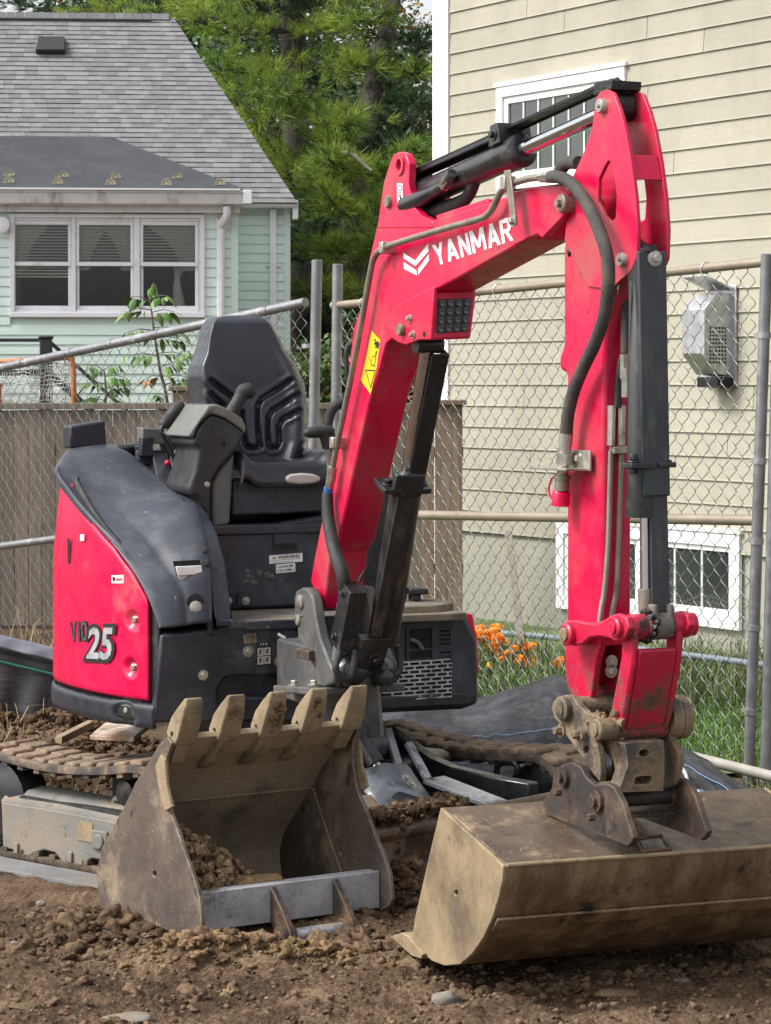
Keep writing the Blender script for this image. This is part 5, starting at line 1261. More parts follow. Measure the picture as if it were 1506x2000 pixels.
# closing wall between hood and operator (inner side) and rear engine cover
m_ = MB(UP)
inner = [(p.x, p.z) for p in [secs[i][2] for i in range(len(secs))]]
m_.prism([(inner[0][0], .86)] + inner + [(-.66, .86)], -.42, -.36, 1); m_.build('hood_inner', 'black_plastic', EX_, bevel=.01)
def fl_hood(pts, df, name, mt, f0, depth=.006):
    P = [uF(p[0], p[1], f0) for p in pts]; m_ = MB(UP); m_.hexa([(p.x + df, p.y, p.z) for p in P], [(p.x + df - depth, p.y, p.z) for p in P]); return m_.build(name, mt, hood, bevel=.002)
fl_hood([c4(*p) for p in ((845, 850), (1020, 840), (1048, 968), (880, 978))], .028, 'work_lamp_recess', 'deep', .43); fl_hood([c4(*p) for p in ((858, 884), (1025, 876), (1032, 932), (872, 942))], .038, 'work_lamp', 'white_decal', .43)
fl_hood([c4(*p) for p in ((872, 944), (1030, 934), (1022, 960), (885, 976))], .034, 'lamp_trim', 'grey_white', .43)
for (x, y, r) in ((1068, 785, .013), (1086, 865, .013)):
    p = uF(*c4(x, y), .45); m_ = MB(UP); m_.rings(p + Vector((.0, 0, 0)), (1, -.2, .2), [(0, r), (.012, r), (.014, r * .7)], 16); m_.build('rubber_stop', 'rubber', hood)
p = uF(*c4(1000, 1150), .50); m_ = MB(UP); m_.rings(p + Vector((.012, 0, 0)), (1, -.15, .1), [(0, .022), (.008, .022), (.010, .015)], 20); m_.build('key_lock', 'zinc', hood)
p = uF(*c4(1000, 1120), .50); m_ = MB(UP); m_.rings(p + Vector((.008, 0, 0)), (1, -.15, .1), [(0, .032), (.005, .030)], 20); m_.build('lock_well', 'deep', hood)
# rear engine bonnet behind the seat
m_ = MB(UP)
bz = ztop(-.4)
m_.prism([(a * .93, b_ * .93) for a, b_ in PL if a < -.2] + [(-.2, .6), (-.2, -.6)], .62, bz - .06, 2); m_.build('engine_bonnet', 'black_plastic', EX_, bevel=.03)
# fuel filler box on top of the hood at the rear (black lamp box)
A = [uF(*p, -.50) for p in ((c4(183, 0)[0], 832), (203, 822), (209, 868), (137, 871))]
bx_ = [uF(*p, -.50) for p in ((137, 832), (206, 822), (209, 872), (137, 876))]
m_ = MB(UP); m_.hexa([(-.50, p.y, p.z) for p in bx_], [(-.62, p.y, p.z) for p in bx_]); m_.build('mirror_box', 'black_plastic', EX_, bevel=.008)
# front frame (black), with the dark opening, deck and floor
f0 = .50; zf = .855
fr_pts = [uF(*p, f0) for p in ((314, 1240), (420, 1228), (430, 1219), (580, 1226), (600, 1300), (600, 1408), (300, 1412))]
op = [uF(*c400(*p), f0) for p in ((70, 990), (95, 950), (150, 935), (400, 925), (440, 935), (440, 1010), (400, 1040), (160, 1040), (80, 1120), (68, 1090))]
m_ = MB(UP); m_.prism([(p.y, p.z) for p in fr_pts], f0 - .05, f0, 0, [[(p.y, p.z) for p in op]]); frm = m_.build('front_frame', 'black_plastic', EX_, bevel=.010)
m_ = MB(UP); m_.prism([(p.y, p.z) for p in fr_pts], f0 - .12, f0 - .06, 0); m_.build('frame_back', 'deep', EX_)
m_ = MB(UP); m_.prism([(.47, lo(.47) + .02), (.40, lo(.40) + .01), (.3, lo(.3) + .01), (.3, .0), (.45, .0)], fr_pts[-1].z + .01, .82, 2); m_.build('frame_core', 'black_plastic', EX_, bevel=.01)
m_ = MB(UP); P = [uF(*c400(*p), f0) for p in ((200, 1040), (290, 1050), (420, 1120), (420, 1150), (200, 1090))]; m_.tube([uF(*c400(170, 1050), f0 - .04), uF(*c400(430, 1075), f0 - .04)], .012, 10); m_.build('frame_pipe', 'chrome', EX_)
for p in ((220, 810), (378, 862)):
    q = uF(*c400(*p), f0); m_ = MB(UP); m_.bolt((f0, q.y, q.z), (1, 0, 0), .012, .012); m_.build('bolt', 'zinc', frm)
q = uF(*c4(1055, 1595), f0); m_ = MB(UP); m_.bolt((f0, q.y, q.z), (1, 0, 0), .011, .01); m_.build('bolt', 'zinc', frm)
def fq(pts, f, name, mt, parent, d=.0015):
    P = [uF(*p, f) for p in pts]; m_ = MB(UP); m_.hexa([(f + d, p.y, p.z) for p in P], [(f - .001, p.y, p.z) for p in P]); return m_.build(name, mt, parent, smooth=False)
fq([c400(*p) for p in ((195, 728), (258, 718), (264, 765), (200, 772))], f0 + .001, 'mud_hole', 'mud_steel', frm)
fq([c400(*p) for p in ((262, 768), (336, 760), (338, 880), (264, 886))], f0 + .001, 'pto_label', 'black_decal', frm)
P = [UP(Vector((f0 + .0035, *uF(*c400(*p), f0)[1:]))) for p in ((282, 782), (316, 778), (316, 766), (282, 770))]
text_mb('P T O', P, 0, nrm=UP.e[0]).build('lettering', 'white_decal', frm, smooth=False, recalc=False)
for (x0, y0, x1, y1) in ((268, 795, 298, 834), (302, 792, 333, 830), (268, 838, 298, 878), (302, 835, 333, 874)):
    fq([c400(*p) for p in ((x0, y0), (x1, y0 - 2), (x1, y1 - 2), (x0, y1))], f0 + .0028, 'label_print', 'grey_white', frm, .001)
    fq([c400(*p) for p in ((x0 + 9, y0 + 6), (x1 - 8, y0 + 5), (x1 - 12, y1 - 10), (x0 + 6, y1 - 8))], f0 + .004, 'label_print', 'dark_silver', frm, .001)
m_ = MB(UP); m_.tube([uF(*c400(*p), f0 + .02) for p in ((365, 730), (385, 770), (420, 790), (470, 785), (515, 770))], .009, 10, smooth=4); m_.build('cable', 'rubber', EX_)
m_ = MB(UP); m_.tube([uF(*c400(*p), f0 + .022) for p in ((372, 725), (405, 745))], .007, 8); m_.build('cable_tip', 'white_decal', EX_)
q = uF(*c400(358, 735), f0); m_ = MB(UP); m_.rings((f0, q.y, q.z), (1, 0, 0), [(0, .02), (.008, .02), (.009, .012)], 18); m_.build('grommet', 'rubber', frm)
mat('floor_mat', (.20, .165, .12), (.11, .10, .09), scale=7, rough=.9, bump=.3, bscale=60, dirt=(.03, .03, .032), dscale=4, damt=.42)
fa, fb = uF(415, 1190, .12).y, uF(600, 1190, .12).y
m_ = MB(UP); m_.box(.10, f0 + .004, fa - .06, .56, zf - .03, zf); m_.build('floor', 'floor_mat', EX_, bevel=.006)
m_ = MB(UP); m_.box(f0 + .006, f0 + .022, fa + .0, fb - .02, zf - .035, zf - .002); m_.build('floor_lip', 'black_plastic', EX_, bevel=.004)
# front panel under the seat
fp = .12
pp = [uF(*p, fp) for p in ((412, 1045), (640, 1005), (640, 1180), (418, 1195))]
m_ = MB(UP); m_.hexa([(fp, p.y, p.z) for p in pp], [(-.3, p.y, p.z) for p in pp]); panel = m_.build('seat_panel', 'black_plastic', EX_, bevel=.012)
m_ = MB(UP); a, b_ = uF(412, 1036, fp), uF(640, 998, fp); m_.box(-.28, fp + .012, a.y, b_.y, a.z - .02, a.z + .02); m_.build('panel_ledge', 'black_plastic', panel, bevel=.008)
fq([c400(*p) for p in ((345, 215), (468, 205), (470, 300), (350, 305))], fp + .001, 'latch_recess', 'black_paint', panel, .006); fq([c400(*p) for p in ((355, 270), (465, 262), (466, 292), (357, 298))], fp + .0065, 'latch_slot', 'deep', panel, .002); fq([c400(*p) for p in ((352, 222), (464, 212), (465, 258), (354, 264))], fp + .006, 'latch_handle', 'black_plastic', panel, .006)
def sticker(quad, f, lines, parent, tri=False):
    Q = [c400(*p) for p in quad]; fq(Q, f, 'warning_label', 'white_decal', parent, .001)
    P = [UP(Vector((f + .0016, *uF(*p, f)[1:]))) for p in Q]     # tl tr br bl
    tl, tr2, br, bl_ = P
    for (txt, u0, u1, v0, v1, bd) in lines:
        g = lambda u, v: (tl * (1 - u) + tr2 * u) * (1 - v) + (bl_ * (1 - u) + br * u) * v
        text_mb(txt, [g(u0, v1), g(u1, v1), g(u1, v0), g(u0, v0)], .0004, bold=bd, nrm=UP.e[0]).build('lettering', 'black_decal', parent, smooth=False, recalc=False)
    if tri:
        g = lambda u, v: (tl * (1 - u) + tr2 * u) * (1 - v) + (bl_ * (1 - u) + br * u) * v
        m_ = MB(); m_.add([g(.07, .46), g(.22, .46), g(.145, .1)], [(0, 1, 2)]); m_.build('label_print', 'black_decal', parent, smooth=False)
        m_ = MB(); m_.add([g(.10, .42) + UP.e[0] * .0006, g(.19, .42) + UP.e[0] * .0006, g(.145, .2) + UP.e[0] * .0006], [(0, 1, 2)]); m_.build('label_print', 'yellow_decal', parent, smooth=False)
sticker([(327, 325), (495, 311), (496, 355), (328, 367)], fp + .001, [('WARNING', .25, .92, .08, .5, .02), ('Cancer and Reproductive Harm', .05, .94, .55, .72, 0), ('www.P65Warnings.ca.gov', .05, .72, .78, .94, 0)], panel, True)
sticker([(361, 371), (458, 362), (459, 406), (362, 415)], fp + .001, [('CANADA EMC', .06, .94, .12, .42, .01), ('ICES-2/NMB-2', .06, .94, .56, .88, .01)], panel)
# step plates and hinges at the foot of the panel
for (x0, x1) in ((65, 155), (165, 235)):
    fq([c400(*p) for p in ((x0, 520), (x1, 515), (x1, 570), (x0, 578))], fp + .012, 'hinge_plate', 'black_paint', panel, .006); q = uF(*c400((x0 + x1) / 2, 552), fp); m_ = MB(UP); m_.bolt((fp + .019, q.y, q.z), (1, 0, 0), .009, .009); m_.build('bolt', 'zinc', panel)
m_ = MB(UP)
for k in range(16):
    p = uF(*c400(random.gauss(270, 60), random.uniform(395, 470)), fp); m_.blob((fp + .002, p.y, p.z), random.uniform(.003, .009), k, 2, (.25, 1.3, .9))
m_.build('dried_mud', 'cast_grey', panel, kind='stuff')
# right-hand (picture right) engine box with grille
fg2 = .44
gb = [uF(*p, fg2) for p in ((690, 1215), (912, 1200), (934, 1250), (936, 1375), (905, 1386), (690, 1396))]
m_ = MB(UP); m_.prism([(p.y, p.z) for p in gb], -.30, fg2, 0); gbox = m_.build('radiator_cover', 'black_plastic', EX_, bevel=.02, seg=3)
m_ = MB(UP); tb = [uF(*p, fg2) for p in ((912, 1197), (926, 1200), (934, 1245), (938, 1300), (937, 1320), (930, 1310), (922, 1262), (915, 1240))]; m_.prism([(p.y, p.z) for p in tb], -.35, fg2 - .01, 0); m_.build('rear_cover', 'red_cover', EX_, bevel=.006)
a, b_ = uF(700, 1196, fg2), uF(905, 1196, fg2); m_ = MB(UP); m_.prism([(fg2 + .02, a.y), (fg2 + .03, b_.y - .12), (fg2 - .05, b_.y - .02), (fg2 - .25, b_.y), (fg2 - .3, a.y)], a.z - .012, a.z + .02, 2); m_.build('step_mat', 'floor_mat', EX_, bevel=.006)
fq([c400(*p) for p in ((905, 870), (1248, 845), (1250, 1050), (905, 1075))], fg2 + .001, 'grille_back', 'deep', gbox, .002)
fq([c400(*p) for p in ((1020, 720), (1250, 690), (1250, 800), (1225, 845), (1020, 862))], fg2 + .001, 'grille_back', 'deep', gbox, .002) if False else fq([c400(*p) for p in ((1030, 700), (1250, 685), (1240, 830), (1030, 850))], fg2 + .001, 'grille_back', 'deep', gbox, .002)
for r in range(10):
    y = 858 + r * 21
    fq([c400(*p) for p in ((900, y + 12), (1252, y - 12), (1252, y - 5), (900, y + 20))], fg2 + .003, 'grille_bar', 'trench_grey', gbox, .004)
    if r < 9:
        for k in range(7):
            x = 918 + k * 56 + (28 if r % 2 else 0); yy = y + 16 - (x - 900) * 24 / 352
            if x < 1245: fq([c400(*p) for p in ((x, yy), (x + 10, yy - 1), (x + 10, yy + 20), (x, yy + 21))], fg2 + .0032, 'grille_bar', 'trench_grey', gbox, .0032)
for r in range(7):
    y = 694 + r * 22
    fq([c400(*p) for p in ((1165, y), (1252, y - 7), (1252, y + 3), (1165, y + 11))], fg2 + .003, 'grille_bar', 'black_plastic', gbox, .004)
for (x0, x1) in ((1150, 1185), (1245, 1262), (1022, 1036)):
    fq([c400(*p) for p in ((x0, 690), (x1, 688), (x1, 850), (x0, 854))], fg2 + .003, 'grille_bar', 'black_plastic', gbox, .0055)
fq([c400(*p) for p in ((1030, 800), (1250, 785), (1250, 797), (1030, 812))], fg2 + .003, 'grille_bar', 'black_plastic', gbox, .0045)
m_ = MB(UP); m_.tube([uF(*c400(*p), fg2 - .0 + .012) for p in ((1040, 750), (1080, 765), (1105, 800))], .008, 8, smooth=3); m_.build('engine_hose', 'console_grey', EX_)
a = uF(*c400(1030, 492), .30); b_ = uF(*c400(1128, 520), .30); m_ = MB(UP); m_.box(.22, .32, a.y, b_.y, b_.z, a.z); m_.box(.25, .29, a.y + .02, a.y + .06, b_.z - .1, b_.z); m_.build('travel_pedal', 'black_paint', EX_, bevel=.006)
# swing post and bracket at the foot of the boom
brk = [c400(*p) for p in ((452, 545), (460, 505), (490, 487), (522, 492), (545, 540), (560, 640), (580, 740), (625, 860), (655, 920), (650, 975), (600, 995), (560, 985), (555, 900), (505, 800), (470, 740), (468, 690), (490, 640), (455, 640))]
sw = plate(brk, -.125, -.085, 'swing_bracket', 'cast_grey', EX_, lt=-.125, bevel=.008)
plate(brk, .085, .125, 'swing_bracket', 'cast_grey', EX_, lt=-.125, bevel=.008)
for (p, r) in ((c400(482, 558), .024), (c400(470, 650), .019)):
    q = bP(p, -.13); m_ = MB(BM); m_.rings((q.x, -.125, q.z), (0, -1, 0), [(0, r), (.008, r), (.010, r * .6)], 20); m_.build('pin_washer', 'zinc', sw)
pin(c400(540, 558), -.08, .08, .035, 'boom_foot_pin', 'red_dirty', EX_, lt=-.08)
a, b_ = bP(c400(372, 990), -.14), bP(c400(610, 1005), -.14)
m_ = MB(BM); m_.prism([(a.x - .0, a.z - .02), (b_.x, b_.z - .02), (b_.x, b_.z + .006), (a.x, a.z + .006)], -.16, .16, 1); m_.build('post_base', 'cast_grey', EX_, bevel=.006)
for p in ((440, 970), (540, 968)):
    q = bP(c400(*p), -.14); m_ = MB(BM); m_.bolt((q.x, -.13, q.z - .01), (0, 0, 1), .014, .014); m_.build('bolt', 'zinc', EX_)
q = bP(c400(640, 1010), 0); m_ = MB(BM); m_.rings((q.x - .02, 0, q.z - .16), (0, 0, 1), [(0, .09), (.08, .10), (.2, .085), (.34, .07), (.42, .06)], 22); m_.build('swing_post', 'cast_grey', EX_)
m_ = MB(BM); a = bP(c400(500, 850), -.08); m_.box(a.x - .25, a.x + .02, -.08, .08, a.z - .16, a.z + .05); m_.build('post_mount', 'cast_grey', EX_, bevel=.01)
q = bP(c400(525, 825), -.128); m_ = MB(BM); m_.box(q.x - .06, q.x + .05, -.15, -.12, q.z - .017, q.z + .017); m_.build('stop_block', 'rust_steel', EX_, bevel=.004)
# ---------------------------------------------------------------- boom cylinder in front of the boom
t_, b_ = bP((836, 684), 0), bP((742, 1275), 0)
t_ = Vector((t_.x, 0, t_.z)); 
fb_ = bl((668, 1160), -.07)[0]
bb = bF((745, 1270), bl((700, 1250), 0)[0] + .06)
ca, cb = bP((836, 672), 0), bb
ax2 = (cb - ca).normalized(); LL2 = (cb - ca).length
m_ = MB(BM); m_.rings(ca + ax2 * (LL2 * .44), ax2, [(0, .03), (0, .056), (.02, .056), (.04, .053), (LL2 * .5, .053), (LL2 * .53, .045)], 26); m_.rings((cb.x, -.05, cb.z), (0, 1, 0), [(0, .045), (.10, .045)], 20)
bc = m_.build('boom_cylinder', 'black_paint_rusty', EX_)
m_ = MB(BM); m_.rings(ca, ax2, [(0, .024), (LL2 * .45, .024)], 22); m_.build('piston_rod', 'chrome', bc)
m_ = MB(BM); m_.rings((ca.x, -.045, ca.z), (0, 1, 0), [(0, .03), (.09, .03)], 20); m_.build('rod_eye', 'black_paint', bc)
nf = Vector((-ax2.z, 0, ax2.x)); nf = nf if nf.x > 0 else -nf
def cq(t, h, l): p = ca + ax2 * t + nf * h; return (p.x, l, p.z)
m_ = MB(BM)
t0_, t1_ = .02, LL2 * .42
m_.hexa([cq(t0_, .03, .004), cq(t0_, .03, .066), cq(t1_, .04, .066), cq(t1_, .04, .004)], [cq(t0_, .036, .004), cq(t0_, .036, .066), cq(t1_, .046, .066), cq(t1_, .046, .004)])
m_.hexa([cq(t0_, -.02, .060), cq(t0_, .03, .060), cq(t1_, .04, .060), cq(t1_, -.02, .060)], [cq(t0_, -.02, .066), cq(t0_, .03, .066), cq(t1_, .04, .066), cq(t1_, -.02, .066)])
m_.build('rod_guard', 'black_paint', bc, bevel=.002)
tc_ = LL2 * .43
for (la, lb_) in ((-.085, -.02), (.035, .085)):
    m_ = MB(BM); m_.hexa([cq(tc_, -.02, la), cq(tc_, .07, la), cq(tc_, .07, lb_), cq(tc_, -.02, lb_)], [cq(tc_ + .018, -.02, la), cq(tc_ + .018, .07, la), cq(tc_ + .018, .07, lb_), cq(tc_ + .018, -.02, lb_)])
    m_.bolt(cq(tc_, .025, (la + (.03 if la < 0 else .032))), -ax2, .012, .014); m_.build('guard_clamp', 'black_paint', bc, bevel=.004)
m_ = MB(BM); m_.hexa([cq(tc_ - .05, .035, -.05), cq(tc_ - .05, .066, -.05), cq(tc_ - .05, .066, .055), cq(tc_ - .05, .035, .055)], [cq(tc_ + .03, .035, -.05), cq(tc_ + .03, .066, -.05), cq(tc_ + .03, .066, .055), cq(tc_ + .03, .035, .055)]); m_.build('guard_clamp', 'black_paint', bc, bevel=.004)
m_ = MB(BM); m_.hexa([cq(tc_ + .03, .045, -.025), cq(tc_ + .03, .056, -.025), cq(tc_ + .03, .056, .03), cq(tc_ + .03, .045, .03)], [cq(LL2 * .93, .045, -.02), cq(LL2 * .93, .056, -.02), cq(LL2 * .93, .056, .024), cq(LL2 * .93, .045, .024)]); m_.build('cover_strip', 'black_paint_rusty', bc, bevel=.003)
for (la, lb_, t0_, t1_, h) in ((-.115, -.055, LL2 * .785, LL2 * .985, .03), (.06, .095, LL2 * .775, LL2 * .965, .03)):
    m_ = MB(BM); m_.hexa([cq(t0_, -.05, la), cq(t0_, h, la), cq(t0_, h, lb_), cq(t0_, -.05, lb_)], [cq(t1_, -.05, la), cq(t1_, h, la), cq(t1_, h, lb_), cq(t1_, -.05, lb_)])
    for tt in (t0_ + .03, t1_ - .03): m_.bolt(cq(tt, -.02, la), (0, -1, 0), .010, .010)
    m_.build('hose_guard', 'black_paint', bc, bevel=.006)
m_ = MB(BM); m_.hexa([cq(LL2 * .93, .02, -.055), cq(LL2 * .93, .06, -.055), cq(LL2 * .93, .06, .055), cq(LL2 * .93, .02, .055)], [cq(LL2 * 1.06, .02, -.05), cq(LL2 * 1.06, .058, -.05), cq(LL2 * 1.06, .058, .04), cq(LL2 * 1.06, .02, .04)])
q = Vector(cq(LL2 * 1.0, .06, .01)); m_.bolt(q, nf, .015, .014); m_.build('cylinder_foot', 'black_paint', bc, bevel=.006)
kc = bF((722, 1310), cb.x); m_ = MB(BM); m_.rings((kc.x - .02, -.10, kc.z), (0, 1, 0), [(0, .03), (.02, .05), (.06, .062), (.12, .05), (.16, .055), (.2, .03)], 20); m_.rings((kc.x + .03, .04, kc.z - .02), (1, .1, 0), [(0, .03), (.05, .026), (.055, .014)], 14)
m_.rings((kc.x - .02, 0, kc.z - .22), (0, 0, 1), [(0, .07), (.2, .055)], 18); m_.build('boom_knuckle', 'black_paint', EX_)
for pts in ([(700, 750), (680, 830), (665, 880), (672, 925), (710, 950), (745, 930), (760, 860), (765, 800)], [(975, 780), (990, 850), (988, 905), (965, 935)]):
    m_ = MB(BM); m_.tube([bF(c400(*p), cb.x + .05 - .02 * (i < 2)) for i, p in enumerate(pts)], .0125, 10, smooth=5); m_.build('hydraulic_hose', 'rubber', EX_)
m_ = MB(BM); m_.tube([bF(c400(*p), cb.x - .03) for p in ((690, 640), (680, 760), (670, 860))], .018, 12, smooth=4); m_.build('hydraulic_hose', 'console_grey', EX_)
m_ = MB(BM); m_.tube([bF(c6(*p), cb.x - .08) for p in ((460, 1480), (400, 1580), (350, 1690))], .006, 8); m_.build('cable', 'rubber', EX_)
# ---------------------------------------------------------------- seat
def srf(rowspec, name, mt, parent, depth, nu=44, nv=52, bul=None, back=.07):
    pass
SF = -.14
side_l = [(450, 616), (432, 618), (418, 623), (410, 634), (404, 655), (397, 690), (386, 712), (383, 735), (387, 790), (390, 850), (396, 905)]
side_r = [(490, 616), (508, 618), (523, 623), (533, 634), (543, 652), (556, 680), (578, 712), (596, 752), (602, 810), (599, 862), (584, 905)]
def edge(pts, t):
    y0, y1 = pts[0][1], pts[-1][1]; y = y0 + (y1 - y0) * t
    for a, b_ in zip(pts[:-1], pts[1:]):
        if y <= b_[1] + 1e-6: k = (y - a[1]) / (b_[1] - a[1]); return a[0] + (b_[0] - a[0]) * k, y
    return pts[-1]
def sdseg(px, py, a, b_):
    ax_, ay = a; bx2, by = b_; dx_, dy = bx2 - ax_, by - ay; t = max(0, min(1, ((px - ax_) * dx_ + (py - ay) * dy) / (dx_ * dx_ + dy * dy))); return math.hypot(px - ax_ - t * dx_, py - ay - t * dy)
def poly_d(px, py, P): return min(sdseg(px, py, a, b_) for a, b_ in zip(P[:-1], P[1:]))
# stitched grooves of the backrest, in picture pixels on its face
GR = [[c34(*p) for p in L_] for L_ in ([(318, 15), (420, 95), (530, 178)], [(1020, 10), (880, 100), (760, 175), (722, 240), (722, 400), (735, 560), (745, 590), (700, 600), (640, 595), (615, 560), (600, 420), (590, 290)],
      [(1075, 135), (950, 215), (850, 275), (815, 340), (812, 480), (820, 580), (850, 600), (890, 590), (912, 540), (905, 420), (940, 350), (1085, 275)], [(318, 130), (380, 190), (440, 240)])]
rows = []; NU, NV = 72, 84
for j in range(NV + 1):
    t = j / NV; (xl, y), (xr, _) = edge(side_l, t), edge(side_r, t); row = []
    for i in range(NU + 1):
        u = i / NU; px = xl + (xr - xl) * u; fdep = SF + .10 * t - .0
        e = min(u, 1 - u); d_ = 0
        wv = .22
        bol = math.exp(-((e - .09) / .07) ** 2) * .030 * sst(.15, .45, t)
        edgefall = -.06 * max(0, 1 - e / .06) ** 2 - .05 * max(0, 1 - t / .06) ** 2
        topbul = .012 * math.sin(min(t / .5, 1) * math.pi)
        g = 9e9
        for P in GR: g = min(g, poly_d(px, y, P))
        groove = -.016 * math.exp(-(g / 4.2) ** 2) + .006 * math.exp(-((g - 8.5) / 4.5) ** 2)
        q = uF(px, y, fdep + bol + edgefall + topbul + groove); row.append(q)
    rows.append(row)
m_ = MB(UP); m_.grid(rows)
# back shell
back = [[Vector((p.x - .10 - .02 * math.sin(math.pi * j / NV), p.y, p.z)) for p in r[::6]] for j, r in enumerate(rows)][::6]
m_.grid(back)
for side_ in (0, -1):
    m_.grid([[r[side_], Vector((r[side_].x - .10, r[side_].y, r[side_].z))] for r in rows])
m_.grid([[p, Vector((p.x - .10, p.y, p.z))] for p in rows[0]])
seat = m_.build('seat', 'seat_vinyl', EX_, ang=70); seat['label'] = 'black moulded vinyl operator seat'
rows = []
cf = .16
cl, cr = uF(452, 900, .05).y, uF(642, 900, .05).y
zc = uF(550, 892, .08).z
for j in range(19):
    t = j / 18; row = []
    for i in range(31):
        u = i / 30; l = cl + (cr - cl) * u; e = min(u, 1 - u)
        ff = -.26 + (cf + .26) * min(t / .72, 1)
        z = zc + .035 * math.exp(-((e - .06) / .08) ** 2) - .03 * max(0, 1 - e / .04) ** 2 - .01
        if t > .6:
            k = (t - .6) / .4; ff = -.26 + (cf + .26) * (.6 / .72) + .075 * math.sin(k * math.pi / 2); z = z - .10 * (1 - math.cos(k * math.pi / 2)) 
        row.append((ff, l, z))
    rows.append(row)
m_ = MB(UP); m_.grid(rows); cu = m_.build('seat_cushion', 'seat_vinyl', seat, ang=70)
s_ = cu.modifiers.new('solid', 'SOLIDIFY'); s_.thickness = .05; s_.offset = -1
sb = [uF(*p, .10) for p in ((455, 938), (642, 935), (645, 1000), (452, 1008))]
m_ = MB(UP); m_.hexa([(.10, p.y, p.z) for p in sb], [(-.25, p.y, p.z) for p in sb]); m_.build('seat_suspension', 'black_plastic', EX_, bevel=.01)
hl = [uF(*c34(*p), .17) for p in ((968, 850), (1010, 825), (1110, 815), (1200, 822), (1268, 848), (1266, 885), (1200, 905), (1080, 912), (990, 900), (970, 885))]
m_ = MB(UP); m_.prism([(p.y, p.z) for p in hl], .14, .175, 0); m_.build('adjust_handle', 'grey_white', EX_, bevel=.008)
m_ = MB(UP); m_.tube([uF(*c34(1260, 848), .15), uF(*c34(1330, 845), .15)], .004, 6); m_.build('handle_rod', 'chrome', EX_)
# consoles and levers
c_poly = [uF(*c34(*p), .16) for p in ((175, 520), (195, 450), (262, 352), (330, 308), (440, 342), (588, 440), (612, 478), (545, 612), (400, 772), (340, 870), (322, 1000), (318, 1290), (210, 1020), (150, 1005), (122, 950), (180, 790), (222, 600), (155, 560))]
m_ = MB(UP); m_.prism([(p.y, p.z) for p in c_poly], -.16, .16, 0); cons = m_.build('control_console', 'console_plastic', EX_, bevel=.016, seg=3)
cap = [uF(*c34(*p), .165) for p in ((118, 500), (160, 430), (296, 228), (370, 218), (470, 262), (590, 340), (626, 410), (614, 480), (588, 436), (440, 336), (330, 300), (258, 346), (190, 446), (172, 510))]
m_ = MB(UP); m_.prism([(p.y, p.z) for p in cap], -.18, .165, 0); m_.build('console_top', 'console_grey', cons, bevel=.014, seg=3)
col = [uF(*c34(*p), .13) for p in ((400, 775), (525, 640), (510, 900), (485, 1258), (330, 1290), (330, 900))]
m_ = MB(UP); m_.prism([(p.y, p.z) for p in col], -.1, .13, 0); m_.build('console_column', 'console_grey', cons, bevel=.014, seg=3)
q = uF(*c34(284, 914), .16); m_ = MB(UP); m_.rings((.16, q.y, q.z), (1, 0, 0), [(0, .011), (.006, .010), (.007, .004)], 16); m_.build('bolt', 'zinc', cons)
q = uF(*c34(430, 560), .16); m_ = MB(UP); m_.rings((.155, q.y, q.z), (1, .2, 0), [(0, .011), (.0065, .011)], 12); m_.build('cable_hole', 'deep', cons)
m_ = MB(UP); m_.tube([uF(*c34(*p), .10) for p in ((500, 290), (540, 220), (580, 150), (600, 115), (640, 105), (690, 140))], [.026, .025, .026, .03, .032, .018], 14, smooth=4); m_.build('joystick', 'rubber', cons)
m_ = MB(UP); m_.tube([uF(*p, -.15) for p in ((318, 832), (330, 818), (345, 800), (358, 790))], [.018, .024, .027, .02], 14, smooth=4); m_.build('lever_grip', 'rubber', EX_)
m_ = MB(UP); m_.tube([uF(*p, -.15) for p in ((342, 910), (336, 885), (322, 858), (315, 842), (320, 828))], .0085, 10, smooth=4); m_.build('lever_rod', 'black_paint', EX_)
for (pl, f, d, nm, mt) in ((((278, 835), (330, 838), (330, 868), (278, 866)), -.3, .08, 'relay_box', 'console_grey'), (((277, 853), (300, 853), (300, 892), (275, 892)), -.29, .05, 'relay_bracket', 'black_plastic'), (((272, 880), (312, 880), (310, 915), (270, 905)), -.33, .06, 'relay_bracket', 'black_plastic'), (((312, 850), (345, 850), (345, 915), (318, 915)), -.36, .05, 'rear_console', 'console_grey')):
    P = [uF(*p, f) for p in pl]; m_ = MB(UP); m_.hexa([(f, p.y, p.z) for p in P], [(f - d, p.y, p.z) for p in P]); m_.build(nm, mt, EX_, bevel=.006)
P = [uF(*p, -.2) for p in ((345, 890), (372, 860), (372, 940), (345, 930))]; m_ = MB(UP); m_.hexa([(-.2, p.y, p.z) for p in P], [(-.3, p.y, p.z) for p in P]); m_.build('console_side', 'console_grey', EX_, bevel=.01)
q = uF(327, 904, -.25); m_ = MB(UP); m_.blob(q, .012, 2, 2, rough=.1); m_.build('red_knob', 'red_cover', EX_)
P = [uF(*p, -.05) for p in ((384, 800), (405, 786), (412, 800), (412, 850), (386, 850))]; m_ = MB(UP); m_.prism([(p.y, p.z) for p in P], -.25, -.1, 0); m_.build('armrest', 'seat_vinyl', EX_, bevel=.015)
P = [uF(*p, .02) for p in ((668, 862), (742, 858), (748, 1010), (690, 1180), (668, 1180))]; m_ = MB(UP); m_.prism([(p.y, p.z) for p in P], -.2, .06, 0); m_.build('control_console', 'console_plastic', EX_, bevel=.014)
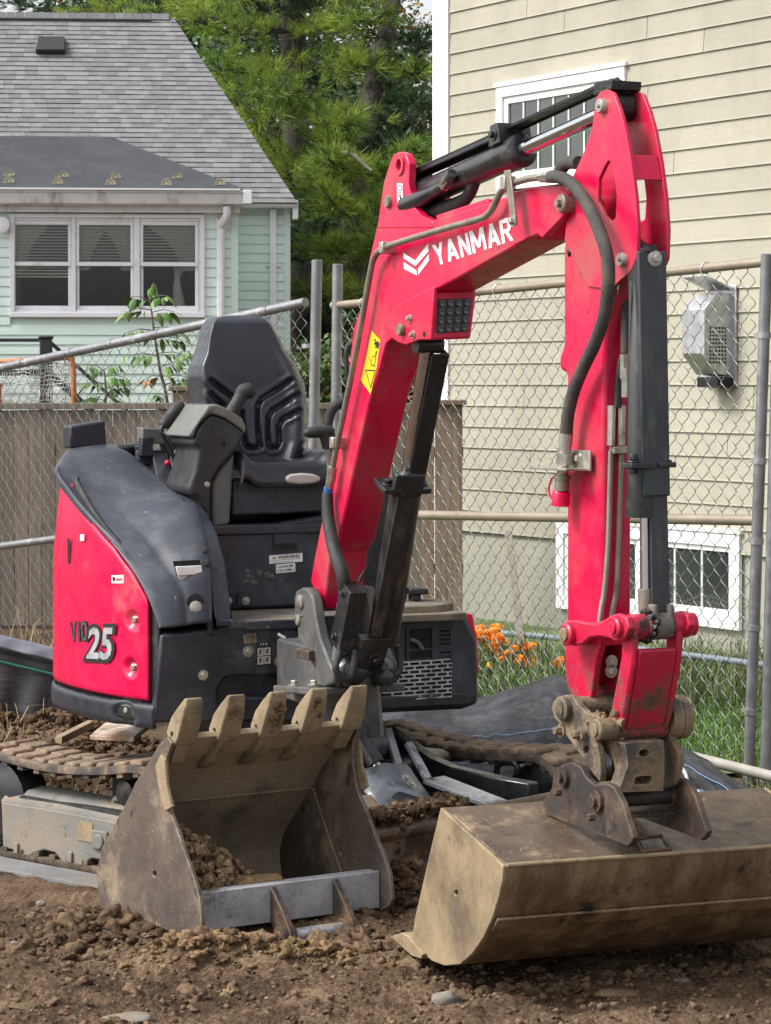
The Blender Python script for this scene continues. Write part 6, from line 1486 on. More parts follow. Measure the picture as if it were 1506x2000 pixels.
# travel / blade lever with T grip
m_ = MB(UP); m_.tube([uF(*c34(*p), .22) for p in ((1135, 490), (1160, 470), (1250, 455), (1340, 450), (1375, 465))], [.012, .02, .024, .022, .012], 12, smooth=3); m_.tube([uF(*c34(*p), .22) for p in ((1300, 480), (1318, 540), (1322, 605))], [.022, .02, .017], 12); m_.build('lever_grip', 'rubber', EX_)
m_ = MB(UP); m_.tube([uF(*c34(*p), .22) for p in ((1322, 600), (1335, 700), (1345, 830), (1350, 1000))], .009, 10); m_.build('lever_rod', 'pipe_steel', EX_)
m_ = MB(UP); m_.tube([uF(*c34(*p), .0) for p in ((1400, 780), (1372, 560), (1330, 420), (1340, 340), (1370, 260), (1420, 220), (1480, 215))], .02, 10, smooth=4); m_.build('far_lever', 'rubber', EX_)
m_ = MB(UP); m_.tube([uF(*p, .0) for p in ((690, 900), (684, 800), (676, 690), (690, 672), (702, 672))], [.009, .009, .01, .016, .014], 10, smooth=3); m_.build('lever_grip', 'rubber', EX_)

# ================================================================== excavator: undercarriage
ZG = -.085
def uP(px, py, l): return Vector(UC.tr(px, py, 1, l))
def track(l0, l1, name_label):
    # belt path in (f, z)
    R = .20; zc_ = ZG + R; fa_, fr = .80, -.80
    loop = []
    for k in range(17): a = -math.pi / 2 + math.pi * k / 16; loop.append((fa_ + R * math.cos(a) * .98, zc_ + R * math.sin(a)))
    for k in range(1, 12):
        t = k / 12; f = fa_ + (fr - fa_) * t; sag = .035 * math.sin(math.pi * ((t * 2) % 1)); loop.append((f, zc_ + R - sag + .02 * math.sin(math.pi * t)))
    for k in range(17): a = math.pi / 2 + math.pi * k / 16; loop.append((fr + R * math.cos(a), zc_ + R * math.sin(a)))
    for k in range(1, 10): loop.append((fr + (fa_ - fr) * k / 10, ZG))
    P = catmull([(a, 0, b_) for a, b_ in loop], 3, closed=True)
    n = len(P); rows = []
    for i in range(n):
        t = (P[(i + 1) % n] - P[i - 1]).normalized(); nr = Vector((t.z, 0, -t.x)); th = .028
        o_, q = P[i], P[i] - nr * th
        rows.append([(o_.x, l0 + .008, o_.z), (o_.x, l1 - .008, o_.z), (o_.x - nr.x * .01, l1, o_.z - nr.z * .01), (q.x, l1, q.z), (q.x, l0, q.z), (o_.x - nr.x * .01, l0, o_.z - nr.z * .01)])
    rows.append(rows[0])
    m_ = MB(UC); m_.grid(rows, closed_u=True); belt = m_.build('track', 'track_rubber', EX_, ang=40); belt['label'] = name_label
    # pads: two staggered columns of lugs
    per = [0]
    for i in range(n): per.append(per[-1] + (P[(i + 1) % n] - P[i]).length)
    tot = per[-1]; pitch = .088; m = int(tot / pitch)
    def at_s(s):
        s %= tot
        for i in range(n):
            if per[i + 1] >= s: k = (s - per[i]) / (per[i + 1] - per[i]); p = P[i].lerp(P[(i + 1) % n], k); t = (P[(i + 1) % n] - P[i]).normalized(); return p, t
    w_ = (l1 - l0)
    for c in range(2):
        la, lb_ = l0 + .005 + c * w_ / 2, l0 + (c + 1) * w_ / 2 - .005
        for k in range(m):
            s = (k + (.5 if c == 1 else 0)) * tot / m + random.uniform(-.003, .003); p, t = at_s(s)
            if p.z < ZG + .03 and abs(p.x) < .7: continue
            nr = Vector((t.z, 0, -t.x)); h = .015; j = random.uniform(-.003, .003)
            A = []
            for (ds, hh, ins) in ((-.036, -.004, 0), (.036, -.004, 0), (.030, h + j, .006), (-.030, h + j, .006)):
                b3 = p + t * ds + nr * hh; A.append((b3.x, la + ins, b3.z))
            B3 = [(a[0], lb_ - (a[1] - la), a[2]) for a in A]
            m_ = MB(UC); m_.hexa(A, B3); m_.build('track_pad', 'track_pad', belt, bevel=.007, seg=2)
    # inner guide lugs
    m_ = MB(UC)
    for k in range(m * 1):
        p, t = at_s(k * tot / m); nr = Vector((t.z, 0, -t.x)); a = p - nr * .03
        m_.add([(a.x - t.x * .015, l0 + .004, a.z - t.z * .015), (a.x + t.x * .015, l0 + .004, a.z + t.z * .015), (a.x + t.x * .015 - nr.x * .014, l0 + .004, a.z + t.z * .015 - nr.z * .014), (a.x - t.x * .015 - nr.x * .014, l0 + .004, a.z - t.z * .015 - nr.z * .014),
                (a.x - t.x * .015, l1 - .004, a.z - t.z * .015), (a.x + t.x * .015, l1 - .004, a.z + t.z * .015), (a.x + t.x * .015 - nr.x * .014, l1 - .004, a.z + t.z * .015 - nr.z * .014), (a.x - t.x * .015 - nr.x * .014, l1 - .004, a.z - t.z * .015 - nr.z * .014)],
               [(0, 1, 2, 3), (4, 7, 6, 5), (3, 2, 6, 7), (0, 3, 7, 4), (1, 5, 6, 2)])
    m_.build('guide_lugs', 'track_rubber', belt, kind='stuff')
    lm = (l0 + l1) / 2
    m_ = MB(UC); m_.rings((fa_, l0 + .03, zc_), (0, 1, 0), [(0, .06), (.02, .15), (.07, R - .035), (w_ - .13, R - .035), (w_ - .06, .06)], 26); m_.build('idler_wheel', 'black_paint', belt)
    m_ = MB(UC); m_.rings((fr, l0 + .03, zc_), (0, 1, 0), [(0, .09), (.02, .15), (.07, R - .04), (w_ - .13, R - .04), (w_ - .06, .06)], 26); m_.build('drive_sprocket', 'black_paint', belt)
    for f in (-.5, -.25, 0, .25, .5):
        m_ = MB(UC); m_.rings((f, l0 + .02, ZG + .095), (0, 1, 0), [(0, .03), (.01, .055), (.06, .06), (.07, .045), (w_ - .11, .045), (w_ - .1, .06), (w_ - .05, .055)], 20); m_.build('track_roller', 'black_paint_rusty', belt)
    m_ = MB(UC); m_.rings((-.12, l0 + .05, zc_ + R - .10), (0, 1, 0), [(0, .02), (.01, .045), (w_ - .1, .045), (w_ - .09, .03)], 18); m_.build('carrier_roller', 'black_paint_rusty', belt)
    return belt
random.seed(4)
tn = track(-.76, -.50, 'near rubber track caked in brown mud'); tf = track(.50, .76, 'far rubber track with muddy pads')
# near track frame: ribbed grey side plate with scalloped lower edge
fp_ = [c60(*p) for p in ((4, 392), (18, 400), (200, 428), (420, 470), (560, 500), (640, 540), (640, 660), (400, 640), (380, 618), (345, 612), (315, 632), (300, 650), (268, 640), (235, 626), (205, 590), (165, 580), (130, 592), (110, 605), (75, 600), (60, 582), (10, 572))]
lF = -.752
m_ = MB(UC); P = [uP(*p, lF) for p in fp_]; m_.prism([(p.x, p.z) for p in P], lF, lF + .02, 1); tfm = m_.build('track_frame', 'frame_grey', EX_, bevel=.006); tfm['label'] = 'dusty grey track frame side plate'
a, b_ = uP(*c60(4, 392), lF), uP(*c60(640, 540), lF)
tl_ = [uP(*c60(*p), lF) for p in ((4, 392), (18, 400), (200, 428), (420, 470), (560, 500), (640, 540))]
m_ = MB(UC); m_.grid([[(p.x, lF + .001, p.z) for p in tl_], [(p.x - .0, lF + .06, p.z + .045) for p in tl_], [(p.x, lF + .13, p.z + .055) for p in tl_], [(p.x, lF + .2, p.z + .03) for p in tl_]]); o = m_.build('frame_top', 'frame_grey', tfm)
s_ = o.modifiers.new('solid', 'SOLIDIFY'); s_.thickness = .012; s_.offset = -1
for (x, y) in ((82, 372), (468, 425)):
    q = uP(*c60(x - 40, y + 8), lF + .08); m_ = MB(UC); m_.tube([(q.x - .0, q.y, q.z - .01), (q.x + .005, q.y, q.z + .035), (q.x + .03, q.y - .005, q.z + .05), (q.x + .075, q.y - .01, q.z + .035), (q.x + .10, q.y - .01, q.z - .03)], .012, 10, smooth=4); m_.build('tie_down_loop', 'frame_grey', tfm)
q = uP(*c60(375, 525), lF); m_ = MB(UC); m_.box(q.x - .03, q.x + .05, lF - .012, lF - .0, q.z - .05, q.z + .02); m_.rings((q.x + .01, lF - .012, q.z - .02), (0, -1, 0), [(0, .03), (.01, .028)], 14); m_.build('grease_port', 'frame_grey', tfm, bevel=.006)
for p in ((65, 572), (268, 606)):
    q = uP(*c60(*p), lF); m_ = MB(UC); m_.box(q.x - .012, q.x + .012, lF - .01, lF, q.z - .02, q.z + .02); m_.build('frame_tab', 'frame_grey', tfm, bevel=.003)
q = uP(*c60(322, 510), lF); m_ = MB(UC); m_.box(q.x - .04, q.x + .04, lF - .003, lF - .0005, q.z - .035, q.z + .035); m_.build('worn_sticker', 'tooth_mud', tfm)
m_ = MB(UC); m_.box(-.7, .7, .54, .72, ZG + .06, ZG + .26); m_.build('far_frame', 'black_paint', EX_, bevel=.02)
m_ = MB(UC); m_.box(-.68, .6, -.73, -.54, ZG + .09, ZG + .24); m_.build('near_frame', 'deep', EX_, bevel=.02)
# car body, swing bearing
m_ = MB(UC); m_.box(-.42, .46, -.5, .5, .09, .30); m_.build('car_body', 'black_paint', EX_, bevel=.04)
m_ = MB(UC); m_.rings((0, 0, .28), (0, 0, 1), [(0, .36), (.06, .36), (.06, .40), (.12, .40), (.12, .33), (.22, .33)], 40); m_.build('swing_bearing', 'black_paint', EX_)
# turntable underside of the upper body
m_ = MB(UP); m_.prism([(a, b_) for a, b_ in PL if a < .48] + [(-.6, .6), (.2, .7), (.44, .6)], .50, .555, 2); m_.build('turntable', 'black_paint', EX_, bevel=.01)
mat('shield_sheet', (.22, .24, .275), (.33, .355, .39), scale=6, rough=.4, metal=.3, bump=.2, bscale=60, dirt=(.07, .07, .075), dscale=9, damt=.4, dirt2=(.42, .36, .26), d2scale=22, d2amt=.33)
# dozer blade, its arms, its cylinder with shield
BF = 1.14
m_ = MB(UC)
bw = .80
prof = [(BF + .02, ZG + .02), (BF - .03, ZG + .08), (BF - .045, ZG + .17), (BF - .02, ZG + .27), (BF + .015, ZG + .315), (BF + .03, ZG + .31), (BF - .005, ZG + .26), (BF - .028, ZG + .17), (BF - .012, ZG + .085), (BF + .035, ZG + .02)]
m_.prism(prof, -bw, bw, 1); bld = m_.build('dozer_blade', 'bucket_top', EX_, bevel=.004)
m_ = MB(UC); m_.tube([(BF + .0, -bw, ZG + .30), (BF + .0, bw, ZG + .30)], .028, 12); m_.build('blade_edge', 'bucket_top', bld)
for l in (-.30, .34):
    m_ = MB(UC); m_.hexa([(.3, l - .03, .02), (BF - .02, l - .03 + .06 * (l > 0), -.02), (BF - .02, l + .03, -.02), (.3, l + .03, .02)], [(.3, l - .03, .16), (BF - .02, l - .03, .12), (BF - .02, l + .03, .12), (.3, l + .03, .16)]); m_.build('blade_arm', 'black_paint', bld, bevel=.008)
# struts seen between the tracks
cm = crop(680, 1380, 3.423)
def cpt(x, y, l): return uP(*cm(x, y), l)
for (a, b_, r) in (((255, 160), (330, 400), .014), ((395, 255), (525, 495), .014)):
    A, B2 = cpt(*a, .12), cpt(*b_, .02); m_ = MB(UC); u = Vector((0, .018, 0)); m_.hexa([A - u, A + u, B2 + u, B2 - u], [A - u + Vector((.01, 0, .012)), A + u + Vector((.01, 0, .012)), B2 + u + Vector((.01, 0, .012)), B2 - u + Vector((.01, 0, .012))]); m_.build('brace', 'trench_grey', EX_, bevel=.002)
m_ = MB(UC); A, B2 = cpt(500, 500, .0), cpt(930, 670, -.02); u = Vector((0, 0, .008)); m_.hexa([A - u, B2 - u, B2 + u, A + u], [A - u + Vector((0, .12, 0)), B2 - u + Vector((0, .12, 0)), B2 + u + Vector((0, .12, 0)), A + u + Vector((0, .12, 0))]); m_.build('blade_arm_flange', 'trench_grey', EX_, bevel=.002)
P = [cpt(*p, .30) for p in ((120, 130), (260, 130), (560, 340), (700, 400), (1000, 470), (1230, 510), (1230, 660), (900, 680), (520, 520), (120, 420))]
m_ = MB(UC); m_.prism([(p.x, p.z) for p in P], .28, .34, 1); m_.build('frame_wing', 'black_paint', EX_, bevel=.006)
m_ = MB(UC); m_.tube([cpt(*p, .5) for p in ((990, 470), (1000, 400), (1040, 375), (1110, 380), (1130, 410), (1125, 450))], .012, 10, smooth=4); m_.build('tie_down_loop', 'black_paint', EX_)
A, B2 = cpt(130, 290, -.12), cpt(330, 620, -.18)
m_ = MB(UC); m_.cyl(cpt(110, 250, -.12), cpt(190, 390, -.13), .032, n=18); m_.rings(cpt(60, 270, -.12), (0, 1, 0), [(0, .05), (.12, .05)], 20); m_.build('blade_cylinder', 'guard_grey', EX_)
m_ = MB(UC); m_.cyl(cpt(185, 385, -.13), cpt(260, 520, -.13), .02, n=18); m_.build('piston_rod', 'chrome', EX_)
fs_ = cpt(240, 550, -.2).x + .03
sh = [Vector(UC.tr(*cm(*p), 0, fs_ - .10)) if i < 2 else Vector(UC.tr(*cm(*p), 0, fs_ + .06)) for i, p in enumerate(((70, 430), (385, 385), (620, 690), (270, 740)))]
m_ = MB(UC)
mid0, mid1 = sh[0].lerp(sh[1], .45) + Vector((.02, 0, .02)), sh[3].lerp(sh[2], .45) + Vector((.03, 0, .05))
m_.grid([[sh[0] + Vector((0, -.02, -.09)), sh[3] + Vector((0, -.02, -.06))], [sh[0], sh[3]], [mid0, mid1], [sh[1], sh[2]], [sh[1] + Vector((0, .03, -.02)), sh[2] + Vector((0, .03, -.06))]])
o = m_.build('cylinder_shield', 'shield_sheet', EX_, ang=30); s_ = o.modifiers.new('solid', 'SOLIDIFY'); s_.thickness = .008
for p in ((372, 498), (405, 540)):
    q = Vector(UC.tr(*cm(*p), 0, fs_ + .01)); m_ = MB(UC); m_.bolt(q + Vector((.012, 0, .01)), (.6, -.2, .8), .010, .01); m_.build('bolt', 'zinc', o)
m_ = MB(UC); m_.cyl(cpt(330, 660, -.2), cpt(520, 720, -.2), .05, n=18); m_.build('blade_mount', 'guard_grey', EX_)
# ================================================================== toothed bucket standing on the ground
TB = yaw((-.58, 7.8, 0), 33); TW = .672
tbk = thing('toothed_bucket', (-.35, 8.0, 0), 'detached rusty trenching bucket with five upright teeth', 'bucket')
def tl(p, l=0.0): q = TB.tr(p[0], p[1], 1, l); return (q[0], q[2])
front_e = [c60(*p) for p in ((662, 175), (640, 240), (640, 330), (655, 430), (682, 500), (712, 590), (745, 680), (768, 760), (776, 860), (766, 884))]
back_e = [c60(*p) for p in ((700, 925), (590, 945), (480, 930), (412, 892), (388, 770), (378, 660), (398, 570), (440, 490), (490, 400), (525, 325), (580, 240), (612, 185), (645, 150))]
outl = [tl(p) for p in front_e + back_e]
hl_ = [tl(c60(597 + 7 * math.cos(a), 667 + 12 * math.sin(a))) for a in [k * math.pi / 5 for k in range(10)]]
for (l0, l1) in ((-.014, 0.0), (TW, TW + .014)):
    m_ = MB(TB); m_.prism(outl, l0, l1, 1, [hl_]); m_.build('side_plate', 'trench_out', tbk, bevel=.003)
P = [Vector((a, 0, b_)) for a, b_ in [tl(p) for p in back_e]]
P = [Vector(p) for p in catmull(P, 3)]
cen = sum(P, Vector()) / len(P) + Vector((.15, 0, .05)); inn = []
for i, p in enumerate(P):
    t = (P[min(i + 1, len(P) - 1)] - P[max(i - 1, 0)]).normalized(); n_ = Vector((-t.z, 0, t.x)); n_ = n_ if n_.dot(cen - p) > 0 else -n_; inn.append(p + n_ * .014)
m_ = MB(TB); m_.prism([(p.x, p.z) for p in P] + [(p.x, p.z) for p in inn[::-1]], .001, TW - .001, 1); m_.build('shell', 'trench_in', tbk, bevel=.001)
lipc = Vector((*tl(c60(655, 150)),)); lip = Vector((lipc[0], 0, lipc[1])); lb0 = P[-1]; ldir = (P[-1] - P[-8]).normalized()
ln_ = Vector((ldir.z, 0, -ldir.x)); ln_ = ln_ if ln_.x > 0 else -ln_
m_ = MB(TB); A = [lb0 - ldir * .10 + ln_ * .002, lb0 + ldir * .015 + ln_ * .002, lb0 + ldir * .015 + ln_ * .022, lb0 - ldir * .10 + ln_ * .022]
m_.prism([(p.x, p.z) for p in A], .002, TW - .002, 1); m_.build('lip', 'trench_in', tbk, bevel=.003)
td = Vector((.50, 0, .866)); tn_ = Vector((.866, 0, -.50))
for k in range(5):
    lc = .035 + (TW - .07) * k / 4
    def tq(t, h): p = lb0 + td * t + tn_ * h; return (p.x, p.z)
    pr_ = [tq(-.012, -.03), tq(.05, -.028), tq(.10, -.012), tq(.145, .004), tq(.152, .012), tq(.135, .024), tq(.08, .034), tq(.02, .040), tq(-.012, .036)]
    w0, w1 = .037, .030
    m_ = MB(TB); n = len(pr_)
    wv = [w0, w0, w0 * .95, w1, w1, w1, w0 * .95, w0, w0]
    m_.add([(p[0], lc - wv[i], p[1]) for i, p in enumerate(pr_)] + [(p[0], lc + wv[i], p[1]) for i, p in enumerate(pr_)], [tuple(range(n)), tuple(range(2 * n - 1, n - 1, -1))] + [(i, (i + 1) % n, n + (i + 1) % n, n + i) for i in range(n)])
    tooth = m_.build('tooth', 'tooth_mud', tbk, bevel=.005)
    q = tq(.012, .004); m_ = MB(TB); m_.rings((q[0], lc - w0 - .0012, q[1]), (0, 1, 0), [(0, .008), (.004, .008)], 12); m_.build('pin_hole', 'deep', tooth)
    m_ = MB(TB); s0 = .024
    A = [tq(.0, .0), tq(.0, .034)]; p0 = lb0 + ln_ * .024; e_ = lb0 - ldir * (.19 if 0 < k < 4 else .12) + ln_ * .02
    m_.hexa([(A[0][0], lc - s0, A[0][1]), (A[1][0], lc - s0, A[1][1]), ((lb0 - ldir * .08 + ln_ * .055).x, lc - s0, (lb0 - ldir * .08 + ln_ * .055).z), (e_.x, lc - s0, e_.z)], [(A[0][0], lc + s0, A[0][1]), (A[1][0], lc + s0, A[1][1]), ((lb0 - ldir * .08 + ln_ * .055).x, lc + s0, (lb0 - ldir * .08 + ln_ * .055).z), (e_.x, lc + s0, e_.z)])
    m_.build('tooth_shank', 'tooth_mud', tbk, bevel=.006)
    if k in (2, 3, 1):
        m_ = MB(TB)
        for j in range(26 if k == 2 else 9):
            t = min(max(random.gauss(.075 if k == 2 else .09, .022), .02), .115); h = .039 - .11 * t; p = tq(t, h); m_.blob((p[0], lc + min(max(random.gauss(.008 if k == 2 else 0, .010), -.02), .024), p[1]), random.uniform(.005, .012), j + k, 2)
        m_.build('dried_clay', 'ochre_clod', tooth, kind='stuff')
# side cutters
for (l0, l1) in ((-.026, -.0145), (TW + .0145, TW + .026)):
    pc = [tl(c60(*p)) for p in ((612, 260), (632, 218), (648, 235), (655, 330), (676, 415), (650, 432), (632, 370))]
    m_ = MB(TB); m_.prism(pc, l0, l1, 1); m_.build('side_cutter', 'tooth_mud', tbk, bevel=.003)
# hinge box and ears
zb1, zb0 = TB.tr(*c60(785, 738), 0, 0.0)[2], TB.tr(*c60(785, 885), 0, 0.0)[2]
m_ = MB(TB); m_.box(-.012, .0, .002, TW - .002, zb0, zb1); m_.box(-.09, -.012, .002, TW - .002, zb0 - .0, zb0 + .012); m_.box(-.06, -.012, .004, TW - .004, zb1 - .012, zb1 - .002); m_.build('hinge_plate', 'trench_grey', tbk, bevel=.003)
for (px0, lx) in ((1010, None), (1245, None)):
    l = TB.tr(*c60(px0 + 20, 800), 0, .02)[1]
    pe = [TB.tr(*c60(*p), 1, l) for p in ((px0 - 15, 712), (px0 + 10, 720), (px0 + 45, 790), (px0 + 90, 880), (px0 + 95, 920), (px0 + 60, 940), (px0 + 10, 945), (px0 - 20, 925), (px0 - 5, 860))]
    m_ = MB(TB); pe2 = [(max(p[0], -.0) if i in (0,) else p[0], p[2]) for i, p in enumerate(pe)]
    f_ = [(.0005, zb1 - .005), (.03, zb1 - .03), (.07, zb0 + .05), (.115, zb0 + .0), (.125, zb0 - .03), (.10, zb0 - .06), (.06, zb0 - .065), (.03, zb0 - .03), (.0005, zb0 + .005)]
    m_.prism(f_, l, l + .022, 1); m_.build('hinge_ear', 'rust_steel', tbk, bevel=.004)
    m_ = MB(TB); m_.rings((.088, l - .02, zb0 - .028), (0, 1, 0), [(0, .033), (.05, .033)], 22); m_.rings((.088, l - .021, zb0 - .028), (0, -1, 0), [(0, .02), (.004, .018)], 16); m_.build('hinge_boss', 'rust_steel', tbk)
la_, lb_ = TB.tr(*c60(1040, 800), 0, .02)[1], TB.tr(*c60(1270, 800), 0, .02)[1]
m_ = MB(TB); m_.cyl((.088, la_, zb0 - .028), (.088, lb_, zb0 - .028), .022, n=18); m_.build('hinge_tube', 'trench_grey', tbk)
# weld beads inside
i5 = inn[-13]; m_ = MB(TB); m_.tube([(i5.x + .003, .004, i5.z), (i5.x + .003, TW - .004, i5.z)], .005, 6); m_.build('weld_bead', 'tooth_mud', tbk)
m_ = MB(TB); m_.tube([(i5.x + .01, TW - .001, i5.z), (i5.x + .12, TW - .001, i5.z - .16), (i5.x + .25, TW - .001, i5.z - .33)], .004, 6); m_.build('weld_bead', 'tooth_mud', tbk)
m_ = MB(TB); random.seed(9)
for k in range(620):
    l = abs(random.gauss(0, .18)) + .02; f = random.uniform(-.34, -.03); h = max(0, .28 * (1 - l / .42)) * sst(.02, -.14, f)
    if l > .45: continue
    m_.blob((f, l, zb0 + .04 + h * random.uniform(.45, 1.0)), random.uniform(.005, .020), k, 2, rough=.5, fine=.3)
m_.build('soil_in_bucket', 'clod', tbk, kind='stuff')
m_ = MB(TB); m_.hexa([(-.05, .16, zb1 - .02), (-.04, .34, zb1 - .015), (-.09, .35, zb1 + .0), (-.10, .18, zb1 - .0)], [(-.05, .16, zb1 + .0), (-.04, .34, zb1 + .003), (-.09, .35, zb1 + .015), (-.10, .18, zb1 + .02)]); m_.build('clay_slab', 'ochre_clod', tbk, bevel=.005)
o = clods('ear_soil', 150, scat_g(-.13, 7.78, .14, .06), 'soil_clod', .006, .03, sub=2); o['label'] = 'dark crumbs round the bucket hinge ears'

m_ = MB(UC); random.seed(77)
for k in range(330):                     # soil left lying along the blade
    l = random.uniform(-.80, -.30); hh = .05 * (1 - abs(random.gauss(0, .5)))
    m_.blob((BF - .02 + random.gauss(0, .03), l, ZG + .325 + max(hh, 0)), random.uniform(.005, .019), k, 1)
o = m_.build('blade_top_soil', 'dark_clod'); o['kind'] = 'stuff'; o['label'] = 'dark crumbly soil lying along the dozer blade edge'
def along_bucket():
    q = BK((prof_b[0] + random.gauss(.01, .035), random.uniform(LB - .05, RB), 0)); return q.x, q.y, ground_z(q.x, q.y)
o = clods('contact_soil', 520, along_bucket, 'soil_clod', .004, .022, sub=2); o['label'] = 'soil crumbs pushed up along the foot of the ditching bucket'
# ================================================================== stones
def stone(px, py, wpx, sq, label, seed, mt='stone', Y=None):
    Yg = (CAMZ - .0) * FPX / (py - HY); x = (px - CX) / FPX * Yg; r = wpx / FPX * Yg / 2
    z = ground_z(x, Yg); m_ = MB(); m_.blob((x, Yg, z + r * sq[2] * .35), r, seed, 3, sq, .16); tag(m_.build('stone', mt, ang=180), label, 'stone', 'stones lying on the soil')
stone(870, 1955, 58, (1, .7, .62), 'pale rounded stone in the soil below the ditching bucket', 1)
stone(250, 1998, 90, (1, .8, .16), 'flat pale stone at the very bottom left of the soil', 2)
stone(1205, 1958, 84, (1, .6, .28), 'long flat tan stone at the bottom right', 3, 'soil_clod')
stone(80, 1735, 20, (1, .8, .6), 'small pale pebble beside the near track', 4)
stone(28, 1845, 18, (1, .8, .7), 'small whitish pebble at the left edge', 5)
stone(137, 1878, 16, (1, .8, .6), 'tiny pale pebble left of the toothed bucket', 6)
stone(1330, 1925, 34, (1, .7, .4), 'flat beige pebble in the right foreground', 7)
stone(1200, 1975, 20, (1, .8, .5), 'small light pebble under the right foreground slab', 8)
stone(50, 1975, 66, (1, .6, .2), 'flat brown slab at the lower left corner', 9, 'soil_clod')
stone(505, 1875, 74, (1, .5, .35), 'long brown clay slab in front of the hinge ears', 10, 'soil_clod')
stone(1045, 1900, 40, (1, .7, .5), 'grey brown lump below the ditching bucket edge', 11, 'soil_clod')
stone(118, 1770, 14, (1, .8, .6), 'tiny grey pebble near the left bucket side', 12)

# ================================================================== boards, silt fences, tarp
mat('grey_board', (.17, .17, .175), (.13, .13, .13), scale=8, rough=.85, bump=.3, bscale=40, dirt=(.2, .15, .1), dscale=6, damt=.4)
m_ = MB(UC); m_.hexa([(-1.5, -.98, ZG - .03), (.2, -.93, ZG - .03), (.2, -.79, ZG - .03), (-1.5, -.79, ZG - .03)], [(-1.5, -.98, ZG + .015), (.2, -.93, ZG + .012), (.2, -.79, ZG + .014), (-1.5, -.79, ZG + .015)]); tag(m_.build('ground_board', 'grey_board', bevel=.004), 'grey board lying along the near track on the soil', 'board')
mat('silt_black', (.012, .013, .015), (.022, .023, .026), scale=6, rough=.42, bump=.35, bscale=5, stretch=(1, 1, 6), dirt=(.05, .045, .04), dscale=4, damt=.36)
mat('silt_band', (.20, .21, .25), (.14, .15, .18), scale=8, rough=.4, stretch=(1, 1, 4))
mat('green_line', (.02, .16, .09), rough=.5)
sf = thing('silt_fence', at(50, 1395, 11.5), 'black plastic silt fence behind the near track at the left', 'fence')
def sheet(F_pts_top, F_pts_bot, name, mt, parent, n=24, amp=.012, th=.004):
    T_ = catmull(F_pts_top, 6); B2 = catmull(F_pts_bot, 6); rows = []
    for j in range(7):
        t = j / 6; rows.append([a.lerp(b_, t) + Vector((0, amp * math.sin(i * .9 + t * 3) * (t + .2), 0)) for i, (a, b_) in enumerate(zip(T_, B2))])
    m_ = MB(); m_.grid(rows); o = m_.build(name, mt, parent, ang=80); s_ = o.modifiers.new('s', 'SOLIDIFY'); s_.thickness = th; return o
xs = (-120, -40, 20, 80, 150, 220)
tp_ = [at(x, 1262 + max(x, -80) * .24, 11.5) for x in xs]; bt_ = [at(x, 1405 + .1 * x, 11.45) for x in xs]
sheet(tp_, bt_, 'fabric', 'silt_black', sf)
sheet([p + Vector((0, -.02, .055)) for p in tp_], [p + Vector((0, -.045, .0)) for p in tp_], 'top_fold', 'silt_band', sf, amp=.004)
m_ = MB(); m_.tube([p + Vector((0, -.03, -.065)) for p in tp_], .006, 6, smooth=3); m_.build('green_cord', 'green_line', sf)
mat('tarp', (.016, .017, .02), (.035, .037, .043), scale=6, rough=.6, spec=.3, bump=.8, bscale=14, stretch=(1, 1, 2.5), dirt=(.06, .064, .072), dscale=4, damt=.40, dsoft=.12, drough=.5)
mat('blue_line', (.20, .36, .62), rough=.5)
cx_s = (700, 760, 850, 950, 1040, 1110, 1180, 1240, 1290, 1350, 1400, 1450, 1500, 1560); ty = (1402, 1397, 1386, 1378, 1352, 1337, 1392, 1440, 1464, 1486, 1510, 1545, 1570, 1590)
YT = (11.1, 11.0, 10.95, 10.85, 10.75, 10.7, 10.6, 10.5, 10.35, 10.2, 10.05, 9.9, 9.75, 9.6)
top_ = [at(x, y, Y) for x, y, Y in zip(cx_s, ty, YT)]
tarp = thing('tarp', at(1000, 1480, 10.4), 'crumpled black landscape fabric with blue lines behind the far track', 'tarp')
TT = catmull(top_, 16); rows = []
for j in range(57):
    t = j / 56; row = []
    for i, a in enumerate(TT):
        u = i / len(TT)
        y = a.y - 1.0 * t * (1 - .35 * u) + .35 * (t < .001); zb_ = ground_z(a.x, y) + .012; z = a.z + (zb_ - a.z) * (t ** .75)
        wr = .06 * mn.noise(Vector((a.x * 3.2 + t * 1.5, t * 2.2, 3.3))) + .05 * abs(mn.noise(Vector((a.x * 6 + t * 5, t * 6 - a.x * 2, 8)))) + .022 * abs(mn.noise(Vector((a.x * 15 - t * 12, t * 14 + a.x * 5, 1)))) + .010 * mn.noise(Vector((a.x * 34, t * 30, 6)))
        row.append((a.x, y, max(z + wr * (.35 + .65 * math.sin(math.pi * min(t, 1))), zb_ - .005)))
    rows.append(row)
rows.insert(0, [(p[0], p[1] + .35, ground_z(p[0], p[1] + .35) - .02) for p in rows[0]])
m_ = MB(); m_.grid(rows); o = m_.build('fabric', 'tarp', tarp, ang=80)
for (j0, j1) in ((12, 6), (24, 18)):
    m_ = MB(); pts = [Vector(rows[j0 if i < 120 else j1][i]) + Vector((0, -.004, .006)) for i in range(4, len(TT) - 4, 2)]; m_.tube(pts, .0018, 5); m_.build('blue_thread', 'blue_line', tarp)
mat('white_rope', (.55, .60, .66), (.4, .45, .5), scale=60, rough=.6)
m_ = MB(); m_.tube([at(*p) for p in ((1326, 1492, 10.12), (1338, 1510, 10.0), (1345, 1530, 9.9), (1362, 1546, 9.75), (1378, 1556, 9.65))], .007, 8, smooth=4); m_.build('white_strap', 'white_rope', tarp)
mat('pvc', (.42, .40, .36), (.34, .32, .28), scale=8, rough=.5)
m_ = MB(); m_.tube([at(1350, 1478, 10.95), at(1440, 1500, 10.85), at(1540, 1525, 10.75)], .024, 14); tag(m_.build('plastic_pipe', 'pvc'), 'pale plastic pipe lying on the ground at the foot of the right fence', 'pipe')
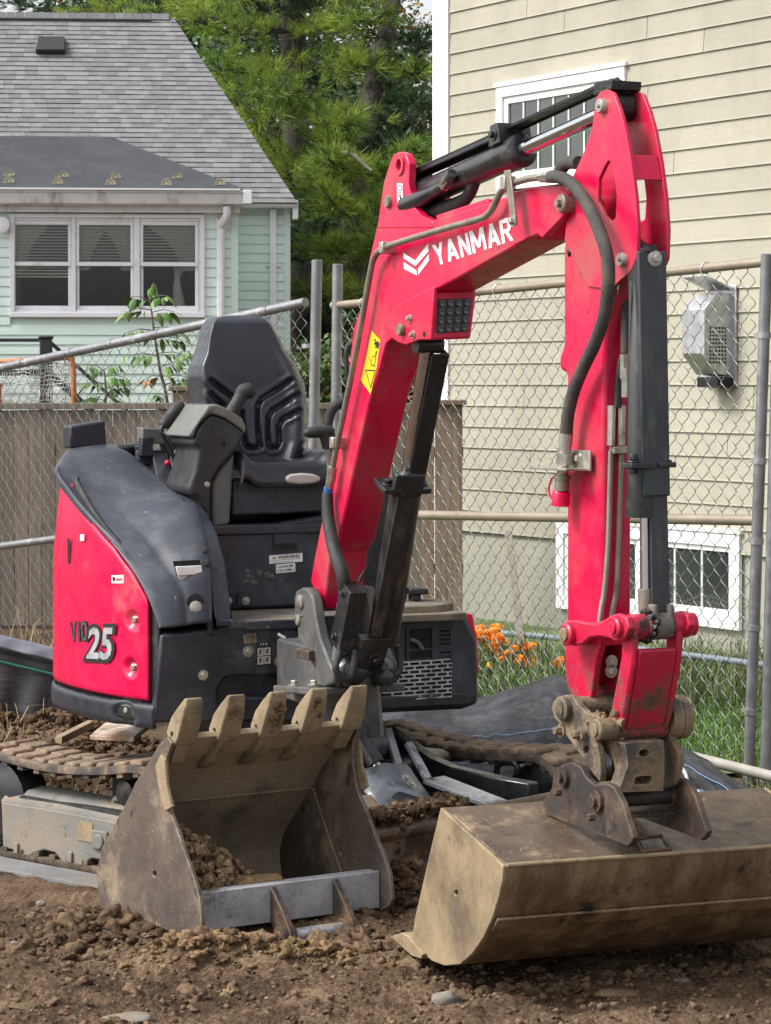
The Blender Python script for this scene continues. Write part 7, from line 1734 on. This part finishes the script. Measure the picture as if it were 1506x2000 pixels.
mat('torn_board', (.55, .50, .44), (.30, .14, .06), scale=7, rough=.85, bump=.5, bscale=40, dirt=(.16, .1, .06), dscale=6, damt=.45)
m_ = MB(); A = [at(215, 1412, 10.45), at(300, 1418, 10.3), at(262, 1450, 10.0), at(175, 1446, 10.15)]; m_.hexa(A, [p + Vector((0, 0, .02)) for p in A]); tag(m_.build('torn_board', 'torn_board', bevel=.004), 'torn white and orange board under the counterweight', 'board')
m_ = MB(); a, b_ = at(108, 1452, 10.15), at(172, 1420, 10.45); m_.hexa([a, b_, b_ + Vector((.03, -.03, 0)), a + Vector((.03, -.03, 0))], [a + Vector((0, 0, .03)), b_ + Vector((0, 0, .03)), b_ + Vector((.03, -.03, .03)), a + Vector((.03, -.03, .03))]); tag(m_.build('wood_strip', 'tooth_mud', bevel=.003), 'narrow pale wood strip leaning on the soil mound', 'wood strip')

# ================================================================== lawn, grasses, garden
lw = MB(); gx = [-.6 + k * .18 for k in range(40)]; gy = [11.35 + k * .22 for k in range(36)]
lw.grid([[(x, y, ground_z(x, y) + .006 + .015 * mn.noise(Vector((x * 2, y * 2, 0)))) for x in gx] for y in gy]); struct(lw.build('lawn', 'lawn', ang=180))
def infence(x, y):   # behind the right fence line
    q = RF.loc((x, y, 0)); return q[1] < -.05
def pl_behind(x0, x1, y0, y1):
    def f():
        while True:
            x = random.uniform(x0, x1); y = random.uniform(y0, y1)
            if infence(x, y) and HB.loc((x, y, 0))[1] > .08: return x, y, ground_z(x, y)
    return f
random.seed(21)
o = blades('lawn_grass', 9000, pl_behind(.5, 2.1, 11.2, 13.6), 'grass', .04, .11, .006, .8); o['label'] = 'short green lawn behind the right fence'
o = blades('tall_grass', 3800, pl_behind(.3, 2.4, 12.9, 15.2), 'long_grass', .10, .34, .008, .7); o['label'] = 'long tangled grass along the garden bed'
o = blades('garden_grass', 1700, pl_behind(.25, 1.1, 12.9, 14.2), 'grass', .08, .24, .008, .7); o['label'] = 'green grass tufts under the marigolds'
o = blades('verge_grass', 700, scat_g(1.62, 10.75, .16, .2), 'long_grass', .04, .16, .006, 1.0); o['label'] = 'ragged grass at the right fence posts'
o = blades('dry_grass', 900, scat_g(-1.62, 10.35, .10, .14), 'dry_grass', .05, .18, .005, 1.3); o['label'] = 'dry grass clump on the mound at the left edge'
o = blades('mound_grass', 350, scat_g(-1.33, 10.3, .09, .08), 'long_grass', .03, .09, .005, 1.3); o['label'] = 'thin green and straw grass on the soil mound'
o = blades('dead_weeds', 700, scat(-2.6, -1.0, 12.2, 16.8), 'dry_grass', .08, .4, .007, .9); o['label'] = 'dead weeds behind the left chain link fence'
mat('garden_rail', (.20, .24, .27), rough=.45, metal=.4)
m_ = MB(); m_.tube([at(850, 1226, 16.2), at(1060, 1243, 15.4), at(1300, 1274, 14.3), at(1500, 1300, 13.4)], .019, 12); tag(m_.build('garden_rail', 'garden_rail'), 'low blue grey pipe rail along the house bed', 'rail')
mat('timber', (.20, .155, .11), (.26, .21, .155), scale=6, rough=.9, bump=.4, bscale=12, stretch=(1, 1, 8))
for k, (pa, pb) in enumerate((((880, 1312, 15.2), (1080, 1330, 14.6)), ((1080, 1331, 14.6), (1300, 1350, 13.9)))):
    a, b_ = at(*pa), at(*pb); u = Vector((.03, .08, 0)); m_ = MB(); m_.hexa([Vector((a.x, a.y, -.02)), Vector((b_.x, b_.y, -.02)), Vector((b_.x, b_.y, -.02)) + u, Vector((a.x, a.y, -.02)) + u], [Vector((a.x, a.y, .09)), Vector((b_.x, b_.y, .09)), Vector((b_.x, b_.y, .09)) + u, Vector((a.x, a.y, .09)) + u])
    tag(m_.build('edging_timber', 'timber', bevel=.006), ('weathered edging timber below the marigolds', 'weathered edging timber running right behind the arm')[k], 'timber')
mat('stake', (.22, .19, .155), (.28, .245, .2), scale=6, rough=.9, bump=.4, bscale=12, stretch=(6, 6, 1))
a, b_ = at(985, 1036, 16.0), at(1012, 1270, 15.4); u = Vector((.048, .01, 0)); v = Vector((0, .04, 0)); m_ = MB(); m_.hexa([a, a + u, a + u + v, a + v], [b_, b_ + u, b_ + u + v, b_ + v]); tag(m_.build('wooden_stake', 'stake', bevel=.003), 'grey wooden stake leaning in the garden bed', 'stake')
# chicken wire
cwt = thing('chicken_wire', at(1040, 1230, 15.9), 'rumpled chicken wire behind the stake in the garden bed', 'wire netting')
mat('thin_wire', (.20, .19, .17), rough=.6, metal=.3)
def hexnet(pa, pb, h, zb0, nx, nz, seed, sag=.05):
    mb = MB(); a = Vector(pa); d = Vector(pb) - a; c = d.length / nx
    def pt(i, j):
        x = (i + (.0 if (j // 2 + (j % 2)) % 2 == 0 else .5)) * c
        z = zb0 + (j // 2) * h / nz + (.35 if j % 2 else 0) * h / nz
        n1 = mn.noise(Vector((x * 1.7, z * 2.4, seed))); n2 = mn.noise(Vector((x * 2.3, z * 1.6, seed + 4)))
        p = a + d * (x / d.length); return Vector((p.x + sag * n1, p.y + sag * 2 * n2, z + sag * .9 * n2 * (z - zb0 + .1) / h))
    for i in range(nx):
        for j in range(0, nz * 2):
            if j % 2: mb.tube([pt(i, j), pt(i, j + 1)], .0011, 3, cap=False)
            else:
                mb.tube([pt(i, j), pt(i, j + 1)], .0011, 3, cap=False)
                k = (j // 2) % 2; mb.tube([pt(i, j), pt(i + (1 if k else -1), j + 1)], .0011, 3, cap=False)
    return mb
hexnet(at(880, 1240, 16.4), at(1330, 1240, 14.8), .62, .02, 44, 16, 3).build('wire_net', 'thin_wire', cwt, recalc=False, kind='stuff')
cw2 = thing('garden_netting', at(1400, 1330, 13.4), 'sagging fine netting under the basement window', 'netting')
hexnet(at(1290, 1240, 15.0), at(1520, 1240, 13.6), .42, .06, 40, 14, 7, .09).build('wire_net', 'thin_wire', cw2, recalc=False, kind='stuff')
# marigolds
mat('marigold', (.90, .25, .004), (.95, .36, .008), scale=20, rough=.6, rnd=.25, hue=.012); mat('marigold_yellow', (.82, .58, .01), rough=.6, rnd=.15)
mat('marigold_leaf', (.045, .11, .03), (.07, .15, .04), scale=9, rough=.6, rnd=.3)
random.seed(31)
def marigold(px, py, Y, n, spread, h, label, mt='marigold', fr_=.034):
    c = at(px, py, Y); c.z = ground_z(c.x, c.y); t = thing('marigold_plant', c, label, 'flower', 'marigolds in the garden bed')
    m_ = MB()
    for k in range(260):
        a = random.random() * 6.28; r = spread * random.random() ** .5; z = c.z + random.random() * h; p = Vector((c.x + r * math.cos(a), c.y + r * math.sin(a), z)); d = Vector((random.gauss(0, 1), random.gauss(0, 1), random.gauss(.4, .6))).normalized(); s_ = d.orthogonal().normalized() * .006
        m_.add([p, p + d * .025 + s_, p + d * .05, p + d * .025 - s_], [(0, 1, 2, 3)])
    m_.build('foliage', 'marigold_leaf', t, recalc=False, smooth=False)
    for k in range(n):
        a = random.random() * 6.28; r = spread * 1.05 * random.random() ** .5; p = Vector((c.x + r * math.cos(a), c.y + r * math.sin(a), c.z + h * random.uniform(.65, 1.12)))
        m_ = MB(); nrm = Vector((random.gauss(0, .4), random.gauss(-.6, .3), 1)).normalized(); u = nrm.orthogonal().normalized(); v = nrm.cross(u); R = fr_ * random.uniform(.8, 1.2)
        for ring in range(4):
            for q in range(9 - ring):
                a = 6.28 * q / (9 - ring) + ring * .4 + random.uniform(-.15, .15); d = u * math.cos(a) + v * math.sin(a); e = nrm.cross(d); rr = R * (1 - ring * .22); hgt = ring * R * .22
                m_.add([p + nrm * hgt, p + d * rr * .7 + e * rr * .38 + nrm * (hgt + rr * .35), p + d * rr + nrm * (hgt + rr * .12), p + d * rr * .7 - e * rr * .38 + nrm * (hgt + rr * .35)], [(0, 1, 2, 3)])
        m_.build('flower', mt, t, recalc=False, smooth=False)
marigold(955, 1325, 14.8, 22, .13, .25, 'tall orange marigold clump right beside the excavator')
marigold(1000, 1330, 14.7, 20, .12, .18, 'full orange marigold clump below the wooden stake')
marigold(1040, 1335, 14.6, 15, .11, .12, 'low orange marigold clump trailing right of the stake')
marigold(1092, 1335, 14.5, 10, .10, .11, 'small orange marigold half hidden by the red arm')
marigold(944, 1372, 13.9, 7, .045, .16, 'small yellow marigold at the corner of the black engine box', 'marigold_yellow', .022)

# ================================================================== saplings, goal
mat('leaf', (.075, .16, .022), (.11, .21, .04), scale=6, rough=.5, rnd=.3, hue=.015); mat('leaf_brown', (.30, .15, .06), (.4, .22, .08), scale=9, rough=.7, rnd=.2); mat('stem', (.10, .09, .055), rough=.8)
def leaf_mesh(name, L_, W_):
    vs = []; fs = []; n = 6
    for i in range(n + 1):
        t = i / n; w_ = W_ * (math.sin(math.pi * t ** .8) ** .9) * .5; z = -.35 * L_ * t * t
        vs += [(t * L_, -w_, z - w_ * .25), (t * L_, 0, z + .1 * w_), (t * L_, w_, z - w_ * .25)]
    for i in range(n):
        for k in (0, 1): a = i * 3 + k; fs.append((a, a + 3, a + 4, a + 1))
    me = bpy.data.meshes.new(name); me.from_pydata(vs, [], fs); me.polygons.foreach_set('use_smooth', [True] * len(me.polygons)); return me
LEAFM = [leaf_mesh('leaf', .11, .055), leaf_mesh('leaf', .085, .042), leaf_mesh('leaf', .13, .06)]
for m in LEAFM: m.materials.append(M['leaf'])
BRM = leaf_mesh('leaf', .10, .05); BRM.materials.append(M['leaf_brown'])
def sapling(stem, shoots, label, seed, nl=7):
    random.seed(seed); t = thing('sapling', Vector((stem[0].x, stem[0].y, ground_z(stem[0].x, stem[0].y))), label, 'sapling')
    S = catmull([Vector((stem[0].x + .02, stem[0].y, ground_z(stem[0].x, stem[0].y) - .02))] + list(stem), 5); m_ = MB(); m_.tube(S, [.016, .012, .009, .004], 7)
    for (p, d, br) in shoots:
        q = p + d; m_.tube([p, p + d * .5 + Vector((0, 0, .02)), q], [.004, .002], 5)
    st = m_.build('stem', 'stem', t)
    for (p, d, br) in shoots:
        for k in range(nl):
            s_ = .25 + .75 * k / (nl - 1); base = p + d * s_; me = BRM if br else random.choice(LEAFM)
            o = bpy.data.objects.new('leaf', me); COL.objects.link(o); o.parent = t
            o.location = base - t.location
            az = math.atan2(d.y, d.x) + (random.choice((-1, 1)) * random.uniform(.5, 1.3) if k < nl - 1 else 0)
            o.rotation_euler = (random.uniform(-.5, .5), random.uniform(.2, .95), az); sc = random.uniform(.6, .95); o.scale = (sc, sc, sc)
YS_ = 18.3
def sh(px, py, dx, dz, br=False, Y=YS_): return (at(px, py, Y + random.uniform(-.1, .1)), Vector((dx, random.uniform(-.12, .02), dz)), br)
random.seed(2)
sapling([at(330, 830, YS_), at(312, 720, YS_), at(300, 640, YS_), at(292, 575, YS_)],
        [sh(294, 590, -.15, .04), sh(293, 585, .14, .02), sh(292, 577, .03, .09), sh(296, 605, -.18, -.02), sh(297, 610, .17, .0), sh(300, 640, .2, -.03), sh(300, 645, -.19, -.02), sh(303, 660, .21, -.02), sh(302, 655, -.1, .04), sh(306, 690, .24, -.02), sh(308, 695, -.2, .0), sh(310, 720, .2, .05), sh(312, 735, .25, -.02), sh(316, 755, .18, .04), sh(340, 700, .12, .05), sh(345, 720, .14, -.04), sh(352, 745, .1, .02), sh(345, 760, .12, .0), sh(318, 735, -.15, -.03, True), sh(325, 780, -.08, .04), sh(335, 775, .12, .02)],
        'tall leafy sapling in front of the green house window', 12)
sapling([at(205, 830, YS_), at(207, 770, YS_), at(203, 720, YS_)], [sh(204, 725, -.1, .04), sh(204, 722, .12, .03), sh(205, 735, .17, -.02), sh(206, 750, -.14, .0), sh(207, 760, .16, .02), sh(207, 770, -.12, -.03), sh(208, 775, .14, -.04), sh(206, 745, .05, -.06), sh(208, 785, -.08, .0)],
        'small leafy sapling just above the wooden fence', 13)
mat('orange_tube', (.5, .17, .05), (.36, .11, .03), scale=12, rough=.55, rnd=.0); mat('net_white', (.52, .52, .50), rough=.8)
gl = thing('goal_net', at(120, 790, 18.2), 'orange framed goal with white net behind the wooden fence', 'goal')
m_ = MB(); m_.tube([at(-80, 712, 18.9), at(20, 706, 18.5), at(90, 702, 18.2), at(136, 698, 18.1), at(141, 712, 18.1), at(144, 760, 18.1), Vector((at(148, 830, 18.1).x, 18.1, ground_z(-2.2, 18.1)))], .02, 12, smooth=4); m_.build('frame', 'orange_tube', gl)
m_ = MB(); m_.tube([Vector((at(-2, 830, 18.1).x, 18.1, ground_z(-2.7, 18.1))), at(-2, 760, 18.1), at(0, 748, 18.1)], .02, 10); m_.build('frame_post', 'orange_tube', gl)
m_ = MB(); random.seed(8)
for k in range(26):
    x = 5 + k * 5.3; m_.tube([at(x + 8 * mn.noise(Vector((k * .3, j * .5, 1))) + (4 * math.sin(j) if x > 80 else 0), 704 + j * 16 + 5 * mn.noise(Vector((k * .4, j, 3))), 18.25 + .1 * math.sin(j)) for j in range(8)], .0035, 3, cap=False)
for j in range(15):
    m_.tube([at(2 + k * 11, 706 + j * 7.5 + 7 * mn.noise(Vector((k * .4, j * .6, 5))), 18.25 + .05 * math.sin(k)) for k in range(13)], .0035, 3, cap=False)
m_.build('net', 'net_white', gl, recalc=False, kind='stuff')
# ================================================================== trees behind
mat('bark', (.035, .027, .022), (.06, .05, .042), scale=7, rough=.95, bump=.9, bscale=12, stretch=(3, 3, .8), bdist=.05)
mat('bark_lichen', (.045, .038, .032), (.075, .065, .055), scale=5, rough=.95, bump=.9, bscale=14, stretch=(2, 2, 1), dirt=(.17, .18, .14), dscale=5, damt=.38, bdist=.04)
mat('branch_grey', (.12, .11, .095), (.17, .155, .13), scale=9, rough=.9)
def leafmat(name, c1, c2, rnd, hue):
    m = mat(name, c1, c2, scale=1.2, rough=.55, rnd=rnd, hue=hue)
    N = m.node_tree.nodes; L = m.node_tree.links; b = N['Principled BSDF']
    tr_ = N.new('ShaderNodeBsdfTranslucent'); mx = N.new('ShaderNodeMixShader'); mx.inputs[0].default_value = .3
    src = b.inputs['Base Color'].links[0].from_socket; L.new(src, tr_.inputs['Color']); L.new(b.outputs[0], mx.inputs[1]); L.new(tr_.outputs[0], mx.inputs[2]); L.new(mx.outputs[0], N['Material Output'].inputs['Surface'])
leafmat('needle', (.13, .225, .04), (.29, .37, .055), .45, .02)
leafmat('needle_shaded', (.024, .055, .02), (.042, .085, .028), .3, .02)  # dark copy of needle, shade among boughs and back trees put into its colour
leafmat('tree_leaf', (.05, .10, .025), (.08, .14, .03), .35, .02)
leafmat('autumn_leaf', (.36, .14, .03), (.28, .20, .05), .3, .03)
def tuft(mb, p, d, n=24, L_=.2, w_=.011, spread=.8):
    d = d.normalized(); u = d.orthogonal().normalized(); v = d.cross(u); V = mb.v; F = mb.f
    for k in range(n):
        a = random.random() * 6.28; s_ = spread * (.25 + .75 * random.random()); q = (d * math.cos(s_) + (u * math.cos(a) + v * math.sin(a)) * math.sin(s_)); q.z -= .12; q.normalize()
        b0 = p + d * random.uniform(-.06, .03); l = L_ * random.uniform(.7, 1.15)
        side = q.cross(Vector((random.gauss(0, 1), random.gauss(0, 1), random.gauss(0, 1)))); side.normalize(); side *= w_ * .5
        i = len(V); V.append(b0 - side); V.append(b0 + side); V.append(b0 + q * l + Vector((0, 0, -.1 * l))); F.append((i, i + 1, i + 2))
def bough(needles, wood, a, b_, nt, wid, thick, n=26, L_=.23):
    """a bough from a to b with side twigs ending in needle tufts"""
    a, b_ = Vector(a), Vector(b_); d = b_ - a; mid = a.lerp(b_, .55) + Vector((0, 0, -.06 * d.length)); S = catmull([a, mid, b_], 5)
    wood.tube(S, [thick, thick * .6, thick * .25], 6)
    u = Vector((-d.y, d.x, 0)); u = u.normalized() if u.length > 1e-4 else Vector((0, 1, 0)); dn = d.normalized()
    for k in range(nt):
        t = .2 + .85 * random.random() ** .8; c = S[min(int(t * (len(S) - 1)), len(S) - 1)]
        off = u * random.gauss(0, wid) * (1.1 - .4 * t) + Vector((random.gauss(0, wid * .45), random.gauss(0, wid * .3), random.gauss(.03, wid * .38)))
        p = c + off
        if random.random() < .35: wood.tube([c, c.lerp(p, .6) + Vector((0, 0, -.01)), p], [.008, .004], 3, cap=False)
        tuft(needles, p, dn * .5 + off.normalized() * .6 + Vector((0, 0, .45)), n, L_)
def pine(label, trunk, r, boughs, seed, mat_n='needle', bark='bark', limbs=()):
    random.seed(seed); base = trunk[0]; t = thing('pine_tree', Vector((base.x, base.y, ground_z(base.x, base.y))), label, 'pine tree', 'pine trees between the houses')
    m_ = MB(); m_.tube(trunk, r, 14, smooth=4); m_.build('trunk', bark, t)
    nd = MB(); wd = MB(); nd2 = MB()
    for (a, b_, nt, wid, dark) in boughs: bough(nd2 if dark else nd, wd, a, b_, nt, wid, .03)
    for L_ in limbs:
        m_ = MB(); m_.tube([Vector(p) for p in L_[0]], L_[1], 9, smooth=4); m_.build('limb', L_[2] if len(L_) > 2 else bark, t)
    cr_ = nd.build('crown', mat_n, t, recalc=False, smooth=False)
    if nd2.v: nd2.build('shaded_crown', 'needle_shaded', t, recalc=False, smooth=False)
    wd.build('twigs', 'bark', t)
KY = 1.24                      # the pines stand behind the green house
def B(px0, py0, px1, py1, Y0, Y1, nt, wid, dark=False): return (at_(px0, py0, Y0 * KY), at_(px1, py1, Y1 * KY), int(nt * .56), wid * 1.15, dark)
at_ = at
def at(px, py, Y): return at_(px, py, Y * KY)
T1 = [Vector((at(578, 300, 28).x, 28 * KY, 0)), at(578, 300, 28), at(572, 0, 28.1), at(568, -500, 28.2)]
pine('dark trunked pine with bright needle boughs right of the shingle roof', T1, [.22, .19, .17, .13],
     [B(560, 120, 420, 130, 27.6, 26.3, 150, .20), B(560, 90, 470, 190, 27.5, 26.0, 130, .20), B(570, 60, 380, 40, 27.9, 26.6, 120, .20), B(590, 110, 720, 130, 27.6, 26.4, 130, .18), B(570, 170, 500, 235, 27.4, 25.9, 90, .15),
      B(590, 200, 690, 240, 27.3, 25.8, 140, .18), B(580, 230, 560, 170, 27.4, 26.2, 90, .2), B(600, 250, 660, 275, 27.3, 26.0, 90, .14), B(590, 40, 680, 60, 27.8, 26.8, 80, .18), B(560, -40, 420, -20, 28, 26.8, 120, .25), B(590, -50, 720, -30, 28, 26.8, 120, .25),
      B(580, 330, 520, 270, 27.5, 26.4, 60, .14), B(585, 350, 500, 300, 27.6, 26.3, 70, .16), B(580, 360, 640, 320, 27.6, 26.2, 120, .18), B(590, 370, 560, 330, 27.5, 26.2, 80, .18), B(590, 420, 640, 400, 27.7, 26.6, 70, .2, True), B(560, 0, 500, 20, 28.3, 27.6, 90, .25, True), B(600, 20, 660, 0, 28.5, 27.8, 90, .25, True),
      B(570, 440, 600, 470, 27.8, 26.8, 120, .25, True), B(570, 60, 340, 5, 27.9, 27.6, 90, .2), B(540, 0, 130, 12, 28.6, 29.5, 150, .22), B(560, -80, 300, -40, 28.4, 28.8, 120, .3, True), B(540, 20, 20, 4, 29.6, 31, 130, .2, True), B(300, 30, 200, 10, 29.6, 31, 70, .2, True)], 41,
     limbs=(([at(500, 195, 26.6), at(512, 225, 26.7), at(530, 265, 27.2), at(560, 290, 27.9)], [.03, .04, .05], 'branch_grey'), ([at(575, 250, 27.9), at(640, 222, 27.2), at(700, 205, 26.9)], [.05, .035, .015])))
T2 = [Vector((at(690, 420, 26.5).x, 26.5 * KY, 0)), at(690, 420, 26.6), at(716, 230, 26.9), at(742, 120, 27.2), at(765, 0, 27.5), at(800, -300, 28)]
pine('leaning lichen covered pine beside the beige house corner', T2, [.20, .17, .15, .14, .12, .1],
     [B(720, 330, 640, 310, 26.2, 25.2, 120, .16), B(700, 350, 780, 330, 26.2, 25.2, 110, .16), B(710, 400, 800, 390, 26.2, 25.0, 130, .18), B(690, 420, 640, 380, 26.2, 25.1, 110, .16), B(700, 470, 640, 490, 26.2, 25.3, 140, .18), B(700, 500, 760, 470, 26.2, 25.2, 130, .18), B(690, 560, 600, 570, 26.2, 25.0, 130, .18), B(700, 580, 740, 560, 26.2, 25.0, 120, .18), B(690, 640, 640, 650, 26.2, 25.3, 110, .2, True),
      B(770, 120, 820, 140, 27, 26.2, 70, .14), B(760, 60, 820, 90, 27.2, 26.4, 90, .2, True), B(740, 160, 820, 200, 27, 26, 70, .14, True), B(760, 20, 700, 40, 27.3, 26.5, 80, .2), B(790, 300, 815, 290, 25.6, 24.9, 40, .10), B(700, 280, 790, 300, 26.9, 26.3, 80, .2, True), B(760, -40, 700, -60, 27.4, 26.5, 90, .25), B(660, 700, 700, 740, 26, 25, 90, .22, True), B(640, 540, 600, 450, 26.8, 26, 140, .25, True), B(660, 600, 730, 640, 26.6, 25.6, 140, .25, True)], 42, bark='bark_lichen',
     limbs=(([at(708, 275, 26.8), at(668, 286, 26.0), at(657, 296, 25.5), at(690, 303, 25.3), at(715, 325, 25.2), at(728, 334, 25.1)], [.04, .03, .03, .03, .02, .012], 'branch_grey'), ([at(735, 140, 27.1), at(790, 130, 26.6), at(825, 105, 26.4)], [.05, .03, .02]), ([at(715, 240, 26.8), at(650, 228, 26.9), at(610, 225, 27.0)], [.06, .05, .02])))
at = at_
# broadleaf trees further back closing the view, and shrubs behind the posts
def broadleaf(label, c, rad, n, trunk_r, seed, mt='tree_leaf', ls=.10, name='tree', group='broadleaf trees behind the pines', hollow=.35, acc=None):
    random.seed(seed); g = Vector((c.x, c.y, ground_z(c.x, c.y))); t = thing(name, g, label, 'tree' if name == 'tree' else 'shrub', group)
    m_ = MB(); m_.tube([g - Vector((0, 0, .1)), g.lerp(c, .6), c + Vector((0, 0, rad[2] * .5))], [trunk_r, trunk_r * .8, trunk_r * .3], 9, smooth=3)
    for k in range(9):
        a = random.random() * 6.28; e = Vector((math.cos(a) * rad[0] * .7, math.sin(a) * rad[1] * .7, random.uniform(-.2, .7) * rad[2])); m_.tube([g.lerp(c, random.uniform(.5, .95)), c + e * .5, c + e], [trunk_r * .4, trunk_r * .1], 5, smooth=3)
    m_.build('trunk', 'bark', t)
    lv = MB(); ac = MB(); cl = []
    for k in range(max(8, n // 60)):
        d = Vector((random.gauss(0, 1), random.gauss(0, 1), random.gauss(0, 1))).normalized(); s_ = hollow + (1 - hollow) * random.random(); cl.append(c + Vector((d.x * rad[0], d.y * rad[1], d.z * rad[2])) * s_)
    for k in range(n):
        q = random.choice(cl) + Vector((random.gauss(0, 1), random.gauss(0, 1), random.gauss(0, .8))) * min(rad) * .17
        nrm = Vector((random.gauss(0, .7), random.gauss(-.3, .7), random.gauss(.8, .5))).normalized(); u = nrm.orthogonal().normalized(); a = random.random() * 6.28; u = (u * math.cos(a) + nrm.cross(u) * math.sin(a)); v = nrm.cross(u); s_ = ls * random.uniform(.6, 1.2)
        b_ = ac if (acc and random.random() < acc) else lv
        b_.add([q - u * s_ * .5, q + v * s_ * .28, q + u * s_ * .5, q - v * s_ * .28], [(0, 1, 2, 3)])
    lv.build('crown', mt, t, recalc=False, smooth=False)
    if ac.v: ac.build('turning_leaves', 'autumn_leaf', t, recalc=False, smooth=False)
broadleaf('autumn tinged tree glimpsed between the two pines', at(735, 230, 46), (1.9, 1.6, 2.6), 8000, .16, 51, acc=.55, ls=.13)
broadleaf('dark broad tree filling the gap behind the first pine', at(560, 250, 44), (2.2, 1.5, 3.4), 15000, .2, 52, 'needle_shaded', ls=.15)
broadleaf('dark tree behind the leaning pine by the house corner', at(770, 420, 42), (1.8, 1.2, 2.9), 13000, .2, 53, 'needle_shaded', ls=.15)
broadleaf('tall dark tree rising behind the shingle ridge', at(330, -60, 46), (3.6, 1.6, 2.4), 13000, .25, 54, 'needle_shaded', ls=.18, acc=.03)
broadleaf('broad green tree low behind the leaning pine', at(640, 600, 39), (1.8, 1.2, 2.3), 14000, .18, 55, 'needle_shaded', ls=.13)
broadleaf('leafy shrub behind the two fence posts', at(650, 760, 21.5), (.55, .4, .55), 2600, .03, 56, 'tree_leaf', ls=.085, name='shrub', group='shrubs behind the wooden fence', acc=.05)
broadleaf('low yellowing shrub right of the second fence post', at(690, 700, 20.5), (.22, .2, .55), 900, .02, 57, 'tree_leaf', ls=.08, name='shrub', group='shrubs behind the wooden fence', acc=.12)
